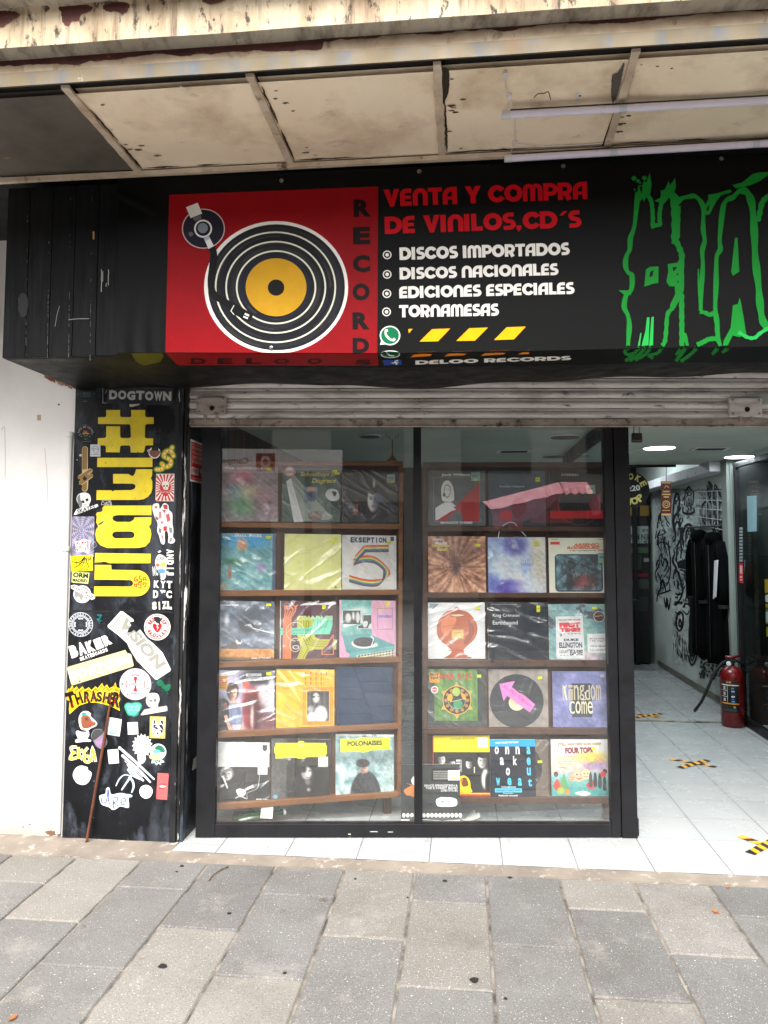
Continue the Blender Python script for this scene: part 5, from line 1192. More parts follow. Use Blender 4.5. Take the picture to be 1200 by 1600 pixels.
# left column, upper half
A = stick(T1); A.disc(225,520,98,(14,15,15)); A.ringtext('ROOTS AND CULTURE', 225, 522, 68, 18, (190,190,186), 190, 350); A.poly(curve([(200,515),(205,490),(228,484),(246,500),(248,515)],4,True), (190,60,44)); A.ring(225,525,14,22,(60,130,70),24); A.rect(190,514,262,520,(200,170,60)); A.rect(215,570,240,575,(150,150,146)); A.rect(185,596,285,601,(90,110,90)); A.rect(190,425,245,432,(70,100,70))
for x, y in ((172,522),(180,545),(268,545),(290,520),(158,530)): A.disc(x,y,4,(190,190,186),8)
fin(A, 'sticker', 'round black sticker with a tiny red, yellow and green emblem')
A = stick(T1, 1); A.poly([(274,629),(379,631),(380,757),(272,755)], (206,210,216)); A.stroke(curve([(295,670),(310,650),(345,655),(360,690),(340,720),(315,715),(305,690)],4,True), 4, (90,94,100), True); A.stroke(curve([(285,665),(300,680),(320,670),(345,680),(365,665)],4), 4, (90,94,100)); A.stroke([(310,690),(318,692)],4,(70,74,80)); A.stroke([(335,690),(342,690)],4,(70,74,80)); A.rect(284,732,368,737,(120,124,130)); fin(A, 'sticker', 'small pale rectangular sticker with a sketched head beside the yellow hash')
A = stick(T1); bw = (140,108,58); A.stroke(curve([(218,680),(218,880),(222,1000),(218,1090)],6), 62, (196,178,136)); A.disc(219,680,31,(196,178,136)); A.disc(217,1090,31,(196,178,136))
A.stroke([(216,682),(214,890)], 50, bw); A.disc(216,680,25,bw); A.stroke([(212,1000),(214,1088)], 50, bw); A.disc(214,1088,25,bw)
for a, b in (((160,975),(285,895)), ((170,1035),(288,950)), ((190,1000),(230,960))): A.stroke([a,b], 46, (206,190,150)); 
for a, b in (((160,975),(283,898)), ((172,1033),(286,950)), ((190,1000),(240,955))): A.stroke([a,b], 36, bw); A.disc(*a,18,bw); A.disc(*b,18,bw)
A.poly([(215,955),(240,985),(217,1010),(192,985)], (22,18,14)); A.stroke([(242,945),(292,905)], 4, (206,190,150)); fin(A, 'sticker', 'tall brown crossed fingers shaped sticker with a black diamond')
A = stick(T1); A.disc(172,742,13,(196,196,192),14); A.disc(136,791,6,(180,180,178),10); fin(A, 'paint_spot', 'white paint spots left of the brown crossed sticker', 'paint spot', None)
A = stick(T1, 0)
A.poly(curve([(130,1200),(150,1150),(210,1130),(265,1150),(280,1210),(260,1260),(262,1300),(200,1310),(170,1290),(150,1250)],4,True), Wh); A.poly(curve([(138,1180),(165,1150),(170,1200),(190,1240),(180,1290),(150,1250)],4,True), (120,122,124))
A.poly(curve([(180,1222),(205,1212),(214,1236),(196,1240)],4,True), Bk); A.poly(curve([(225,1200),(250,1192),(252,1215),(232,1222)],4,True), Bk); A.poly([(212,1250),(224,1248),(220,1268)], Bk)
A.poly([(100,1360),(130,1305),(350,1250),(358,1272),(330,1290),(290,1300),(120,1365)], Wh); A.text('SKATES', (140,1352), (330,1295), 42, (30,30,32), .02, .2)
fin(A, 'sticker', 'white skull sticker with a lettered board, high on the left of the pillar')
A = stick(T1, 1); 
for p in ([(392,1215),(485,1215),(497,1260),(388,1258),(400,1215)], [(400,1218),(430,1250),(480,1218)], [(430,1256),(440,1230),(452,1256)], [(462,1258),(476,1228),(490,1258)]): A.stroke(p, 5, (200,200,196))
fin(A, 'sticker', 'tiny white outlined envelope shaped sticker over a yellow digit edge')
A = stick(T2)
def spider(x, y):
    d = np.hypot(x-.42, (y-.35)*1.6); a = np.arctan2((y-.35)*1.6, x-.42); w = np.sin(d*70 + 3*fbm(x*4,y*4,3)) * .5 + np.sin(a*12)*.5
    return ramp(sm(w + .8*(fbm(x*7,y*9,5)-.5), -.5, .5), (112,110,118), (178,170,206))
ow = A.mp; q = ((85,180),(318,180),(312,600),(78,582))
def quadmap(f, q): return lambda x, y, h: f(*[(q[0][i]*(1-x)+q[1][i]*x)*(1-y) + (q[3][i]*(1-x)+q[2][i]*x)*y for i in (0,1)], h)
A.mp = quadmap(ow, q); A.raster(spider, 40, m=60); A.mp = ow
A.poly([(112,432),(150,440),(190,418),(282,424),(272,470),(258,570),(200,545),(128,548)], Wh); A.chars('GATOR', (125,540), (268,535), 92, Rd, .02, .75, 8); A.stroke(curve([(285,490),(320,440),(335,490),(300,505)],4), 4, (170,165,200)); fin(A, 'sticker', 'purple web patterned sticker with red lettering on a white patch')
A = stick(T2, 1); A.poly([(68,590),(298,580),(300,745),(78,756)], (242,224,20))
for p, w in (([(80,650),(130,660),(170,650),(215,600),(165,680),(105,712)],9), ([(120,615),(135,690)],7), ([(160,690),(215,620),(190,700)],8), ([(150,670),(240,655)],6), ([(215,600),(240,660),(260,715)],8), ([(232,610),(238,640)],8), ([(252,600),(258,640),(275,605),(278,640)],7), ([(150,740),(250,735)],8), ([(172,705),(185,728),(205,700)],6)): A.stroke(curve(p,4), w, Bk)
fin(A, 'sticker', 'bright yellow sticker with a black graffiti tag')
A = stick(T2, 2); A.poly([(84,757),(266,766),(252,882),(78,866)], (218,226,140)); A.text('ORM', (92,812), (250,825), 52, Bk, .05); A.text('MADRID', (88,858), (240,868), 34, Bk, .045); fin(A, 'sticker', 'pale yellow green sticker with two lines of black lettering')
A = stick(T2); A.disc(190,990,92,Wh); A.disc(190,990,80,(150,146,144)); A.poly([(110,1010),(125,1055),(150,1010),(185,1060),(205,1005),(235,1050),(265,1000),(250,1060),(190,1082),(130,1062)], Wh)
A.poly([(70,900),(110,890),(220,935),(325,1005),(322,1035),(290,1050),(180,985),(75,930)], Wh); A.poly([(82,908),(110,900),(215,945),(312,1012),(290,1038),(185,975),(85,925)], (140,126,124)); A.text('ZORLAC', (92,928), (300,1030), 34, Wh, .03); fin(A, 'sticker', 'grey white round sticker crossed by a slanting lettered band')
# right column, upper half
A = stick(T1, 1); A.disc(943,715,62,Wh,28); A.poly(curve([(885,705),(900,690),(990,695),(1003,715),(975,752),(945,766),(905,748)],4,True), (138,84,66)); A.poly([(908,692),(915,650),(940,636),(985,652),(985,695)], (24,24,26)); A.disc(880,695,13,Wh,14); A.disc(880,695,8,(138,84,66),12); fin(A, 'sticker', 'brown head with a black cap, stuck by the yellow hash')
A = stick(T1)
p = curve([(1140,750),(1112,700),(1062,705),(1040,750),(1078,772),(1112,800),(1105,845),(1060,862),(1020,832)], 6); p2 = [(1128,660),(1105,705)]; p3 = curve([(1035,850),(1020,885),(965,890)],4)
for w, c in ((66,(60,150,50)), (56,(30,60,26)), (46,(226,190,40))):
    for qq in (p, p2, p3): A.stroke(qq, w, c); A.disc(*qq[0], w/2, c, 14); A.disc(*qq[-1], w/2, c, 14)
for i in range(0, len(p), 5): A.disc(p[i][0], p[i][1], 9, (248,240,206), 10)
for q_ in ((1128,664),(1112,695),(1020,880),(990,888),(965,890)): A.disc(*q_, 9, (248,240,206), 10)
A.stroke([(1062,770),(1090,700)], 6, (90,70,20)); A.stroke([(1050,860),(1072,800)], 6, (90,70,20)); fin(A, 'sticker', 'yellow dollar shaped sticker with light bulbs and green edge')
A = stick(T1); A.poly([(960,935),(1150,935),(1145,1222),(965,1220),(952,1205)], (236,226,216))
for k in range(22):
    a = 2*math.pi*k/22; b = a + .15
    def edge(t):
        c, s = math.cos(t), math.sin(t); L = min(92/abs(c) if abs(c) > 1e-6 else 1e9, 138/abs(s) if abs(s) > 1e-6 else 1e9); return (1052 + c*L, 1078 + s*L)
    A.poly([(1052+30*math.cos(a),1078+30*math.sin(a)), edge(a), edge(b), (1052+30*math.cos(b),1078+30*math.sin(b))], (200,50,52))
A.disc(1055,1075,58,(196,40,44)); skull(A, 1058, 1055, 40, (236,228,216), (40,30,30)); A.rect(985,1112,1125,1130,(190,120,110)); A.poly([(1010,1135),(1095,1135),(1080,1165),(1050,1170)], (200,46,50)); fin(A, 'sticker', 'red and white sunburst sticker with a skull in the middle')
A = stick(T2); A.poly(curve([(918,95),(935,50),(985,45),(1000,100),(1040,42),(1085,60),(1095,110),(1128,150),(1130,250),(1140,330),(1135,390),(1158,430),(1130,462),(1085,450),(1088,390),(1070,340),(1050,380),(1052,440),(1040,472),(1010,455),(990,380),(970,330),(975,250),(945,190)],4,True), Wh)
for q_, c in (([(1030,60),(1075,55),(1080,105),(1040,100)],(196,50,54)), ([(1020,110),(1060,112),(1050,150)],(180,90,92)), ([(990,130),(1010,130),(1015,190),(990,210)],(206,120,120)), ([(1060,160),(1095,150),(1110,220),(1075,240)],(196,90,92)), ([(1000,230),(1040,232),(1020,268)],(200,120,120)), ([(1035,285),(1075,280),(1070,330),(1035,330)],(190,52,50)), ([(990,300),(1015,310),(1010,360),(985,340)],(120,116,120)), ([(1090,290),(1125,300),(1130,350),(1100,350)],(130,126,130)), ([(1010,370),(1035,380),(1025,440)],(200,130,130)), ([(1100,400),(1130,400),(1120,440),(1095,445)],(150,140,140)), ([(950,180),(985,190),(980,225),(955,210)],(150,90,96)), ([(942,78),(962,70),(972,88),(955,98)],(190,60,60))): A.poly(q_, c)
A.poly(curve([(1050,345),(1075,335),(1085,380),(1075,440),(1055,440)],4,True), (28,27,28)); fin(A, 'sticker', 'red and white cut out figure holding a small sign')
A = stick(T2)
for ch, y in (('A',545),('N',600),('D',660),('I',720),('J',770)):   # letters read downwards
    v, f, bb = text_tris(ch, .08); sx = 42/(bb[3]-bb[2]) 
    h_ = A.up(); a, b, c, d = bb; L = 48 if ch != 'I' else 14
    A.g.add([A.mp(1068 + (y_-c)/(d-c)*75, y - L/2 + (x_-a)/(b-a)*L, h_) for x_, y_ in v], f, lin(Wh))
A.poly([(975,548),(1000,530),(1015,545),(990,560)], Wh); A.chars('NC', (925,800), (985,795), 100, Wh, .04); fin(A, 'sticker', 'white block letters reading downwards at the pillar edge')
A = stick(T2, 1); A.poly(curve([(950,640),(985,575),(1040,590),(1085,640),(1068,690),(1062,800),(1040,838),(1005,830),(995,760),(960,720)],4,True), (222,220,214)); A.text('GORDA', (965,640), (1050,628), 32, (60,66,80), .02); A.poly(curve([(1000,680),(1030,655),(1064,670),(1050,700),(1015,705)],4,True), (226,190,90)); A.poly(curve([(975,735),(1020,725),(1055,740),(1040,770),(990,770)],4,True), (96,150,180)); A.poly(curve([(958,680),(985,668),(995,695),(970,705)],4,True), (206,110,90)); A.stroke([(1010,780),(1005,820)],8,(120,120,124)); A.stroke([(1035,780),(1040,820)],8,(120,120,124)); fin(A, 'sticker', 'small cut out sticker in white, yellow and blue patches over the block letters')
A = stick(T2)
A.chars('KYT', (930,925), (1130,930), 78, Wh, .06, .86, 2); A.chars('D', (925,1030), (985,1030), 82, Wh, .06, .9); A.chars('C', (1060,1030), (1125,1032), 80, Wh, .06, .9); A.poly([(998,945),(1060,950),(1050,975),(1032,968),(1020,985),(1010,965)], Wh); A.chars('SIZL', (918,1152), (1125,1142), 82, Wh, .07, .95, 2); A.rect(1100,1140,1124,1148,Wh); fin(A, 'sticker', 'three rows of white capital letters above the panel seam')
# lower half, top rows
A = stick(T3); gw = (206,210,216); A.disc(207,205,128,gw); A.disc(207,205,123,(44,48,56)); A.ringtext('INDEPENDENT TRUCK COMPANY', 207, 205, 102, 24, gw, 150, 500, wr=.7); A.ring(207,205,90,97,gw); A.disc(207,205,84,gw); A.disc(207,205,78,(34,38,46)); pattee(A, 207, 205, 70, gw, 0, .42); pattee(A, 207, 205, 56, (30,34,42), 0, .36); fin(A, 'sticker', 'round grey and white cross emblem sticker just under the panel seam')
A = stick(T3); tl = (24,112,116)
for k in range(3): A.stroke(curve([(375+k*4,110-k*6),(400,100+k*10),(425-k*4,110+k*4),(400,140+k*6),(375+k*6,150+k*4),(405,170),(425-k*5,160)],4), 6, tl)
A.stroke(curve([(420,165),(400,180),(408,200)],4), 5, tl); fin(A, 'sticker', 'tiny teal line drawn coil beside the grey cross emblem')
A = stick(T3)
A.poly([(622,66),(645,68),(755,150),(762,172),(715,182),(735,215),(715,240),(690,290),(735,285),(760,262),(775,285),(790,288),(825,256),(845,280),(898,352),(960,400),(1060,498),(1145,668),(1140,690),(1000,782),(980,775),(850,640),(790,580),(712,450),(690,400),(600,318),(490,235),(488,215)], (226,226,220))
gb = (168,166,156); A.poly([(628,96),(700,148),(735,180),(690,200),(720,225),(690,262),(600,285),(530,222)], gb); A.poly([(632,118),(690,160),(715,182),(680,205),(695,240),(600,262),(556,220)], (222,222,216))
A.stroke([(560,255),(640,320),(720,420),(800,555),(860,620),(985,742),(1120,668),(1045,520),(950,430),(880,370)], 14, gb); A.text('VISION', (596,205), (1010,690), 120, (150,148,138), .05, .1)
A.poly([(735,178),(770,190),(830,250),(790,285),(760,262),(735,285),(690,288),(705,250),(735,215),(715,188)], (30,31,34)); fin(A, 'sticker', 'large torn white and grey slanting lettered sticker')
A = stick(T3); A.disc(1005,232,138,Wh); A.ring(1005,232,118,126,(196,60,62)); A.ring(1005,232,68,110,(206,28,36),40,1,200,340); A.ring(1005,232,68,110,(206,28,36),40,1,20,160); A.ringtext('THUNDER', 1005,232, 78, 30, Wh, 205, 335, wr=.7, bold=.04); A.ringtext('TRUCKS', 1005,232, 102, 30, Wh, 155, 25, True, wr=.7, bold=.04); A.text('SF', (905,240), (935,240), 28, Gy, .02); A.text('TM', (1072,242), (1108,242), 24, Gy, .02)
A.poly(curve([(1005,290),(960,235),(962,200),(985,195),(1005,215),(1028,195),(1050,205),(1048,240)],4,True), (206,20,30)); A.poly([(1010,205),(995,240),(1008,240),(1000,272),(1022,232),(1008,232)], Wh); A.poly([(965,130),(1010,125),(1060,150),(1035,175),(1040,205),(1000,190),(975,165)], (28,28,30)); fin(A, 'sticker', 'round red and white heart emblem sticker at the pillar edge')
A = stick(T3)
v = 'BAKER'
for i, ch in enumerate(v):
    t0, t1 = i/5 + .01, (i+1)/5 - .012; b0 = (110 + 435*t0, 560 - 160*t0 + 10*math.sin(math.pi*t0)); b1 = (110 + 435*t1, 560 - 160*t1 + 10*math.sin(math.pi*t1)); A.text(ch, b0, b1, (130,136,120,112,112)[i], Wh, .09)
A.chars('SKATEBOARDS', (205,588), (495,482), 40, Wh, .05, .86); fin(A, 'sticker', 'white slab lettering in two slanting lines below the grey cross emblem')
A = stick(T3); A.poly([(66,662),(80,645),(672,470),(690,502),(712,508),(732,512),(760,628),(748,644),(130,836),(108,828)], (216,196,150)); A.chars('DOGTOWN', (100,800), (745,612), 105, (234,228,208), .07, .92, 5); A.poly([(182,796),(200,786),(210,800),(188,804)], (40,36,30)); fin(A, 'sticker', 'cream sticker with faded white lettering, slanting upwards')
A = stick(T3, 1); A.disc(777,827,166,(206,176,180)); A.disc(777,827,160,(226,222,222)); A.ringtext('BUILT TO GRIND', 777, 827, 122, 26, Bk, 175, 365, wr=.75, bold=.03); A.ringtext('BUILT TO GRIND', 777, 827, 122, 26, Bk, 15, 165, wr=.75, bold=.03); A.ring(777,827,104,109,(120,30,40)); pattee(A,777,827,100,(110,24,34),0,.42); pattee(A,777,827,92,(230,226,226),0,.38); pattee(A,777,827,78,(206,24,44),90,.30)
A.poly([(690,805),(775,815),(864,802),(864,850),(775,838),(690,850)], (230,226,226)); A.poly([(700,812),(775,818),(700,842)], (228,224,224)); A.text('INDEPENDENT', (692,846), (862,846), 36, (40,30,34), .02); fin(A, 'sticker', 'round red cross emblem sticker with ring lettering in the pillar centre')
A = stick(T3); gn = (18,104,70)
for x, y, r in ((1035,815,36),(1075,855,26),(1110,865,34),(1128,845,20),(1020,800,18)): A.poly(rag([(x-r,y),(x,y-r),(x+r,y),(x,y+r)], 3, x), gn)
A.stroke(curve([(1050,900),(1080,890),(1110,910),(1115,940)],4), 5, gn); fin(A, 'sticker', 'dark green flower shaped cut out sticker')
A = stick(T3); A.poly(curve([(890,970),(900,930),(955,918),(1010,930),(1028,985),(1015,1030),(1005,1065),(940,1070),(905,1050),(888,1010)],4,True), (216,214,212)); A.poly(curve([(890,970),(915,940),(925,1000),(945,1050),(905,1050)],4,True), (164,162,162)); A.poly(curve([(925,995),(945,985),(955,1005),(935,1012)],4,True), (120,118,118)); A.poly(curve([(968,985),(995,980),(995,1005),(972,1010)],4,True), (110,108,108)); A.poly([(950,1020),(962,1018),(956,1035)], (110,108,108))
A.poly([(830,1148),(870,1090),(1100,1052),(1110,1075),(1108,1105),(850,1150)], (216,214,212)); A.text('SKATES', (868,1138), (1085,1100), 44, (140,138,138), .01, .2); fin(A, 'sticker', 'grey white skull sticker with a lettered board beside the red cross emblem')
A = stick(T3)
fl = [(62,905),(80,870),(95,880),(120,835),(135,880),(165,850),(190,885),(225,850),(250,885),(290,860),(320,890),(360,850),(385,870),(430,815),(450,860),(480,830),(505,870),(545,850),(570,808),(580,860),(615,870),(605,950),(620,985),(600,1020),(615,1105),(560,1075),(470,1040),(370,1018),(280,1020),(190,1050),(90,1140),(85,1080),(95,1000),(62,990)]
A.poly(fl, (244,210,20)); A.poly([(x + (340-x)*.035, y + 14 if y < 920 else y - 18) for x, y in fl], (226,110,20)); A.poly([(x + (340-x)*.06, y + 34 if y < 920 else y - 26) for x, y in fl], (244,196,24))
for i, (ch, x0, x1, yb, hh) in enumerate((('T',80,170,1085,170),('H',172,240,1045,125),('R',240,312,1022,120),('A',306,380,1012,116),('S',372,432,1012,108),('H',430,498,1020,118),('E',492,540,1032,130),('R',528,608,1062,160))):
    y1 = yb + (12 if i > 4 else (-22 if i < 2 else 0)); A.text(ch, (x0,yb), (x1,y1), hh, (30,12,12), .06); 
for i, (x, y, hgt) in enumerate(((125,1000,60),(200,960,70),(275,950,60),(345,945,50),(465,950,66),(515,960,60),(565,975,70))): A.stroke([(x,y+hgt),(x-4,y+hgt*.4),(x,y)], 7, (170,36,30))
fin(A, 'sticker', 'yellow and orange flaming letter sticker')
A = stick(T3); mt = (96,206,170)
A.poly(curve([(660,1055),(690,1020),(740,1022),(790,1012),(838,1030),(842,1070),(815,1120),(800,1150),(760,1165),(735,1158),(700,1150),(672,1100)],4,True), (50,150,120)); A.poly(curve([(672,1058),(695,1032),(740,1034),(790,1025),(826,1040),(828,1070),(800,1120),(760,1150),(735,1145),(705,1135),(684,1095)],4,True), mt)
for x in (712,755,798): A.ring(x,1078,16,24,(150,236,206),20,1.5); A.ring(x,1078,24,29,(40,130,104),20,1.4)
A.stroke([(748,1122),(752,1150)], 5, (40,130,104)); fin(A, 'sticker', 'mint green bubble lettering sticker under the red cross emblem')
# lower half, bottom rows
A = stick(T4); A.poly(curve([(210,130),(240,80),(290,70),(330,95),(325,120),(385,180),(380,215),(330,240),(300,260),(235,250),(212,200)],4,True), Wh); A.poly(curve([(235,130),(270,108),(310,120),(340,165),(375,185),(370,210),(330,222),(300,240),(250,235),(235,190)],4,True), (140,82,56)); A.poly([(236,85),(285,85),(290,112),(238,118)], (70,160,160)); A.poly([(255,84),(262,84),(264,112),(256,113)], (30,90,100)); A.stroke([(272,135),(298,162)],6,Bk); A.stroke([(298,135),(272,162)],6,Bk); A.poly(curve([(312,205),(330,195),(335,222),(318,228)],4,True), (200,40,44)); A.stroke([(240,120),(222,150),(232,200)], 8, (206,130,90)); fin(A, 'sticker', 'brown horse head sticker with a teal fringe')
A = stick(T4); A.poly(curve([(180,290),(195,262),(240,275),(300,262),(312,310),(295,340),(330,355),(320,372),(270,372),(180,380),(180,350),(200,340)],4,True), (226,222,220)); A.poly(curve([(240,264),(262,270),(285,262),(280,278),(245,278)],4,True), (190,60,66)); fin(A, 'sticker', 'plain white cut out sticker with a red spot, below the horse head')
A = stick(T4); A.poly(curve([(330,320),(345,270),(380,248),(430,250),(462,290),(490,360),(480,410),(440,445),(385,420),(355,370)],4,True), (130,126,132)); A.poly(curve([(335,322),(350,272),(382,252),(430,256),(452,285),(400,330),(355,360)],4,True), (66,66,68)); A.poly([(360,370),(455,300),(480,360),(470,405),(440,432),(395,415)], (146,116,150))
for k in range(12): A.stroke([(375+k*7, 375-k*4),(400+k*6,410-k*3)], 3, (170,140,172))
fin(A, 'sticker', 'grey and purple cap shaped sticker behind the rusty rod')
A = stick(T4); A.poly([(500,128),(634,152),(612,320),(490,300)], (226,228,228)); A.poly(curve([(515,262),(540,275),(560,280),(590,255),(588,280),(555,302),(520,295)],4,True), (120,196,206)); A.poly([(560,275),(590,250),(592,272),(572,290)], (200,190,90)); fin(A, 'sticker', 'white square sticker with a small blue and yellow mark')
A = stick(T4); A.poly([(688,182),(790,178),(797,298),(694,303)], (226,224,222))
for p in ([(722,222),(740,198),(762,212),(760,225),(722,222)], [(730,205),(750,220)], [(720,235),(765,232)], [(728,238),(730,285)], [(728,262),(742,262)], [(735,275),(745,275)]): A.stroke(p, 4, (60,58,60))
A.text('l', (708,290), (712,290), 14, Bk, .02); fin(A, 'sticker', 'small white sticker with a thin black doodle')
A = stick(T4); A.poly([(912,122),(1067,127),(1060,340),(908,335)], (232,206,104)); A.poly(curve([(925,240),(940,150),(960,140),(985,190),(1005,185),(1022,140),(1048,155),(1052,240),(1030,300),(990,325),(945,305)],4,True), (236,234,230))
for q_ in ([(948,165),(958,155),(966,190),(952,195)], [(1020,160),(1040,170),(1040,205),(1022,190)], [(945,205),(975,205),(960,225),(948,245)], [(1000,205),(1035,210),(1045,260),(1020,240)], [(955,225),(985,230),(990,250),(965,245)], [(975,280),(1000,285),(985,300)], [(1010,250),(1040,265),(1020,290),(1015,270)], [(945,260),(955,258),(960,290)]): A.poly(curve(q_,4,True), (34,30,50))
A.stroke(curve([(925,240),(940,150),(960,140),(985,190),(1005,185),(1022,140),(1048,155),(1052,240),(1030,300),(990,325),(945,305)],4,True), 4, (40,36,50), True); fin(A, 'sticker', 'yellow sticker with a black and white dog face')
A = stick(T4); r_ = random.Random(12)
pts = []
for k in range(34):
    a = 2*math.pi*k/34; rad_ = (112 if k % 2 else 88); pts.append((835 + rad_*.92*math.cos(a), 412 + rad_*1.08*math.sin(a)))
A.poly(pts, (232,230,222)); A.poly(curve([(790,520),(830,500),(870,530),(850,580),(805,590)],4,True), (228,226,222))
for k in range(22):
    a = 2*math.pi*k/22; A.stroke([(835+60*math.cos(a), 412+66*math.sin(a)), (835+88*math.cos(a+.1), 412+96*math.sin(a+.1))], 3, (196,192,180))
A.disc(825,430,30,(232,224,190)); fin(A, 'sticker', 'white shaggy burst shaped sticker above the brushed strokes')
A = stick(T4, 1); bl = (200,210,224)
for p, w in (([(612,432),(700,510),(800,600),(955,745)],24), ([(642,510),(740,600),(830,680),(918,775)],26), ([(690,590),(760,680),(850,760)],26), ([(690,640),(740,700),(820,745)],22), ([(830,560),(740,690),(630,850)],20), ([(575,810),(610,740),(660,700),(730,710)],12), ([(700,720),(740,760),(750,820),(730,875)],20)): A.stroke(curve(p,5), w, bl if w < 24 else (222,226,232), taper=lambda t: .75+.35*math.sin(3*t+.5))
A.disc(612,432,14,Wh,12); A.disc(642,510,14,Wh,12); A.stroke([(660,560),(840,720)], 5, (236,238,242)); fin(A, 'brush_marks', 'crossing white brush strokes painted low on the pillar', 'paint marks', None)
A = stick(T4); A.poly([(492,453),(598,444),(607,584),(506,592)], (228,227,224)); A.stroke([(515,456),(522,459)], 4, Gy); fin(A, 'sticker', 'blank white square sticker right of the rod')
A = stick(T4)
for w, c in ((30,Wh), (18,(238,208,50))):
    for p in ([(190,425),(135,430),(150,480),(180,475)], [(150,480),(125,540),(190,530)], [(205,425),(205,540)], [(250,450),(208,490),(250,550)], [(300,430),(262,480),(268,560),(312,570),(310,520),(270,515)], [(330,570),(345,440),(375,570)], [(336,525),(370,525)]): A.stroke(curve(p,4), w, c)
for k in range(14): x = 130 + 18*k; A.stroke([(x, 450 + r_.uniform(0,90)), (x+10, 460 + r_.uniform(0,90))], 4, (120,100,30))
fin(A, 'sticker', 'yellow graffiti lettering sticker with a white edge')
A = stick(T4); A.disc(992,472,80,(214,232,236)); A.poly(curve([(905,510),(940,490),(1020,500),(1025,535),(970,552),(915,540)],4,True), (226,180,140)); A.poly(curve([(960,430),(1000,405),(1045,430),(1060,470),(1020,480),(975,455)],4,True), (40,110,84)); A.poly(curve([(945,462),(985,450),(1015,465),(1005,480),(955,485)],4,True), (90,190,206)); A.poly([(930,555),(960,545),(985,565),(1010,545),(1040,555),(1055,575),(1020,580),(1020,605),(995,585),(975,605),(960,582),(925,585)], Wh); A.poly([(945,560),(965,550),(985,575),(1005,550),(1020,560),(1010,580),(990,575),(975,590),(965,572)], (50,130,90)); fin(A, 'sticker', 'round pale blue sticker with green and peach patches')
A = stick(T4); A.poly(curve([(150,710),(165,655),(195,620),(240,608),(295,625),(300,650),(335,680),(322,740),(290,785),(240,798),(185,775)],4,True), (232,224,232)); A.poly(curve([(165,720),(185,700),(200,740),(240,760),(200,765)],4,True), (224,196,228)); A.poly(curve([(235,620),(270,615),(262,630)],4,True), (222,200,226)); fin(A, 'sticker', 'round lilac white sticker low on the left of the pillar')
A = stick(T4); A.poly(rag([(872,798),(918,818),(938,862),(918,912),(872,934),(826,912),(806,862),(826,818)], 1, 3), (230,228,226)); fin(A, 'sticker', 'blank white round sticker left of the red checked strip')
A = stick(T4); q = ((987,680),(1097,687),(1080,947),(973,938)); ow = A.mp; A.mp = quadmap(ow, q); A.rect(0,0,1,1,(206,48,54))
for i in range(8):
    for j in range(18):
        if (i + j) % 2 == 0 and not (6 < j < 11 and 1 < i < 6): A.poly([((i+.5)/8,(j+.1)/18),((i+.95)/8,(j+.5)/18),((i+.5)/8,(j+.9)/18),((i+.05)/8,(j+.5)/18)], (226,196,190))
A.poly(curve([(.25,.5),(.5,.45),(.8,.5),(.5,.55)],4,True), (228,214,206)); A.mp = ow; fin(A, 'sticker', 'red checked playing card strip at the pillar edge')
A = stick(T4)
A.poly(curve([(412,905),(470,885),(480,835),(510,825),(530,890),(600,880),(640,880),(725,895),(735,915),(700,930),(705,985),(695,1025),(620,1010),(580,1035),(540,1045),(510,1020),(440,995),(420,960)],4,True), (214,226,238))
for p, w in (([(430,925),(440,975),(480,960),(498,860),(505,960),(520,1000)],9), ([(480,950),(515,950)],7), ([(550,940),(552,1030)],9), ([(545,930),(590,920),(585,960),(555,975),(600,1010)],9), ([(620,970),(670,960),(660,930),(630,945),(630,990),(680,985)],9), ([(640,890),(690,890),(715,910),(680,920),(640,900)],5)): A.stroke(curve(p,4), w, (26,40,110))
A.poly(curve([(490,850),(505,848),(508,890),(495,900)],4,True), (50,60,150)); fin(A, 'sticker', 'blue and white hand lettered sticker low beside the rod')
# red notice on the return face
o = (hU(297,685.5,-1.364), hU(320.8,695,-1.364), hU(320,757,-1.364), hU(296,751.5,-1.364))
def nmap(x, y, h):
    return (o[0]*(1-x)+o[1]*x)*(1-y) + (o[3]*(1-x)+o[2]*x)*y + U*(.0012 + h)
A = Art(nmap); A.rect(0,0,1,1,(240,234,226)); A.rect(.06,.05,.95,.955,(212,20,38)); A.rect(.09,.09,.92,.11,(220,170,160)); A.rect(.09,.9,.92,.92,(220,170,160))
for t, y in (('ESTABLECIMIENTO',.22), ('VIGILADO POR',.33), ('CAMARAS Y SISTEMA',.44), ('DE SEGURIDAD',.55)): A.text(t, (.13,y), (.87,y), .075, (224,190,180), .035)
A.rect(.1,.65,.55,.83,(224,206,196)); A.text('24 HRS', (.15,.78), (.5,.78), .1, (170,20,30), .03); A.poly([(.62,.66),(.9,.62),(.9,.70),(.7,.76)], (224,206,196)); A.stroke([(.76,.74),(.78,.84),(.9,.88)], .05, (224,206,196))
tag(A.build('security_notice', M['sticker']), 'red and white security camera notice on the black return by the window', 'notice')
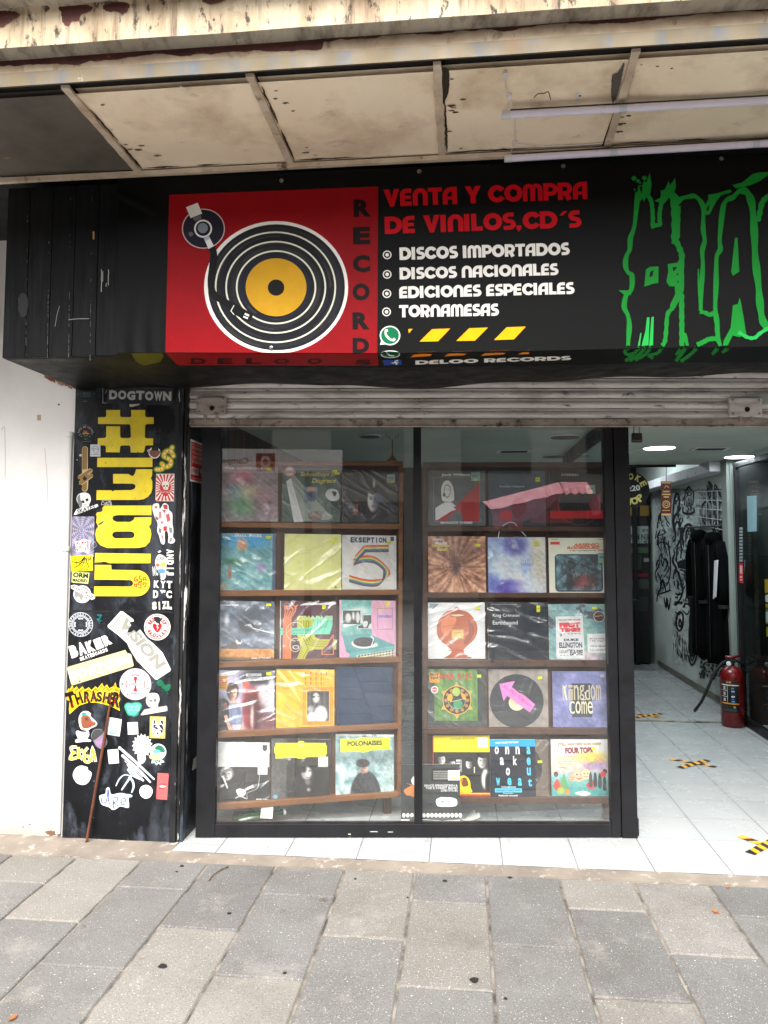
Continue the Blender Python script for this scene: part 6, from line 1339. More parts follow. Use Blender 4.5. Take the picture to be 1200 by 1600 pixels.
# ------------------------------------------------------------------ display shelves behind the glass
BL = R(11)
NL = Vector((-math.sin(BL), math.cos(BL), 0)); UL = Vector((math.cos(BL), math.sin(BL), 0)); PL0 = hY(328, 1000, 3.985)
NR = Vector((0, 1, 0)); UR = Vector((1, 0, 0)); PR0 = Vector((0, 4.075, 0))
def hL(px, py, d=0): return hit(px, py, PL0 - NL*d, NL)      # d = distance in front of the covers' plane
def hR(px, py, d=0): return hit(px, py, PR0 - NR*d, NR)
def shelf_unit(lab, hh, Nn, top, ledges, sides, dividers, backq, mat):
    mid = hh(*backq[0]); t = thing('shelf_unit', lab, 'shelf unit', Vector((hh(*backq[2]).x, hh(*backq[2]).y, .03)), 'shelf units in the window')
    q = [hh(*p) for p in backq]; G().prism([p + Nn*.022 for p in q], Nn*.012).build('back_panel', M['wood_dark'], t)
    for s in sides:
        q = [hh(x, y, .03) for x, y in s]; G().prism(q, Nn*.085).build('side_panel', mat, t, bevel=.002)
    for s in dividers:
        q = [hh(x, y) + Nn*.006 for x, y in s]; G().prism(q, Nn*.015).build('divider', M['wood_dark'], t)
    for i, s in enumerate(ledges):
        q = [hh(x, y, .034) for x, y in s]; G().prism(q, Nn*.055).build('ledge' if i else 'top_board', mat, t, bevel=.003)
    return t
def quad4(x0, x1, yl0, yl1, yr0, yr1): return [(x0,yl1), (x1,yr1), (x1,yr0), (x0,yl0)]
LL = [quad4(329,628,720.5,727,720.5,726.5), quad4(329,628,815.5,823.5,818.6,827), quad4(329,626.5,922.5,932,921.5,929.5), quad4(328,625.5,1034.6,1043.5,1026,1034.6), quad4(327,624.5,1144,1154,1130.6,1139), quad4(326,622.5,1257,1267.7,1237.6,1246)]
sl_ = shelf_unit('left brown wooden display shelf turned slightly towards the door', hL, NL, None, LL,
    [[(621,1244),(626.5,1242.5),(630.5,722),(624.5,722)], [(323,1266),(330,1266),(333,722),(326,722)]],
    [[(427.5,1256),(431.5,1256),(442,724),(434,724)], [(516,1250),(522.5,1249),(534.5,724),(531,724)]],
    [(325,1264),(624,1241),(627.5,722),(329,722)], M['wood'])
LR = [quad4(661,963,722,729.5,722,729), quad4(661,963,822,830,822.5,830), quad4(661,963,926,934,926.5,934), quad4(661,963,1031.5,1041.5,1032,1042), quad4(661,963,1137,1147,1138,1148), quad4(661,963,1246,1256,1246,1256)]
sr_ = shelf_unit('right brown wooden display shelf parallel to the window', hR, NR, None, LR,
    [[(661.5,1254),(668,1254),(667,724),(660.5,724)], [(953,1254),(963,1254),(963,724),(954,724)]],
    [[(759,1250),(763,1250),(762.5,724),(758.5,724)], [(857,1250),(861,1250),(858,724),(854,724)]],
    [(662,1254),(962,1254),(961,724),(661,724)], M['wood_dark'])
# lower skirting legs under the units so they stand on the floor
for tt, pts, Nn in ((sl_, [PL0 + UL*.02, PL0 + UL*.94], NL), (sr_, [Vector((.22,4.075,0)), Vector((1.17,4.075,0))], NR)):
    for p in pts:
        p = Vector((p.x, p.y, FZ)) + Nn*.06; g = G(); a = (UL if tt is sl_ else UR)*.02
        g.prism([p - a, p + a, p + a + Z*.12, p - a + Z*.12], Nn*.04); g.build('foot', M['wood_dark'], tt)

RG = 'record covers in the window'
STK = (232,238,20)
def record(hh, Nn, box, label, fn, wrap=None, stickers=(), h0=0.0, name='record_cover', d=.004, group=RG):
    x0, y0, x1, y1 = box; bl = hh(x0, y1, d); br = hh(x1, y1, d); tl = hh(x0, y0, d)
    w = (br - bl).length; hgt = tl.z - bl.z; ux = (br - bl).normalized(); nf = -Nn
    bl = bl + Nn*(-.006); lean = Nn*.006*1.0
    up = (Z*hgt + lean)
    mp = lambda x, y, h: bl + ux*(w*x) + up*(1-y) + nf*(.003 + h)
    t = thing(name, label, 'record', bl + ux*w/2, group)
    A = Art(mp)
    g = A.g; c = lin((206,200,190)); e = .0005
    b8 = [mp(0,1,-.003), mp(1,1,-.003), mp(1,0,-.003), mp(0,0,-.003)]; f8 = [mp(0,1,0), mp(1,1,0), mp(1,0,0), mp(0,0,0)]
    g.add(f8 + b8, [(4,7,6,5), (0,4,5,1), (1,5,6,2), (2,6,7,3), (3,7,4,0)], c)
    fn(A)
    k_ = lambda q: tuple(min(.9, v*1.55 + .004) for v in q)
    g.c = [None if c is None else (k_(c) if isinstance(c[0], float) else [k_(q) for q in c]) for c in g.c]
    A.build('sleeve_art', M['print'], t)
    if wrap:
        g = G(); n = 10; m = 10; r = random.Random(hash(box) & 0xffff); vs = []
        for j in range(m+1):
            for i in range(n+1):
                vs.append(mp(-.018 + 1.036*i/n, -.012 + 1.024*j/m, .004 + .0016*r.random() + (.0015*wrap if 0 < i < n and 0 < j < m else 0)))
        g.add(vs, [(j*(n+1)+i, (j+1)*(n+1)+i, (j+1)*(n+1)+i+1, j*(n+1)+i+1) for j in range(m) for i in range(n)]); g.build('plastic_wrap', M['sleeve'], t, smooth=True, normals=False)
    for k, (sx, sy, sw, sh_, sc) in enumerate(stickers):
        B = Art(mp, .0065 + .0003*k); B.poly([(sx,sy),(sx+sw,sy-.004),(sx+sw,sy+sh_-.004),(sx,sy+sh_)], sc); B.rect(sx+sw*.15, sy+sh_*.35, sx+sw*.8, sy+sh_*.5, tuple(x*.75 for x in sc)); B.build('price_sticker', M['sticker'], t)
    return t, mp
def ys(x=.78, y=.05, w=.085, h=.045): return (x, y, w, h, STK)
def RL(box, lab, fn, wrap=None, st=()): return record(hL, NL, box, lab, fn, wrap, st)
def RR(box, lab, fn, wrap=None, st=()): return record(hR, NR, box, lab, fn, wrap, st)

# --- left unit, top row
def f(A):
    def im(x, y):
        n = fbm(x*4, y*4, 3, 5); b = ramp(n, (60,74,72),(120,104,112),(150,132,136),(206,196,196)); b = lay(b, (176,84,96), ell(x,y,.38,.2,.18,.14,.7)*.8); b = lay(b, (96,150,106), ell(x,y,.4,.7,.25,.2,.8)*.8); b = lay(b, (208,196,130), ell(x,y,.5,.45,.2,.1,.9)*.6); b = lay(b, (110,140,150), ell(x,y,.28,.45,.12,.12,.8)*.8); return lay(b, (150,90,104), ell(x,y,.75,.6,.2,.2,.8)*.5)
    A.raster(im, 40); A.chars('THE ROYAL ALBUM', (.12,.055), (.85,.055), .03, (200,200,196), .02)
RL((340,728,433.6,815), 'faded pink and green cover in shiny crinkled wrap', f, 2.2, [ys(.8,.03)])
def f(A):
    A.raster(lambda x, y: ramp(fbm(x*3,y*3,8)*.6 + y*.3, (30,52,40),(46,72,60),(70,90,84),(96,110,108)), 24)
    A.poly([(.06,.24),(.2,.12),(.88,.94),(.3,1)], (132,142,132)); A.poly([(.06,.24),(.14,.18),(.36,.99),(.2,1)], (214,216,204))
    A.raster(lambda x, y: lay(lay(ramp(fbm(x*4,y*4,2), (60,90,110),(150,160,160)), (196,150,130), ell(x,y,.5,.2,.3,.2,.5)), (70,86,110), ell(x,y,.6,.6,.4,.3,.5)), 12, .36,.34,.6,.62)
    A.poly(curve([(.44,.86),(.5,.8),(.62,.79),(.7,.86),(.66,.96),(.5,.97)],4,True), (112,96,88)); A.poly(curve([(.74,.5),(.8,.38),(.95,.4),(.98,.56),(.84,.6)],4,True), (196,206,202)); A.poly(curve([(.86,.42),(.94,.44),(.9,.52)],4,True), (40,50,50))
    A.text('Schoolboys in', (.3,.165), (.92,.155), .1, (214,186,60), .01, .35); A.text('Disgrace', (.5,.29), (.93,.28), .105, (214,186,60), .01, .35)
    A.disc(.12,.06,.095,(222,214,206)); A.text('KINKS', (.05,.1), (.2,.085), .06, (176,40,50), .04); A.ring(.12,.06,.075,.09,(190,60,70),24)
RL((441,732,531,816), 'dark green cover with slanting yellow script title and pale light beam', f, 1.6, [ys(.86,.02), ys(.9,.065)])
def f(A):
    A.rect(0,0,1,1,(34,35,37)); A.ring(.48,.56,.36,.37,(50,52,54)); A.disc(.48,.56,.36,(24,24,26)); A.rect(.06,.28,.34,.86,(28,28,30))
    A.raster(lambda x, y: lay(lay(face(ramp(fbm(x*3,y*3,5)*.4, (14,14,15),(34,34,36)), x, y, .52, .6, .3, (216,214,212), (10,10,11), -1), (70,96,140), ell(x,y,.72,.55,.14,.2,.6)*.6), (206,206,204), ell(x,y,.55,.22,.05,.1,.5)*.8), 44, .28, .06, .8, .9)
    A.text('LIVE', (.06,.09), (.18,.09), .05, (90,92,94), .02)
    A.poly([(.8,.86),(.86,.6),(.93,.86)], (30,30,32)); A.rect(.2,.64,.28,.84,(120,66,40))
RL((535,735,621,817), 'black cover with a pale face inside a dark disc outline', f, .8, [(.8,.07,.15,.16,(170,196,190)), ys(.85,.19,.07,.035)])
# --- second row
def f(A):
    def im(x, y):
        b = ramp(fbm(x*5,y*6,21,5), (52,92,110),(84,132,138),(118,160,160),(150,176,170)); b = lay(b, (60,140,190), ell(x,y,.5,.12,.45,.13,.6)*.8); b = lay(b, (190,130,90), ell(x,y,.43,.2,.09,.1,.5)*.9); b = lay(b, (150,80,60), ell(x,y,.23,.7,.03,.12,.5)*.8); b = lay(b, (150,120,170), ell(x,y,.75,.6,.08,.08,.6)*.7); b = lay(b, (60,100,60), ell(x,y,.3,.5,.18,.06,.7)*.6); b = lay(b, (206,140,90), ell(x,y,.1,.93,.07,.04,.6)*.8); return lay(b, (56,66,96), (np.abs(x-.5) > .44)*.85)
    A.raster(im, 44); A.chars('SMALL FACES', (.3,.06), (.76,.06), .05, (206,222,226), .03)
RL((337,833,430,922), 'blue green painted cover with small white title along the top', f, 1.8, [ys(.83,.045)])
def f(A): A.raster(lambda x, y: ramp(fbm(x*2,y*2,4)*.5 + .3*y, (214,222,120),(222,228,132),(226,232,150)), 16); A.poly([(.88,.955),(.905,.915),(.93,.955)], (130,60,50))
RL((444,834,532.5,922.5), 'plain pale yellow cover in the left unit', f, 1.2, [ys(.83,.1)])
def f(A):
    A.raster(lambda x, y: ramp(.3*x + .5*fbm(x*2,y*2,6), (206,198,188),(214,206,198),(196,186,178)), 16); A.chars('EKSEPTION', (.15,.135), (.82,.135), .1, (46,60,90), .06, .92); A.rect(.89,.02,.96,.1,(60,60,66))
    cols = [(190,60,54),(226,120,60),(232,200,110),(90,140,120),(70,96,130),(110,70,96)]
    for k, c in enumerate(cols):
        o = (k-2.5)*.022
        A.stroke([(.86,.235+o),(.40,.235+o),(.24,.45+o*.9)], .024, c) if False else None
        A.stroke([(.86,.24+o),(.42,.25+o)], .0235, c); A.stroke([(.42+o*.2,.25+o),(.24,.45+o*1.1)], .0235, c)
        A.stroke(curve([(.21,.5+o),(.38,.44+o),(.6,.46+o),(.78-o*.6,.6+o*.4),(.82-o,.7),(.76-o*.5,.82+o*.5),(.62,.88+o),(.4,.87+o),(.13,.8+o)],6), .0235, c)
RL((534,836,619,921), 'pale grey cover with a large rainbow striped digit', f, .8, [ys(.82,.11)])
# --- third row
def f(A):
    def im(x, y):
        b = ramp(fbm(x*3+1,y*6,31,6)*1.25-.12, (40,48,62),(66,76,92),(104,114,130),(206,210,218)); b = lay(b, (48,54,64), ell(x,y,.65,.25,.3,.16,.8)*.75); b = lay(b, (222,226,232), ell(x,y,.2,.32,.035,.1,.9)*.8); b = lay(b, (52,56,60), ell(x,y,.52,.45,.12,.09,.5)*.9); g_ = ramp(fbm(x*9,y*14,12), (150,92,44),(200,140,80),(226,176,110)); b = np.where((y > .8)[..., None], g_, b); return lay(b, (70,60,50), sm(y,.93,.98)*.8)
    A.raster(im, 50); A.poly(rag([(.4,.36),(.56,.29),(.66,.44),(.6,.52),(.5,.5),(.44,.46)], .012, 4), (44,48,54)); A.poly([(.5,.42),(.6,.38),(.64,.45),(.52,.4)], (170,176,184)); A.poly(rag([(.36,.64),(.42,.7),(.46,.66),(.44,.72),(.36,.73)], .01, 6), (200,200,196))
    for k in range(9): A.poly(rag([(.1+k*.03,.8),(.12+k*.03,.77-.012*k),(.14+k*.03,.8)], .006, k), (90,80,70))
    A.stroke(curve([(.62,.45),(.8,.5),(.99,.54)],5), .022, (222,226,230), taper=lambda t: .4+.8*t); A.text('Thunderbeat', (.04,.085), (.4,.075), .035, (226,226,224), .03); A.text('SOME OF THE BEST', (.62,.985), (.95,.975), .03, (220,214,200), .02)
RL((334.5,939,428,1031), 'stormy grey sky cover above a strip of golden field', f, 1.7, [ys(.86,.03)])
def f(A):
    A.rect(0,0,1,1,(84,52,60)); og, gn_, tl_ = (226,118,72), (168,166,58), (106,190,162)
    A.rect(0,0,.012,1,(214,206,190))
    for k in range(5): A.stroke([(.075+k*.028,1),(.075+k*.028,.3),(.095+k*.045,.16)], .024, og)
    for k in range(6):
        A.stroke([(.32+k*.05,.3),(.32+k*.05,.58),(.4+k*.045,.78-.028*k),(.62+k*.06,.815-.028*k),(1,.815-.028*k)] if k < 5 else [(.57,.3),(.57,.5)], .046 if k < 1 else .03, gn_)
    A.poly([(.3,.28),(.58,.28),(.56,.4),(.62,.62),(.7,.66),(.99,.66),(.99,.82),(.62,.82),(.5,.88),(.44,1),(.3,1),(.38,.8),(.32,.6)], gn_)
    for k in range(4): A.stroke([(.37+k*.045,.3),(.37+k*.045,.56),(.46+k*.04,.74-.02*k),(.62,.79-.032*k),(.98,.79-.032*k)], .007, (70,60,40))
    A.stroke([(.4,.62),(.5,.82),(.4,1)], .007, (70,60,40))
    A.poly([(0,.47),(.5,.46),(.58,.42),(.6,.28),(.93,.27),(.93,.42),(.88,.57),(0,.59)], tl_)
    for k in range(4): A.stroke([(0,.49+.025*k),(.54,.485+.025*k),(.66+.05*k,.43),(.67+.065*k,.29)], .006, (50,90,80))
    A.rect(.052,.3,.195,1,og)
    for k in range(4): A.stroke([(.08+k*.028,1),(.08+k*.028,.3)], .005, (140,60,40))
    A.text('RAY', (.07,.16), (.33,.145), .085, (222,120,80), .07); A.text('CHARLES', (.31,.335), (.94,.325), .08, (150,190,150), .06); A.text('CHA', (.31,.335), (.55,.33), .08, (176,178,96), .06)
    A.poly([(.74,.93),(.74,.84),(.83,.76),(.9,.63),(.955,.57),(.955,.93)], (226,116,76)); A.poly([(.755,.915),(.755,.85),(.84,.77),(.91,.65),(.94,.61),(.94,.915)], (80,48,58))
    A.ring(.27,.53,.158,.166,(222,196,170)); A.ring(.27,.76,.09,.1,(206,180,160),30,1.25); A.poly([(.2,.72),(.26,.72),(.28,.68),(.34,.72),(.3,.76),(.24,.76)], (50,40,44)); A.ring(.28,.8,.04,.06,(180,180,170),16,.6)
    A.poly(curve([(.35,.07),(.5,.02),(.7,.03),(.95,.0),(.97,.05),(.6,.06)],4,True), (226,222,218))
RL((437,939,525,1029), 'brown cover with curving orange, green and mint stripes', f, 1.0, [ys(.74,.06,.07,.07)])
def f(A):
    A.rect(0,0,1,1,(206,150,176)); A.raster(lambda x, y: lay(ramp(fbm(x*4,y*3,9), (70,130,126),(110,166,160),(150,192,184)), (222,232,228), ell(x,y,.6,.3,.25,.1,.9)*.8), 20, .03, .0, .57, .62)
    A.poly([(.04,.18),(.37,.14),(.41,.4),(.07,.48)], (214,220,214)); A.raster(lambda x, y: lay(lay(lay(flat(x,(56,56,58)), (196,198,194), ell(x,y,.3,.55,.16,.35,.3)), (190,190,188), ell(x,y,.6,.4,.08,.3,.4)), (206,206,202), ell(x,y,.85,.5,.11,.4,.3)), 16, .06,.18,.37,.42)
    A.poly([(.41,.25),(.57,.24),(.57,.5),(.3,.5),(.32,.44),(.41,.42)], (206,212,206)); A.poly([(.42,.26),(.565,.255),(.565,.49),(.32,.49),(.33,.45),(.42,.42)], (64,66,68)); A.poly(curve([(.41,.4),(.45,.36),(.5,.38),(.48,.46),(.43,.47)],4,True), (196,198,196)); A.poly([(.5,.48),(.53,.42),(.565,.4),(.565,.49)], (206,208,204))
    A.poly([(.05,.62),(.5,.58),(.98,.78),(.98,.86),(.2,.95),(.12,.9)], (76,140,140)); A.poly([(.2,.92),(.98,.79),(.97,1),(.16,1)], (96,158,160)); A.poly([(.3,.96),(.97,.86),(.97,1),(.3,1)], (222,222,176))
    for k in range(12):
        for j in range(3):
            x, y = .33+.054*k, .965 - .0085*k + .045*j
            if y < .99: A.poly([(x,y),(x+.034,y-.006),(x+.034,y+.02),(x,y+.026)], (54,56,52))
    A.disc(.42,.755,.21,(214,214,208),36,.42); A.disc(.43,.73,.19,(44,46,50),36,.44); A.ring(.43,.73,.08,.085,(90,92,96),30,.44); A.stroke(curve([(.55,.62),(.6,.68),(.56,.8)],4), .018, (200,204,206)); A.poly([(.55,.8),(.66,.74),(.68,.8),(.58,.83)], (196,200,204))
    A.text('The', (.62,.16), (.76,.12), .07, (206,150,80), .01, .4); A.text('Legend', (.7,.21), (.9,.13), .07, (214,176,90), .01, .4); A.text('GENESIS', (.68,.3), (.93,.3), .045, (110,116,190), .05)
    for p in ([(.67,.14),(.94,.13),(.94,.5),(.67,.51),(.67,.14)],): A.stroke(p, .007, (120,90,120))
RL((530,937.5,618,1027), 'pink cover with a teal portable record player', f, 1.2, [ys(.8,.03)])
# --- fourth row
def f(A):
    def im(x, y):
        b = ramp(fbm(x*2.5,y*5,41), (120,122,150),(176,172,192),(214,206,214)); b = lay(b, (126,40,44), ell(x,y,.62,.62,.17,.4,.3)); b = lay(b, (70,24,30), ell(x,y,.66,.55,.13,.16,.7)*.8); b = lay(b, (44,46,54), ell(x,y,.13,.78,.16,.33,.25)); b = lay(b, (206,196,196), ell(x,y,.8,.35,.07,.25,.5)*.8); b = lay(b, (40,40,48), ell(x,y,.73,.1,.3,.13,.4)); b = lay(b, (196,90,70), ell(x,y,.52,.22,.05,.08,.4)); b = lay(b, (60,30,36), ell(x,y,.75,.85,.12,.3,.6)*.7); b = lay(b, (190,188,190), ell(x,y,.95,.4,.06,.35,.4)*.8); b = lay(b, (96,40,48), ell(x,y,.92,.82,.12,.14,.4)*.9); return lay(b, (222,214,208), ell(x,y,.63,.75,.025,.2,.6)*.8)
    A.raster(im, 44)
    A.raster(lambda x, y: lay(face(im(.14+.32*x, .2+.4*y), x, y, .5, .42, .34, (226,176,156), (66,44,38), 1), (206,160,142), ell(x,y,.56,.88,.16,.2,.3)), 40, .14, .2, .46, .6)
    A.raster(lambda x, y: ramp(fbm(x*6,y*5,3), (56,66,96),(110,120,150),(160,166,186)), 10, .24, .54, .46, .88); A.poly([(.16,.74),(.21,.72),(.3,.98),(.25,1)], (206,156,130)); A.poly([(.46,.86),(.5,.84),(.46,.99),(.42,.99)], (206,156,130)); A.poly(curve([(.02,.55),(.12,.46),(.22,.5),(.22,.62),(.1,.66),(.02,.62)],4,True), (26,26,28)); A.disc(.18,.56,.035,(130,70,60),14)
    A.text('SCORPIONS', (.52,.1), (.78,.09), .05, (222,222,222), .03); A.text('Lonesome Crow', (.52,.125), (.8,.118), .02, (200,200,200), .0)
    A.rect(.045,.09,.205,.31,(236,140,36))
    for k in range(5): A.rect(.065,.12+.038*k,.185,.135+.038*k,(170,80,30))
RL((334.5,1047,428,1143), 'cover of a woman looking up beside dark red figures', f, 1.8, [ys(.86,.02)])
def f(A):
    A.raster(lambda x, y: ramp(.4*fbm(x*2,y*2,5)+.3, (226,148,28),(232,160,40),(240,176,60)), 14); orr = (206,90,30)
    A.ring(.19,.24,.1,.108,orr); A.ring(.19,.24,.07,.075,orr)
    for k, (t, y) in enumerate((('FEVER', .1), ('TREE', .19), ('VIVA', .27))):
        for i in range(len(t)): A.stroke([(.5+.09*i,y-.06),(.5+.09*i,y)], .02, orr); A.stroke([(.54+.09*i,y-.05),(.54+.09*i,y-.012)], .007, orr)
    for m_ in (.0,.018,.036): A.stroke([(.46+m_,.32+m_),(.97-m_,.31+m_),(.97-m_,.93-m_),(.46+m_,.94-m_),(.46+m_,.32+m_)], .008, orr)
    def im(x, y):
        b = ramp(np.abs(np.sin(x*14))*.6 + .2*y, (44,44,46),(96,96,98)); b = lay(b, (206,206,204), ell(x,y,.62,.78,.3,.28,.2)); b = lay(b, (150,150,150), ell(x,y,.15,.6,.16,.1,.4)); b = lay(b, (24,24,26), ell(x,y,.38,.12,.2,.16,.2)); b = lay(b, (176,176,174), ell(x,y,.4,.22,.16,.17,.2)); b = lay(b, (214,214,212), ell(x,y,.2,.9,.2,.2,.3)); return b
    A.raster(im, 24, .53,.37,.91,.88); A.poly([(.6,.46),(.66,.45),(.66,.48),(.62,.49)], (40,40,42)); A.poly([(.7,.45),(.74,.46),(.73,.48)], (40,40,42))
    for q_ in ([(.0,.04),(.03,.0),(.3,.3),(.42,.55)], [(.18,.02),(.24,.02),(.42,.28)]): A.poly(q_, (240,196,110))
RL((431,1045,522,1137), 'orange cover with a small framed black and white photograph', f, 1.3)
def f(A): A.raster(lambda x, y: ramp(.5*fbm(x*3,y*3,15) + .2*(1-y), (24,40,62),(32,50,74),(46,62,84)), 16)
RL((526,1042,613,1133), 'plain navy blue cover in the left unit', f, None)
# --- bottom row
def f(A):
    A.raster(lambda x, y: ramp(fbm(x*3,y*3,51)*.6 + .3*(1-y), (26,26,27),(40,40,41),(66,66,66)), 20); A.rect(0,0,1,.405,(236,236,234)); A.rect(.8,.34,.97,.53,(232,230,226)); A.rect(.88,.04,.96,.12,(60,60,64)); A.poly([(.88,.12),(.96,.12),(.92,.15)], (60,60,64))
    A.raster(lambda x, y: face(ramp(fbm(x*3,y*3,51)*.5, (30,30,31),(54,54,55)), x, y, .5, .5, .42, (214,212,208), (120,118,116), 1), 36, .12, .41, .42, .66)
    A.poly([(.16,.56),(.22,.55),(.3,.76),(.27,.76)], (222,220,216)); A.poly(curve([(.02,.6),(.16,.55),(.28,.78),(.32,.96),(.02,.97)],4,True), (18,18,19))
    A.poly(curve([(.43,.8),(.5,.76),(.6,.8),(.58,.87),(.5,.9)],4,True), (206,204,200)); A.stroke(curve([(.42,.92),(.5,.89),(.62,.93)],4), .02, (170,168,164)); A.stroke(curve([(.63,.93),(.62,.84),(.7,.8),(.8,.75),(.83,.6),(.83,.53)],5), .012, (150,148,146)); A.text('PHILIPS.', (.78,.955), (.97,.955), .03, (220,220,216), .04); A.disc(.03,.93,.05,(226,70,50),24)
RL((329,1159,420,1254), 'half white cover above a dark photograph of a man at a piano', f, 1.0)
def f(A):
    def im(x, y):
        b = ramp(fbm(x*3,y*2,61)*.5 + .4*(1-x), (28,28,29),(60,60,60),(130,130,128)); b = lay(b, (24,24,25), sm(x,.24,.27)*.9); b = lay(b, (15,15,16), ell(x,y,.62,.55,.24,.24,.25)); b = lay(b, (18,18,19), ell(x,y,.66,.98,.34,.36,.2)); b = lay(b, (70,70,70), ell(x,y,.38,.5,.015,.24,.5)*.6); return lay(b, (20,20,21), ell(x,y,.85,.5,.1,.6,.3)*.8)
    def im2(x, y):
        b = im(x, y); b = lay(b, (206,203,198), ell(x,y,.6,.565,.085,.105,.35)); b = lay(b, (24,24,25), ell(x,y,.53,.5,.07,.06,.4)); b = lay(b, (40,38,38), ell(x,y,.56,.545,.035,.014,.6)); b = lay(b, (50,48,48), ell(x,y,.65,.53,.03,.013,.6)); b = lay(b, (120,118,116), ell(x,y,.56,.6,.035,.05,.8)*.7); b = lay(b, (110,96,94), ell(x,y,.61,.635,.03,.01,.5)); b = lay(b, (96,94,92), ell(x,y,.62,.71,.045,.05,.6)); b = lay(b, (150,148,146), ell(x,y,.64,.84,.03,.03,.5)); return b + (fbm(x*30,y*30,3)-.5)[..., None]*14
    A.raster(im2, 60)
    y1 = (236,220,20); A.poly([(.06,.07),(.44,.065),(.46,.03),(.54,.03),(.56,.06),(.93,.06),(.935,.1),(.95,.1),(.95,.25),(.935,.25),(.93,.29),(.6,.3),(.56,.325),(.44,.325),(.42,.31),(.06,.33),(.06,.24),(.04,.24),(.04,.13),(.06,.13)], y1); A.disc(.5,.1,.04,(240,232,120),20,.6); A.rect(.8,.29,.97,.46,(232,230,224)); A.disc(.07,.96,.035,(100,150,170),16); A.poly([(.14,.88),(.24,.9),(.24,.98),(.17,.97)], (80,80,80))
RL((424,1154,514.5,1248), 'dark portrait cover with a plain yellow cartouche on top', f, .9)
def f(A):
    def im(x, y):
        b = ramp(fbm(x*10,y*9,71,5) + .15*(y-.5), (62,88,92),(116,146,148),(176,196,196),(214,224,222)); b = lay(b, (74,96,98), (ell(x,y,.5,.38,.7,.12,.6))*.5); return lay(b, (214,222,220), sm(.04-y,0,.02))
    A.raster(im, 48); y1 = (240,224,24); A.poly([(.08,.08),(.4,.075),(.44,.05),(.56,.05),(.6,.065),(.93,.05),(.935,.24),(.6,.265),(.56,.29),(.44,.3),(.4,.28),(.08,.3)], y1)
    A.text('POLONAISES', (.2,.2), (.8,.175), .08, (50,46,16), .045); A.text('Frederic Chopin', (.32,.125), (.68,.11), .03, (120,112,30), .0); A.text('Maurizio Pollini', (.34,.25), (.66,.235), .025, (120,112,30), .0)
    def im3(x, y):
        X, Y = .2+.6*x, .36+.62*y; b = im(X, Y); b = lay(b, (36,42,50), ell(X,Y,.51,1.0,.26,.4,.06)); b = lay(b, (60,68,78), ell(X,Y,.62,.85,.06,.2,.8)*.6); b = lay(b, (20,24,30), ell(X,Y,.38,.85,.03,.2,.8)*.7)
        f = ell(X,Y,.49,.575,.062,.085,.2); b = lay(b, (206,160,140), f); b = lay(b, (120,84,72), ell(X,Y,.455,.585,.03,.07,.8)*.7); b = lay(b, (60,44,40), ell(X,Y,.5,.56,.016,.009,.6)*.8); b = lay(b, (70,50,46), ell(X,Y,.5,.62,.022,.01,.6)*.7); b = lay(b, (48,52,60), ell(X,Y,.5,.68,.08,.035,.3))
        h_ = ell(X,Y,.465,.475,.115,.07,.15)[..., None]; return b*(1-h_) + (np.array((46,42,42), float)*(.6+.9*fbm(X*60,Y*60,4))[..., None])*h_
    A.raster(im3, 60, .2, .36, .8, .98)
    A.stroke([(.52,.66),(.5,.96)], .012, (60,66,74)); A.stroke([(.34,.8),(.38,.96)], .012, (54,60,68)); A.poly([(.47,.64),(.54,.63),(.52,.7)], (50,52,60)); A.text('OF', (.46,.045), (.52,.04), .035, (40,44,46), .03); A.text('TN', (.62,.04), (.7,.03), .035, (40,44,46), .03)
RL((524,1146.5,615,1242), 'snowy reed cover with a man in a fur hat under a yellow cartouche', f, .9)
# --- right unit, top row
def f(A):
    A.raster(lambda x, y: ramp(fbm(x*2,y*2,81)*.6+.2, (72,80,84),(86,92,94),(98,102,102)), 12); A.stroke([(.1,.12),(.9,.12),(.9,.93),(.1,.93),(.1,.12)], .006, (130,134,132))
    A.poly([(.9,.22),(.9,.93),(.62,.93),(.55,.7),(.48,.74),(.3,.92),(.14,.93),(.4,.72)], (150,52,52))
    wh = (206,208,200); A.poly(curve([(.24,.5),(.24,.3),(.3,.19),(.38,.19),(.44,.3),(.46,.5),(.42,.56),(.28,.56)],4,True), wh); A.poly(curve([(.28,.32),(.33,.25),(.4,.3),(.39,.42),(.34,.5),(.29,.44)],4,True), (120,122,118)); A.poly(curve([(.295,.32),(.33,.27),(.385,.31),(.38,.41),(.34,.475),(.3,.43)],4,True), wh)
    for q_ in ([(.3,.345),(.33,.335),(.33,.35)], [(.355,.335),(.385,.345),(.36,.352)]): A.poly(q_, (60,60,60))
    A.poly([(.27,.4),(.31,.43),(.29,.48),(.26,.46)], (90,90,90)); A.poly([(.13,.9),(.13,.68),(.28,.58),(.41,.57),(.49,.65),(.44,.66),(.49,.71),(.4,.74),(.16,.9)], wh); A.stroke([(.28,.56),(.27,.62)], .006, (110,110,108)); A.stroke([(.41,.56),(.41,.6)], .006, (110,110,108))
    A.text('Jack Wilson', (.24,.11), (.74,.11), .06, (222,220,210), .03); A.text("MARGO'S THEME", (.22,.965), (.77,.965), .042, (222,220,210), .03)
RR((668.5,735.5,758.5,821.5), 'grey cover with a white line drawn woman and a red wedge', f, None, [(.75,.03,.16,.16,(150,190,186)), ys(.79,.15,.07,.04)])
def f(A):
    A.raster(lambda x, y: ramp(fbm(x*2,y*2,85)*.6+.2*(1-y), (44,58,68),(60,74,84),(84,94,98)), 14); A.text('Freddie Hubbard', (.2,.3), (.62,.3), .035, (150,160,160), .02); A.rect(.2,.72,.4,.9,(130,36,40)); A.poly(curve([(.4,.6),(.5,.5),(.62,.52),(.66,.7),(.5,.86),(.42,.8)],4,True), (50,40,42))
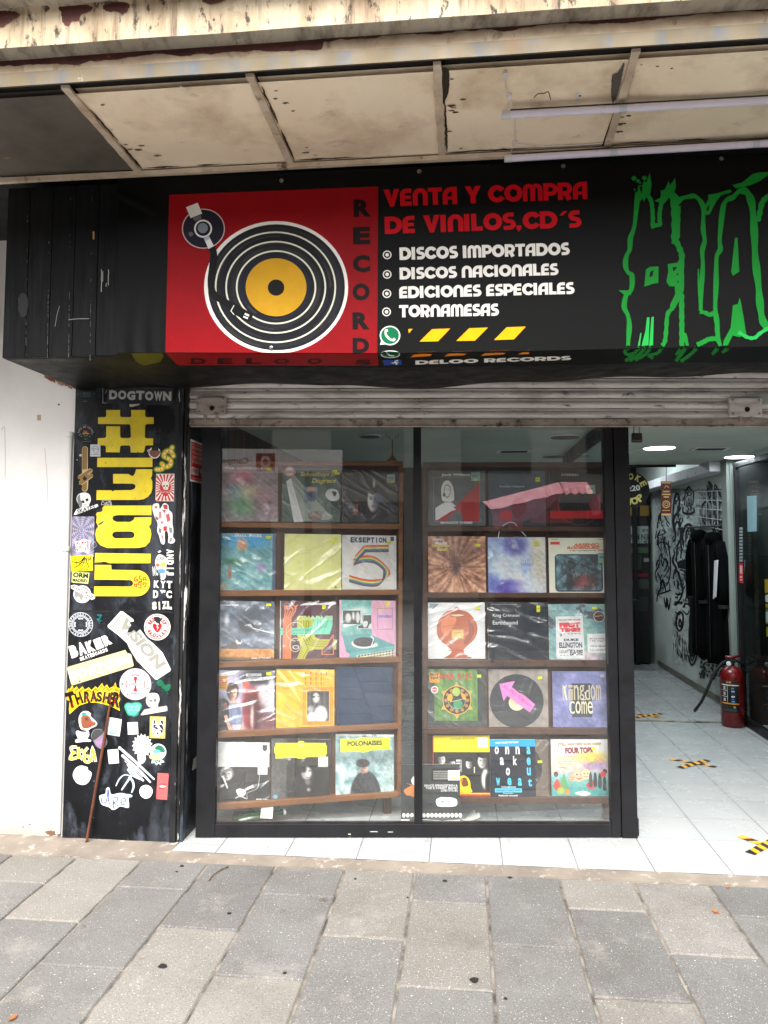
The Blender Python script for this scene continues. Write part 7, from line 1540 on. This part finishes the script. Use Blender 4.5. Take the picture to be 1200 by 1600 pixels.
RR((763.6,736,853,822), 'dark slate cover largely hidden by window reflections', f, None, [ys(.82,.12,.08,.08)])
def f(A):
    A.raster(lambda x, y: ramp(fbm(x*2,y*2,87)*.5, (26,27,29),(40,40,42)), 12); A.disc(.5,.62,.36,(20,20,22)); A.ring(.5,.62,.355,.362,(90,70,70)); A.rect(0,.72,1,.86,(150,24,30)); A.text('STEREO', (.2,.08), (.5,.08), .04, (170,170,168), .03)
RR((860,737,950,822), 'black cover with a dark disc and a red band', f, None, [(.62,.25,.16,.16,(160,190,180)), ys(.66,.37,.07,.04)])
# --- second row
def f(A):
    def im(x, y):
        d = np.hypot(x-.48, y-.53); a = np.arctan2(y-.53, x-.48); n = fbm(np.cos(a)*5+5, np.sin(a)*5+d*3, 91, 5); s = .5 + .5*np.sin(a*26 + n*9); v = .55*n + .3*s + .3*vnoise(x*18,y*18,5) - .2 + .25*d; b = ramp(v, (70,46,40),(140,98,80),(196,150,122),(222,190,150)); b = lay(b, (60,46,50), ell(x,y,.48,.53,.08,.14,.8)*.9); return lay(b, (90,76,78), ell(x,y,.48,.25,.4,.2,.9)*.4)
    A.raster(im, 56)
    r = random.Random(4)
    for k in range(46):
        x, y = r.random(), .25 + .7*r.random(); q = .02+.02*r.random(); A.ring(x*.94+.03, y, q*.8, q, r.choice([(120,84,70),(90,60,54),(170,130,104)]), 12)
    A.text('Henry', (.08,.09), (.24,.09), .06, (230,226,216), .03); A.text('Mancini', (.13,.15), (.33,.15), .06, (230,226,216), .03); A.text('Symphonic', (.06,.2), (.38,.2), .06, (206,186,90), .03); A.text('Soul', (.16,.26), (.32,.26), .055, (206,186,90), .03); A.text('STEREO', (.72,.08), (.92,.07), .03, (200,170,90), .02)
RR((669,838,759,925.5), 'brown kaleidoscope patterned cover with white and yellow title', f, None, [ys(.83,.14,.08,.045)])
def f(A):
    def im(x, y):
        b = ramp(fbm(x*2.4,y*2,95,5)*1.3 - .15 + .2*x, (70,84,170),(120,140,200),(170,186,214),(206,204,190)); b = lay(b, (72,70,140), ell(x,y,.48,.15,.2,.17,.5)*.85); b = lay(b, (196,186,160), ell(x,y,.9,.5,.15,.6,.7)*.8); b = lay(b, (60,44,150), ell(x,y,.35,.9,.28,.14,.5)*.9); b = lay(b, (80,96,170), ell(x,y,.08,.8,.1,.14,.6)*.8); return lay(b, (200,204,210), ell(x,y,.7,.9,.25,.1,.8)*.7)
    A.raster(im, 40); A.text('mas alla', (.22,.46), (.76,.46), .08, (176,186,204), .01); A.text('de esto', (.24,.56), (.72,.56), .07, (170,180,202), .01)
t_, mp_ = RR((763,839.6,853,926.6), 'blue and violet watercolour patterned record bag with a handle', f, 2.4, [ys(.8,.06,.07,.1)])
hdl = G(); pth = [hR(x, y, .02) for x, y in curve([(778,842),(782,826),(793,817),(803,817),(811,826),(822,838)], 6)]; hdl.tube(pth, .0022, 6); hdl.build('handle', M['white_plastic'], t_, smooth=True)
def f(A):
    A.rect(0,0,1,1,(214,208,182)); A.rect(.03,.07,.19,.12,(196,60,50)); A.text('ARSENIO', (.42,.155), (.86,.145), .055, (206,96,50), .05, .2); A.text('RODRIGUEZ', (.31,.205), (.88,.195), .05, (196,80,46), .05, .2); A.text('Y SU CONJUNTO', (.35,.245), (.8,.24), .026, (56,110,84), .04); A.text('VOL.2', (.83,.24), (.97,.238), .03, (200,50,46), .05); A.rect(.04,.025,.16,.035,(120,116,100)); A.rect(.84,.02,.96,.03,(120,116,100))
    rr_ = lambda m_: arc(.17,.36,.07-m_,.07-m_,180,270,5) + arc(.84,.36,.07-m_,.07-m_,270,360,5) + arc(.84,.89,.07-m_,.07-m_,0,90,5) + arc(.17,.89,.07-m_,.07-m_,90,180,5)
    A.poly(rr_(0), (54,70,76)); 
    def im(x, y):
        b = ramp(fbm(x*5,y*5,101,5)*1.3-.15, (40,50,54),(84,110,120),(140,176,186)); b = lay(b, (120,50,50), ell(x,y,.6,.75,.3,.2,.6)*.8); b = lay(b, (60,60,58), (fbm(x*8,y*3,7) > .6)*.7); return lay(b, (44,44,46), ell(x,y,.3,.75,.08,.25,.5)*.8)
    A.raster(im, 34, .125,.315,.885,.935)
    r = random.Random(3)
    for k in range(9): A.stroke([(.15+r.random()*.7,.34+.3*r.random()),(.15+r.random()*.7,.4+.4*r.random())], .012, (54,50,48))
RR((858,840.5,950.5,928), 'cream cover with a rounded teal picture and orange title', f, None, [(.83,.27,.17,.18,(150,196,190)), ys(.89,.38,.06,.035)])
# --- third row
def f(A):
    A.rect(0,0,1,1,(226,226,220)); A.poly([(.03,.02),(.18,.02),(.03,.16)], (140,156,166)); A.stroke([(.18,.02),(.03,.16)], .012, (60,60,60))
    A.poly(curve([(.15,.48),(.2,.28),(.33,.16),(.46,.12),(.47,.09),(.52,.075),(.555,.1),(.56,.13),(.7,.17),(.82,.3),(.87,.46),(.82,.64),(.66,.8),(.62,.86),(.66,.92),(.74,.97),(.74,.99),(.3,.99),(.3,.97),(.38,.92),(.41,.86),(.36,.8),(.2,.66)],5,True), (160,78,40))
    A.poly(curve([(.22,.42),(.3,.26),(.42,.2),(.5,.3),(.4,.5),(.3,.6)],5,True), (196,112,66)); A.poly(curve([(.7,.3),(.8,.42),(.8,.56),(.68,.74),(.62,.7),(.72,.52)],5,True), (128,58,30))
    A.ring(.52,.235,.1,.13,(90,44,24),24,.16); A.poly(curve([(.4,.225),(.52,.21),(.64,.225),(.52,.245)],4,True), (214,190,160)); A.poly([(.41,.48),(.625,.48),(.625,.645),(.41,.645)], (206,160,76)); A.stroke([(.42,.49),(.615,.49),(.615,.635),(.42,.635),(.42,.49)], .006, (120,86,36))
    for k in range(3): A.rect(.45,.53+.03*k,.59,.54+.03*k,(150,110,50))
    A.stroke(curve([(.2,.44),(.5,.4),(.85,.46)],4), .006, (128,58,30)); A.stroke(curve([(.36,.86),(.5,.84),(.66,.87)],4), .01, (128,58,30))
RR((669,941.6,758,1029), 'white cover with a terracotta savings jar', f, .6, [ys(.83,.07,.08,.05)])
def f(A):
    A.raster(lambda x, y: ramp(fbm(x*2,y*2,111)*.7, (20,24,30),(34,40,48),(56,64,72)), 16); A.text('King Crimson', (.08,.26), (.53,.26), .07, (206,206,200), .01); A.text('Earthbound', (.08,.38), (.5,.38), .07, (206,206,200), .01); A.rect(.05,.02,.5,.03,(120,124,128))
RR((763,942,855.6,1031), 'near black cover with two lines of thin white title', f, 1.6, [ys(.82,.05,.06,.11)])
def f(A):
    def im(x, y):
        n = fbm(x*3.2,y*3,121,4); b = ramp(n, (84,110,122),(110,146,150),(140,170,160),(176,190,140)); b = lay(b, (70,66,78), ((fbm(x*5,y*6,9) > .56)*(y < .45)).astype(float)*.8); return lay(b, (206,170,180), ell(x,y,.7,.95,.2,.1,.6)*.7)
    A.raster(im, 44); A.poly([(.12,.22),(.58,.2),(.6,.97),(.12,.97)], (226,224,214)); A.stroke([(.13,.215),(.59,.205)], .006, (60,60,60))
    A.text('THE COUNT MEETS THE DUKE', (.17,.3), (.54,.29), .03, (60,60,60), .03); A.text('FIRST', (.18,.42), (.54,.41), .09, (206,60,70), .08); A.text('TIME!', (.18,.5), (.54,.49), .075, (206,60,70), .08); A.text('2 * * * * *', (.18,.57), (.54,.565), .05, (60,60,64), .04); A.text('DUKE', (.25,.66), (.5,.655), .045, (70,70,90), .06); A.text('ELLINGTON', (.17,.78), (.56,.775), .1, (60,64,90), .04); A.text('AND', (.3,.82), (.42,.82), .02, (80,80,80), .03); A.text('COUNT', (.17,.87), (.33,.87), .05, (90,90,100), .03); A.text('BASIE', (.35,.915), (.57,.91), .1, (70,70,80), .04); A.text('* * *', (.18,.93), (.33,.93), .03, (60,60,60), .03)
    A.poly([(.65,.53),(.98,.52),(.98,.87),(.65,.87)], (214,216,208))
    for k, (t, y) in enumerate((('BATTLE ROYAL', .63), ('* TO YOU *', .67), ('WILD MAN', .76), ('* A N D E R *', .83))): A.text(t, (.69,y), (.95,y), .03, (70,72,76), .02)
    A.disc(.86,.22,.095,(206,170,150)); A.disc(.86,.22,.085,(70,44,44)); A.text('six pieces', (.8,.24), (.92,.22), .04, (206,150,140), .01)
t_, mp_ = RR((858,944,950,1031.6), 'teal map patterned cover with a white poster panel', f, .8, [ys(.74,.05,.08,.04)])
B = Art(mp_, .008); B.poly([(.97,.29),(1.06,.28),(1.065,.5),(.97,.5)], (206,84,36)); B.build('spine_tag', M['sticker'], t_)
# --- fourth row
def f(A):
    A.rect(0,0,1,1,(40,48,46)); A.raster(lambda x, y: ramp(.6*fbm(x*14,y*4,131,5) + .25*np.abs(np.sin(x*20)), (50,80,40),(86,124,60),(130,160,84)), 40, .0,.0,.86,.9)
    A.raster(lambda x, y: ramp(fbm(x*8,y*8,5), (26,32,34),(70,80,80)), 14, 0,.88,1,1); A.raster(lambda x, y: ramp(fbm(x*3,y*14,7), (26,34,40),(64,76,80)), 14, 0,.1,.11,.88)
    A.chars('OVER KILL', (.2,.17), (.78,.16), .1, (170,50,46), .06, .95, .006); c = (.5,.53)
    for k in range(6):
        a = R(-90+60*k+30*0); A.poly([(c[0]+.24*math.cos(a-.22), c[1]+.24*math.sin(a-.22)), (c[0]+.32*math.cos(a), c[1]+.32*math.sin(a)), (c[0]+.24*math.cos(a+.22), c[1]+.24*math.sin(a+.22))], (176,146,70))
    A.disc(*c,.25,(190,150,66)); A.disc(*c,.235,(36,36,32)); 
    for k in range(12): A.disc(c[0]+.19*math.cos(R(30*k)), c[1]+.19*math.sin(R(30*k)), .03, (160,110,50), 12)
    A.disc(*c,.155,(150,150,70)); A.disc(*c,.145,(24,34,30)); A.poly(curve([(.42,.37),(.47,.31),(.54,.33),(.56,.4),(.51,.46),(.44,.44)],4,True), (150,170,70)); A.poly(curve([(.44,.6),(.48,.53),(.56,.53),(.6,.6),(.55,.67),(.47,.67)],4,True), (44,130,84)); A.poly(curve([(.33,.5),(.38,.42),(.43,.46),(.4,.55)],4,True), (206,150,50)); A.poly(curve([(.57,.4),(.64,.44),(.66,.52),(.6,.5)],4,True), (200,140,50)); A.stroke([(.38,.56),(.64,.5)], .012, (170,160,110))
    A.rect(.02,.06,.2,.23,(206,140,40)); A.text('FIRST', (.03,.11), (.19,.11), .04, (40,30,20), .05); A.text('TIME', (.04,.17), (.18,.17), .045, (40,30,20), .05); A.disc(.115,.35,.065,(206,200,196)); A.disc(.115,.35,.045,(190,60,64)); A.rect(.08,.34,.15,.36,(220,200,200))
RR((669,1045.6,759,1136.6), 'green cover with a spiked round medallion and red title', f, 1.6, [ys(.85,.09,.075,.05)])
def f(A):
    A.raster(lambda x, y: ramp(fbm(x*3,y*3,141)*.6+.2, (112,104,98),(134,126,120),(156,148,142)), 12); A.disc(.47,.54,.455,(40,44,50),64)
    for r in (.44,.41,.37,.33,.29,.25,.21): A.ring(.47,.54,r,r+.004,(58,62,68),56)
    A.disc(.47,.57,.135,(206,192,166),36); A.disc(.44,.54,.08,(210,170,130),20); A.disc(.47,.57,.012,(40,40,40),12)
    pk = (232,116,176); A.poly([(.18,.25),(.45,.2),(.39,.3),(.52,.41),(.56,.41),(.78,.6),(.69,.735),(.47,.58),(.45,.56),(.31,.45),(.25,.54)], pk)
    A.text('KILLING', (.24,.3), (.45,.46), .05, (150,40,110), .0, .3); A.text('SCREAM!', (.47,.47), (.7,.66), .05, (150,40,110), .0, .3)
RR((764,1045.6,856.6,1137), 'bare black record in clear sleeve with a pink paper arrow', f, 1.9, [ys(.83,.12,.075,.05)])
def f(A):
    A.raster(lambda x, y: ramp(fbm(x*2.5+y*2,y*3-x*2,151,5)*1.1 - .1 + .1*y, (70,72,104),(96,98,136),(122,124,164),(150,150,186)), 34); A.rect(.33,.21,.68,.8,(58,62,70)); c = (206,192,160)
    A.chars('Kingdom', (.17,.5), (.85,.5), .26, c, -.0, .86); A.chars('Kingdom', (.175,.497), (.855,.497), .25, (150,140,120), -.012, .84); A.chars('Come', (.28,.74), (.7,.74), .22, c, .0, .86); A.stroke([(.2,.26),(.24,.5)], .022, c); A.stroke(curve([(.5,.5),(.58,.48),(.56,.36)],4), .012, c)
RR((864,1049,954,1138), 'violet cover with gothic style title over a dark rectangle', f, None, [(.83,.05,.07,.05,(190,200,214))])
# --- bottom row
def f(A):
    A.rect(0,0,1,1,(34,34,35)); A.rect(0,0,1,.275,(236,182,8)); A.text('GRANDES EXITOS DE', (.3,.075), (.73,.07), .035, (90,70,20), .01)
    for k in range(7): A.stroke([(.08+.09*k,.24),(.08+.09*k,.09)], .006, (246,206,70)); A.stroke([(.12+.09*k,.24),(.12+.05*k,.09)], .004, (246,206,70))
    A.rect(.79,.03,.96,.2,(232,226,206)); A.rect(0,.945,1,1,(206,40,24)); A.rect(0,.95,1,.968,(240,190,20)); A.rect(-.0,0,.012,1,(206,40,24))
    gy = (190,190,186)
    def im4(x, y):
        Y = .28 + .66*y; b = ramp(fbm(x*4,y*4,7)*.6, (24,24,25),(48,48,49))
        for (cx, cy, s_, d_) in ((.14,.4,.1,1),(.33,.47,.085,1),(.63,.47,.085,-1),(.87,.43,.125,-1)): b = face(b, x, Y, cx, cy, s_, (206,204,200), (18,18,19), d_)
        b = lay(b, (206,206,204), ell(x,Y,.92,.72,.07,.16,.3)); b = lay(b, (26,26,27), ell(x,Y,.97,.8,.06,.2,.3)); return lay(b, (150,150,148), ell(x,Y,.16,.58,.08,.05,.5)*.7)
    A.raster(im4, 72, .012, .28, 1, .944)
    for k in range(4): A.rect(.41,.4+.05*k,.48,.43+.05*k,gy)
    A.rect(.49,.4,.5,.6,gy); A.rect(.72,.52,.735,.62,gy)
    A.poly(curve([(.4,.93),(.42,.82),(.38,.78),(.43,.7),(.55,.66),(.64,.74),(.66,.86),(.67,.94)],4,True), (240,186,12)); A.poly(curve([(.5,.72),(.58,.7),(.62,.82),(.52,.84)],4,True), (110,56,26)); A.disc(.5,.74,.025,(206,110,50),12)
RR((676.6,1149,765.6,1243), 'yellow topped cover with black and white faces', f, None)
def f(A): A.rect(0,0,1,1,(96,84,74)); A.disc(.42,.5,.47,(34,34,36),60); [A.ring(.42,.5,r,r+.005,(56,56,58),50) for r in (.45,.4,.35,.3)]; A.disc(.42,.5,.15,(190,170,120),30)
RR((768,1156,857,1243), 'bare black record in clear sleeve behind the blue and black cover', f, 1.8, [ys(.81,.36,.08,.045)])
def f(A):
    A.raster(lambda x, y: ramp(fbm(x*2,y*2,161)*.5, (18,24,34),(28,34,44)), 10); A.rect(0,0,1,.125,(10,132,206)); A.text('C & C MUSIC FACTORY', (.12,.075), (.64,.065), .03, (226,232,236), .05)
    wh, bl_ = (230,230,226), (66,166,206)
    for ch, x, y, c in (('o',.15,.26,wh),('n',.38,.26,wh),('n',.61,.26,wh),('a',.85,.26,bl_),('a',.26,.45,wh),('k',.55,.45,wh),('e',.85,.45,bl_),('o',.39,.63,wh),('u',.85,.63,bl_),('w',.17,.805,bl_),('e',.42,.805,bl_),('a',.65,.81,bl_),('t',.87,.82,bl_)): A.text(ch, (x-.042,y), (x+.045,y), .135 if ch != 'k' else .16, c, .03)
    A.text('THE HITS & REMIX MACHINE', (.24,.845), (.56,.845), .025, wh, .03); A.rect(.1,.855,.69,.925,(70,176,216)); A.text('EVERYBODY DANCE NOW!', (.13,.91), (.66,.905), .035, (30,60,90), .03); A.text('Featuring', (.28,.955), (.5,.955), .025, wh, .02); A.text('FREEDOM WILLIAMS', (.18,.993), (.6,.993), .025, wh, .03)
record(hR, NR, (766,1155,837,1244), 'narrow black cover with scattered white and blue letters', f, None, (), d=.016)
def f(A):
    def im(x, y):
        b = ramp(sm(y,.1,.9), (230,222,206),(232,214,170),(206,170,160),(120,170,170),(80,150,140)); b = lay(b, (150,130,180), ell(x,y,.78,.42,.25,.1,.8)*.9); b = lay(b, (236,170,70), ell(x,y,.7,.3,.25,.09,.8)*.9); b = lay(b, (70,150,150), ell(x,y,.5,.92,.7,.12,.6)*.9); return b
    A.raster(im, 40); A.text('STILL WATERS RUN DEEP', (.12,.11), (.88,.1), .045, (150,120,60), .05); A.text('FOUR TOPS', (.25,.25), (.73,.24), .11, (130,44,60), .07); A.disc(.7,.33,.05,(240,200,90),20)
    for k in range(9): a = R(180+22*k); A.poly([(.7,.33),(.7+.16*math.cos(a),.33+.11*math.sin(a)),(.7+.16*math.cos(a+.15),.33+.11*math.sin(a+.15))], (240,190,110))
    for k, y in enumerate((.31,.35,.39,.43)): A.text('STILL WATER PEACE'[:17-k*2], (.12,y), (.42-.02*k,y), .022, (206,70,70), .02)
    A.text('The Moon', (.13,.49), (.24,.49), .025, (60,60,70), .02)
    for x, y, r_, c in ((.48,.62,.1,(206,170,140)),(.6,.6,.08,(222,190,150)),(.36,.66,.06,(226,160,130)),(.08,.6,.04,(90,50,40)),(.93,.55,.04,(70,44,40))): A.disc(x,y,r_,c,24,1.1); A.poly(curve([(x-r_*.6,y+r_*.3),(x,y+r_*.5),(x+r_*.6,y+r_*.3),(x,y+r_*.7)],4,True), (150,50,50)); A.disc(x-r_*.35,y-r_*.15,r_*.15,(60,50,50),8); A.disc(x+r_*.35,y-r_*.15,r_*.15,(60,50,50),8)
    A.poly([(.12,.85),(.22,.57),(.3,.85)], (80,140,80)); A.poly(curve([(.03,.8),(.1,.68),(.16,.8),(.1,.88)],4,True), (200,60,50)); A.disc(.16,.88,.06,(150,170,70),16); A.disc(.27,.9,.05,(226,130,60),16); A.poly(curve([(.6,.78),(.7,.7),(.78,.74),(.74,.84),(.66,.85)],4,True), (190,50,56))
    for x, y in ((.68,.62),(.76,.62),(.84,.64),(.92,.68)): A.poly(curve([(x-.03,y+.18),(x-.025,y),(x,y-.06),(x+.025,y),(x+.03,y+.18)],4,True), (44,44,54))
    A.poly(curve([(.4,.92),(.55,.88),(.68,.93),(.55,.97)],4,True), (214,224,222)); A.disc(.9,.6,.05,(190,60,60),16)
RR((861.6,1155,951.6,1245.6), 'colourful painted cover with sun, fruit and figures', f, .5, [ys(.7,.13,.07,.04)])

# boxed set standing on the window floor
def hB(px, py, d=0): return hit(px, py, Vector((0, 3.985, 0)) - NB*d, NB)
NB = Vector((math.sin(R(4)), math.cos(R(4)), 0))
def f(A):
    A.raster(lambda x, y: ramp(fbm(x*2,y*2,171)*.5+.1, (24,30,32),(38,44,46),(54,60,62)), 14)
    for k in range(15): A.disc(.05+.068*k,.815,.03,(226,222,196),14,1.2); A.disc(.05+.068*k,.815,.016,(240,238,226),10,1.2)
    A.poly([(0,.88),(.4,.88),(.7,.9),(1,.885),(1,1),(0,1)], (206,204,196)); A.poly(curve([(.3,.9),(.6,.9),(.85,.985),(.5,.96),(.2,.97)],4,True), (60,60,62)); A.poly(curve([(.16,.86),(.24,.84),(.3,.95),(.22,.99),(.14,.95)],4,True), (44,40,44))
    A.poly(curve([(.18,.24),(.27,.16),(.34,.2),(.36,.3),(.28,.34),(.2,.32)],4,True), (206,214,226)); A.poly(curve([(.05,.42),(.14,.36),(.22,.34),(.3,.42),(.22,.52),(.16,.5),(.1,.5)],4,True), (170,104,54)); A.poly([(.22,.34),(.3,.32),(.36,.56),(.28,.52)], (196,140,110)); A.poly([(.08,.3),(.22,.33),(.22,.35)], (150,110,80))
    A.rect(.52,.06,.94,.28,(10,11,12))
    for k in range(5): A.rect(.55,.11+.03*k,.8,.12+.03*k,(150,150,148))
    A.rect(.8,.1,1.0,.26,(226,222,214)); A.rect(.84,.22,.96,.25,(230,200,110))
    for t, x0, y, x1 in (('BRUCE SPRINGSTEEN &',.4,.36,.96), ('THE E STREET BAND',.42,.4,.96), ('LIVE/1975-85',.68,.44,.96)): A.text(t, (x0,y), (x1,y), .035, (206,206,200), .01)
    A.poly(rag([(.63,.54),(.92,.55),(.92,.67),(.63,.67)], .004, 2, 4), (226,226,222)); A.text('IMPORTADO', (.68,.61), (.87,.605), .03, (50,50,54), .03)
    for k in range(2): A.rect(.67,.63+.018*k,.9,.636+.018*k,(150,150,150))
record(hB, NB, (626.6,1194,719,1291), 'black boxed set with stage lights standing on the window floor', f, None, (), name='record_box', group=None)

# odds and ends on the window floor
wp = pmat('scrap_paper', (222,220,214), (204,200,194), 6, rough=.8)
def scrap(px, py, s, a, lab):
    P = hZ(px, py, FZ+.003); P.y = max(P.y, 3.94); g = G(); n = 5; c, sn = math.cos(a), math.sin(a); vs = []
    for j in range(n+1):
        for i in range(n+1):
            x, y = (i/n-.5)*s, (j/n-.5)*s*.7; zz = .35*s*(i/n)**2 + .01*math.sin(j*2+i); vs.append(P + Vector((x*c-y*sn, x*sn+y*c, zz)))
    g.add(vs, [(j*(n+1)+i, j*(n+1)+i+1, (j+1)*(n+1)+i+1, (j+1)*(n+1)+i) for j in range(n) for i in range(n)])
    o = g.build('paper_scrap', wp, smooth=True, normals=False); o.modifiers.new('thickness', 'SOLIDIFY').thickness = .001; tag(o, lab, 'paper', 'paper scraps on the window floor')
scrap(735, 1281, .085, .5, 'larger curled white paper scrap beside the black boxed set'); scrap(732, 1291, .035, .2, 'smaller white paper scrap in front of the curled one')
P = hZ(372, 1283, .04); P.y = 4.0; bt = thing('bottle', 'green glass bottle lying under the left display shelf', 'bottle', P)
ax = Vector((1, .35, .12)).normalized(); gb_ = pmat('bottle_green', (24,66,34), (14,44,22), 4, rough=.1, bump=0)
G().lathe(P, [(.03,0),(.034,.006),(.034,.13),(.026,.155),(.013,.18),(.0125,.22),(.015,.222),(.015,.236)], 20, ax).build('bottle_body', gb_, bt, smooth='auto'); G().lathe(P + ax*.237, [(.015,0),(.015,.012)], 16, ax).build('cap', M['white_plastic'], bt)
g = G(); q = [hZ(408+dx, 1272, .03) for dx in (0, 18)]; b0 = Vector((q[0].x-.24, 4.03, .075)); b0 = hY(416, 1272, 4.0); g.prism([b0 + Vector((-.03,0,-.02)), b0 + Vector((.03,.005,-.025)), b0 + Vector((.033,.02,.03)), b0 + Vector((-.027,.015,.035))], Vector((0,.003,.0))); tag(g.build('paper_label', wp), 'folded white label beside the green bottle', 'label')
g = G(); b0 = hY(395, 1277, 4.03); g.wbox(b0.x-.11, b0.x+.09, 4.03, 4.12, FZ+.001, .06); tag(g.build('crate_tray', pmat('dark_green_tray', (40,56,44), (28,40,32), 6), bevel=.006), 'low dark green tray under the left display shelf', 'tray')
# small gold figurine on top of the left unit
P = hL(613, 720.5, -.01); fg = thing('figurine', 'small gold stag figurine on top of the left display shelf', 'figurine', P); gold_m = pmat('old_gold', (150,116,50), (110,84,36), 10, rough=.35, metal=.7)
G().lathe(P, [(.03,0),(.03,.006),(.022,.012),(.014,.02),(.012,.026)], 18).build('base', gold_m, fg, smooth='auto')
st_ = G().tube([P + Z*.024, P + Z*.06 + Vector((.002,0,0)), P + Z*.095, P + Z*.118], [.006,.0035,.004,.003], 8).build('stem', gold_m, fg, smooth=True)
g = G()
for sgn in (-1, 1):
    g.tube([P + Z*.117, P + Z*.128 + Vector((sgn*.018,0,0)), P + Z*.136 + Vector((sgn*.036,0,0))], .0016, 6)
    for k in (1, 2): c = P + Z*(.117+.009*k) + Vector((sgn*.016*k,0,0)); g.tube([c, c + Vector((sgn*.002,0,.014))], .0013, 6)
g.build('antler', gold_m, fg, smooth=True)
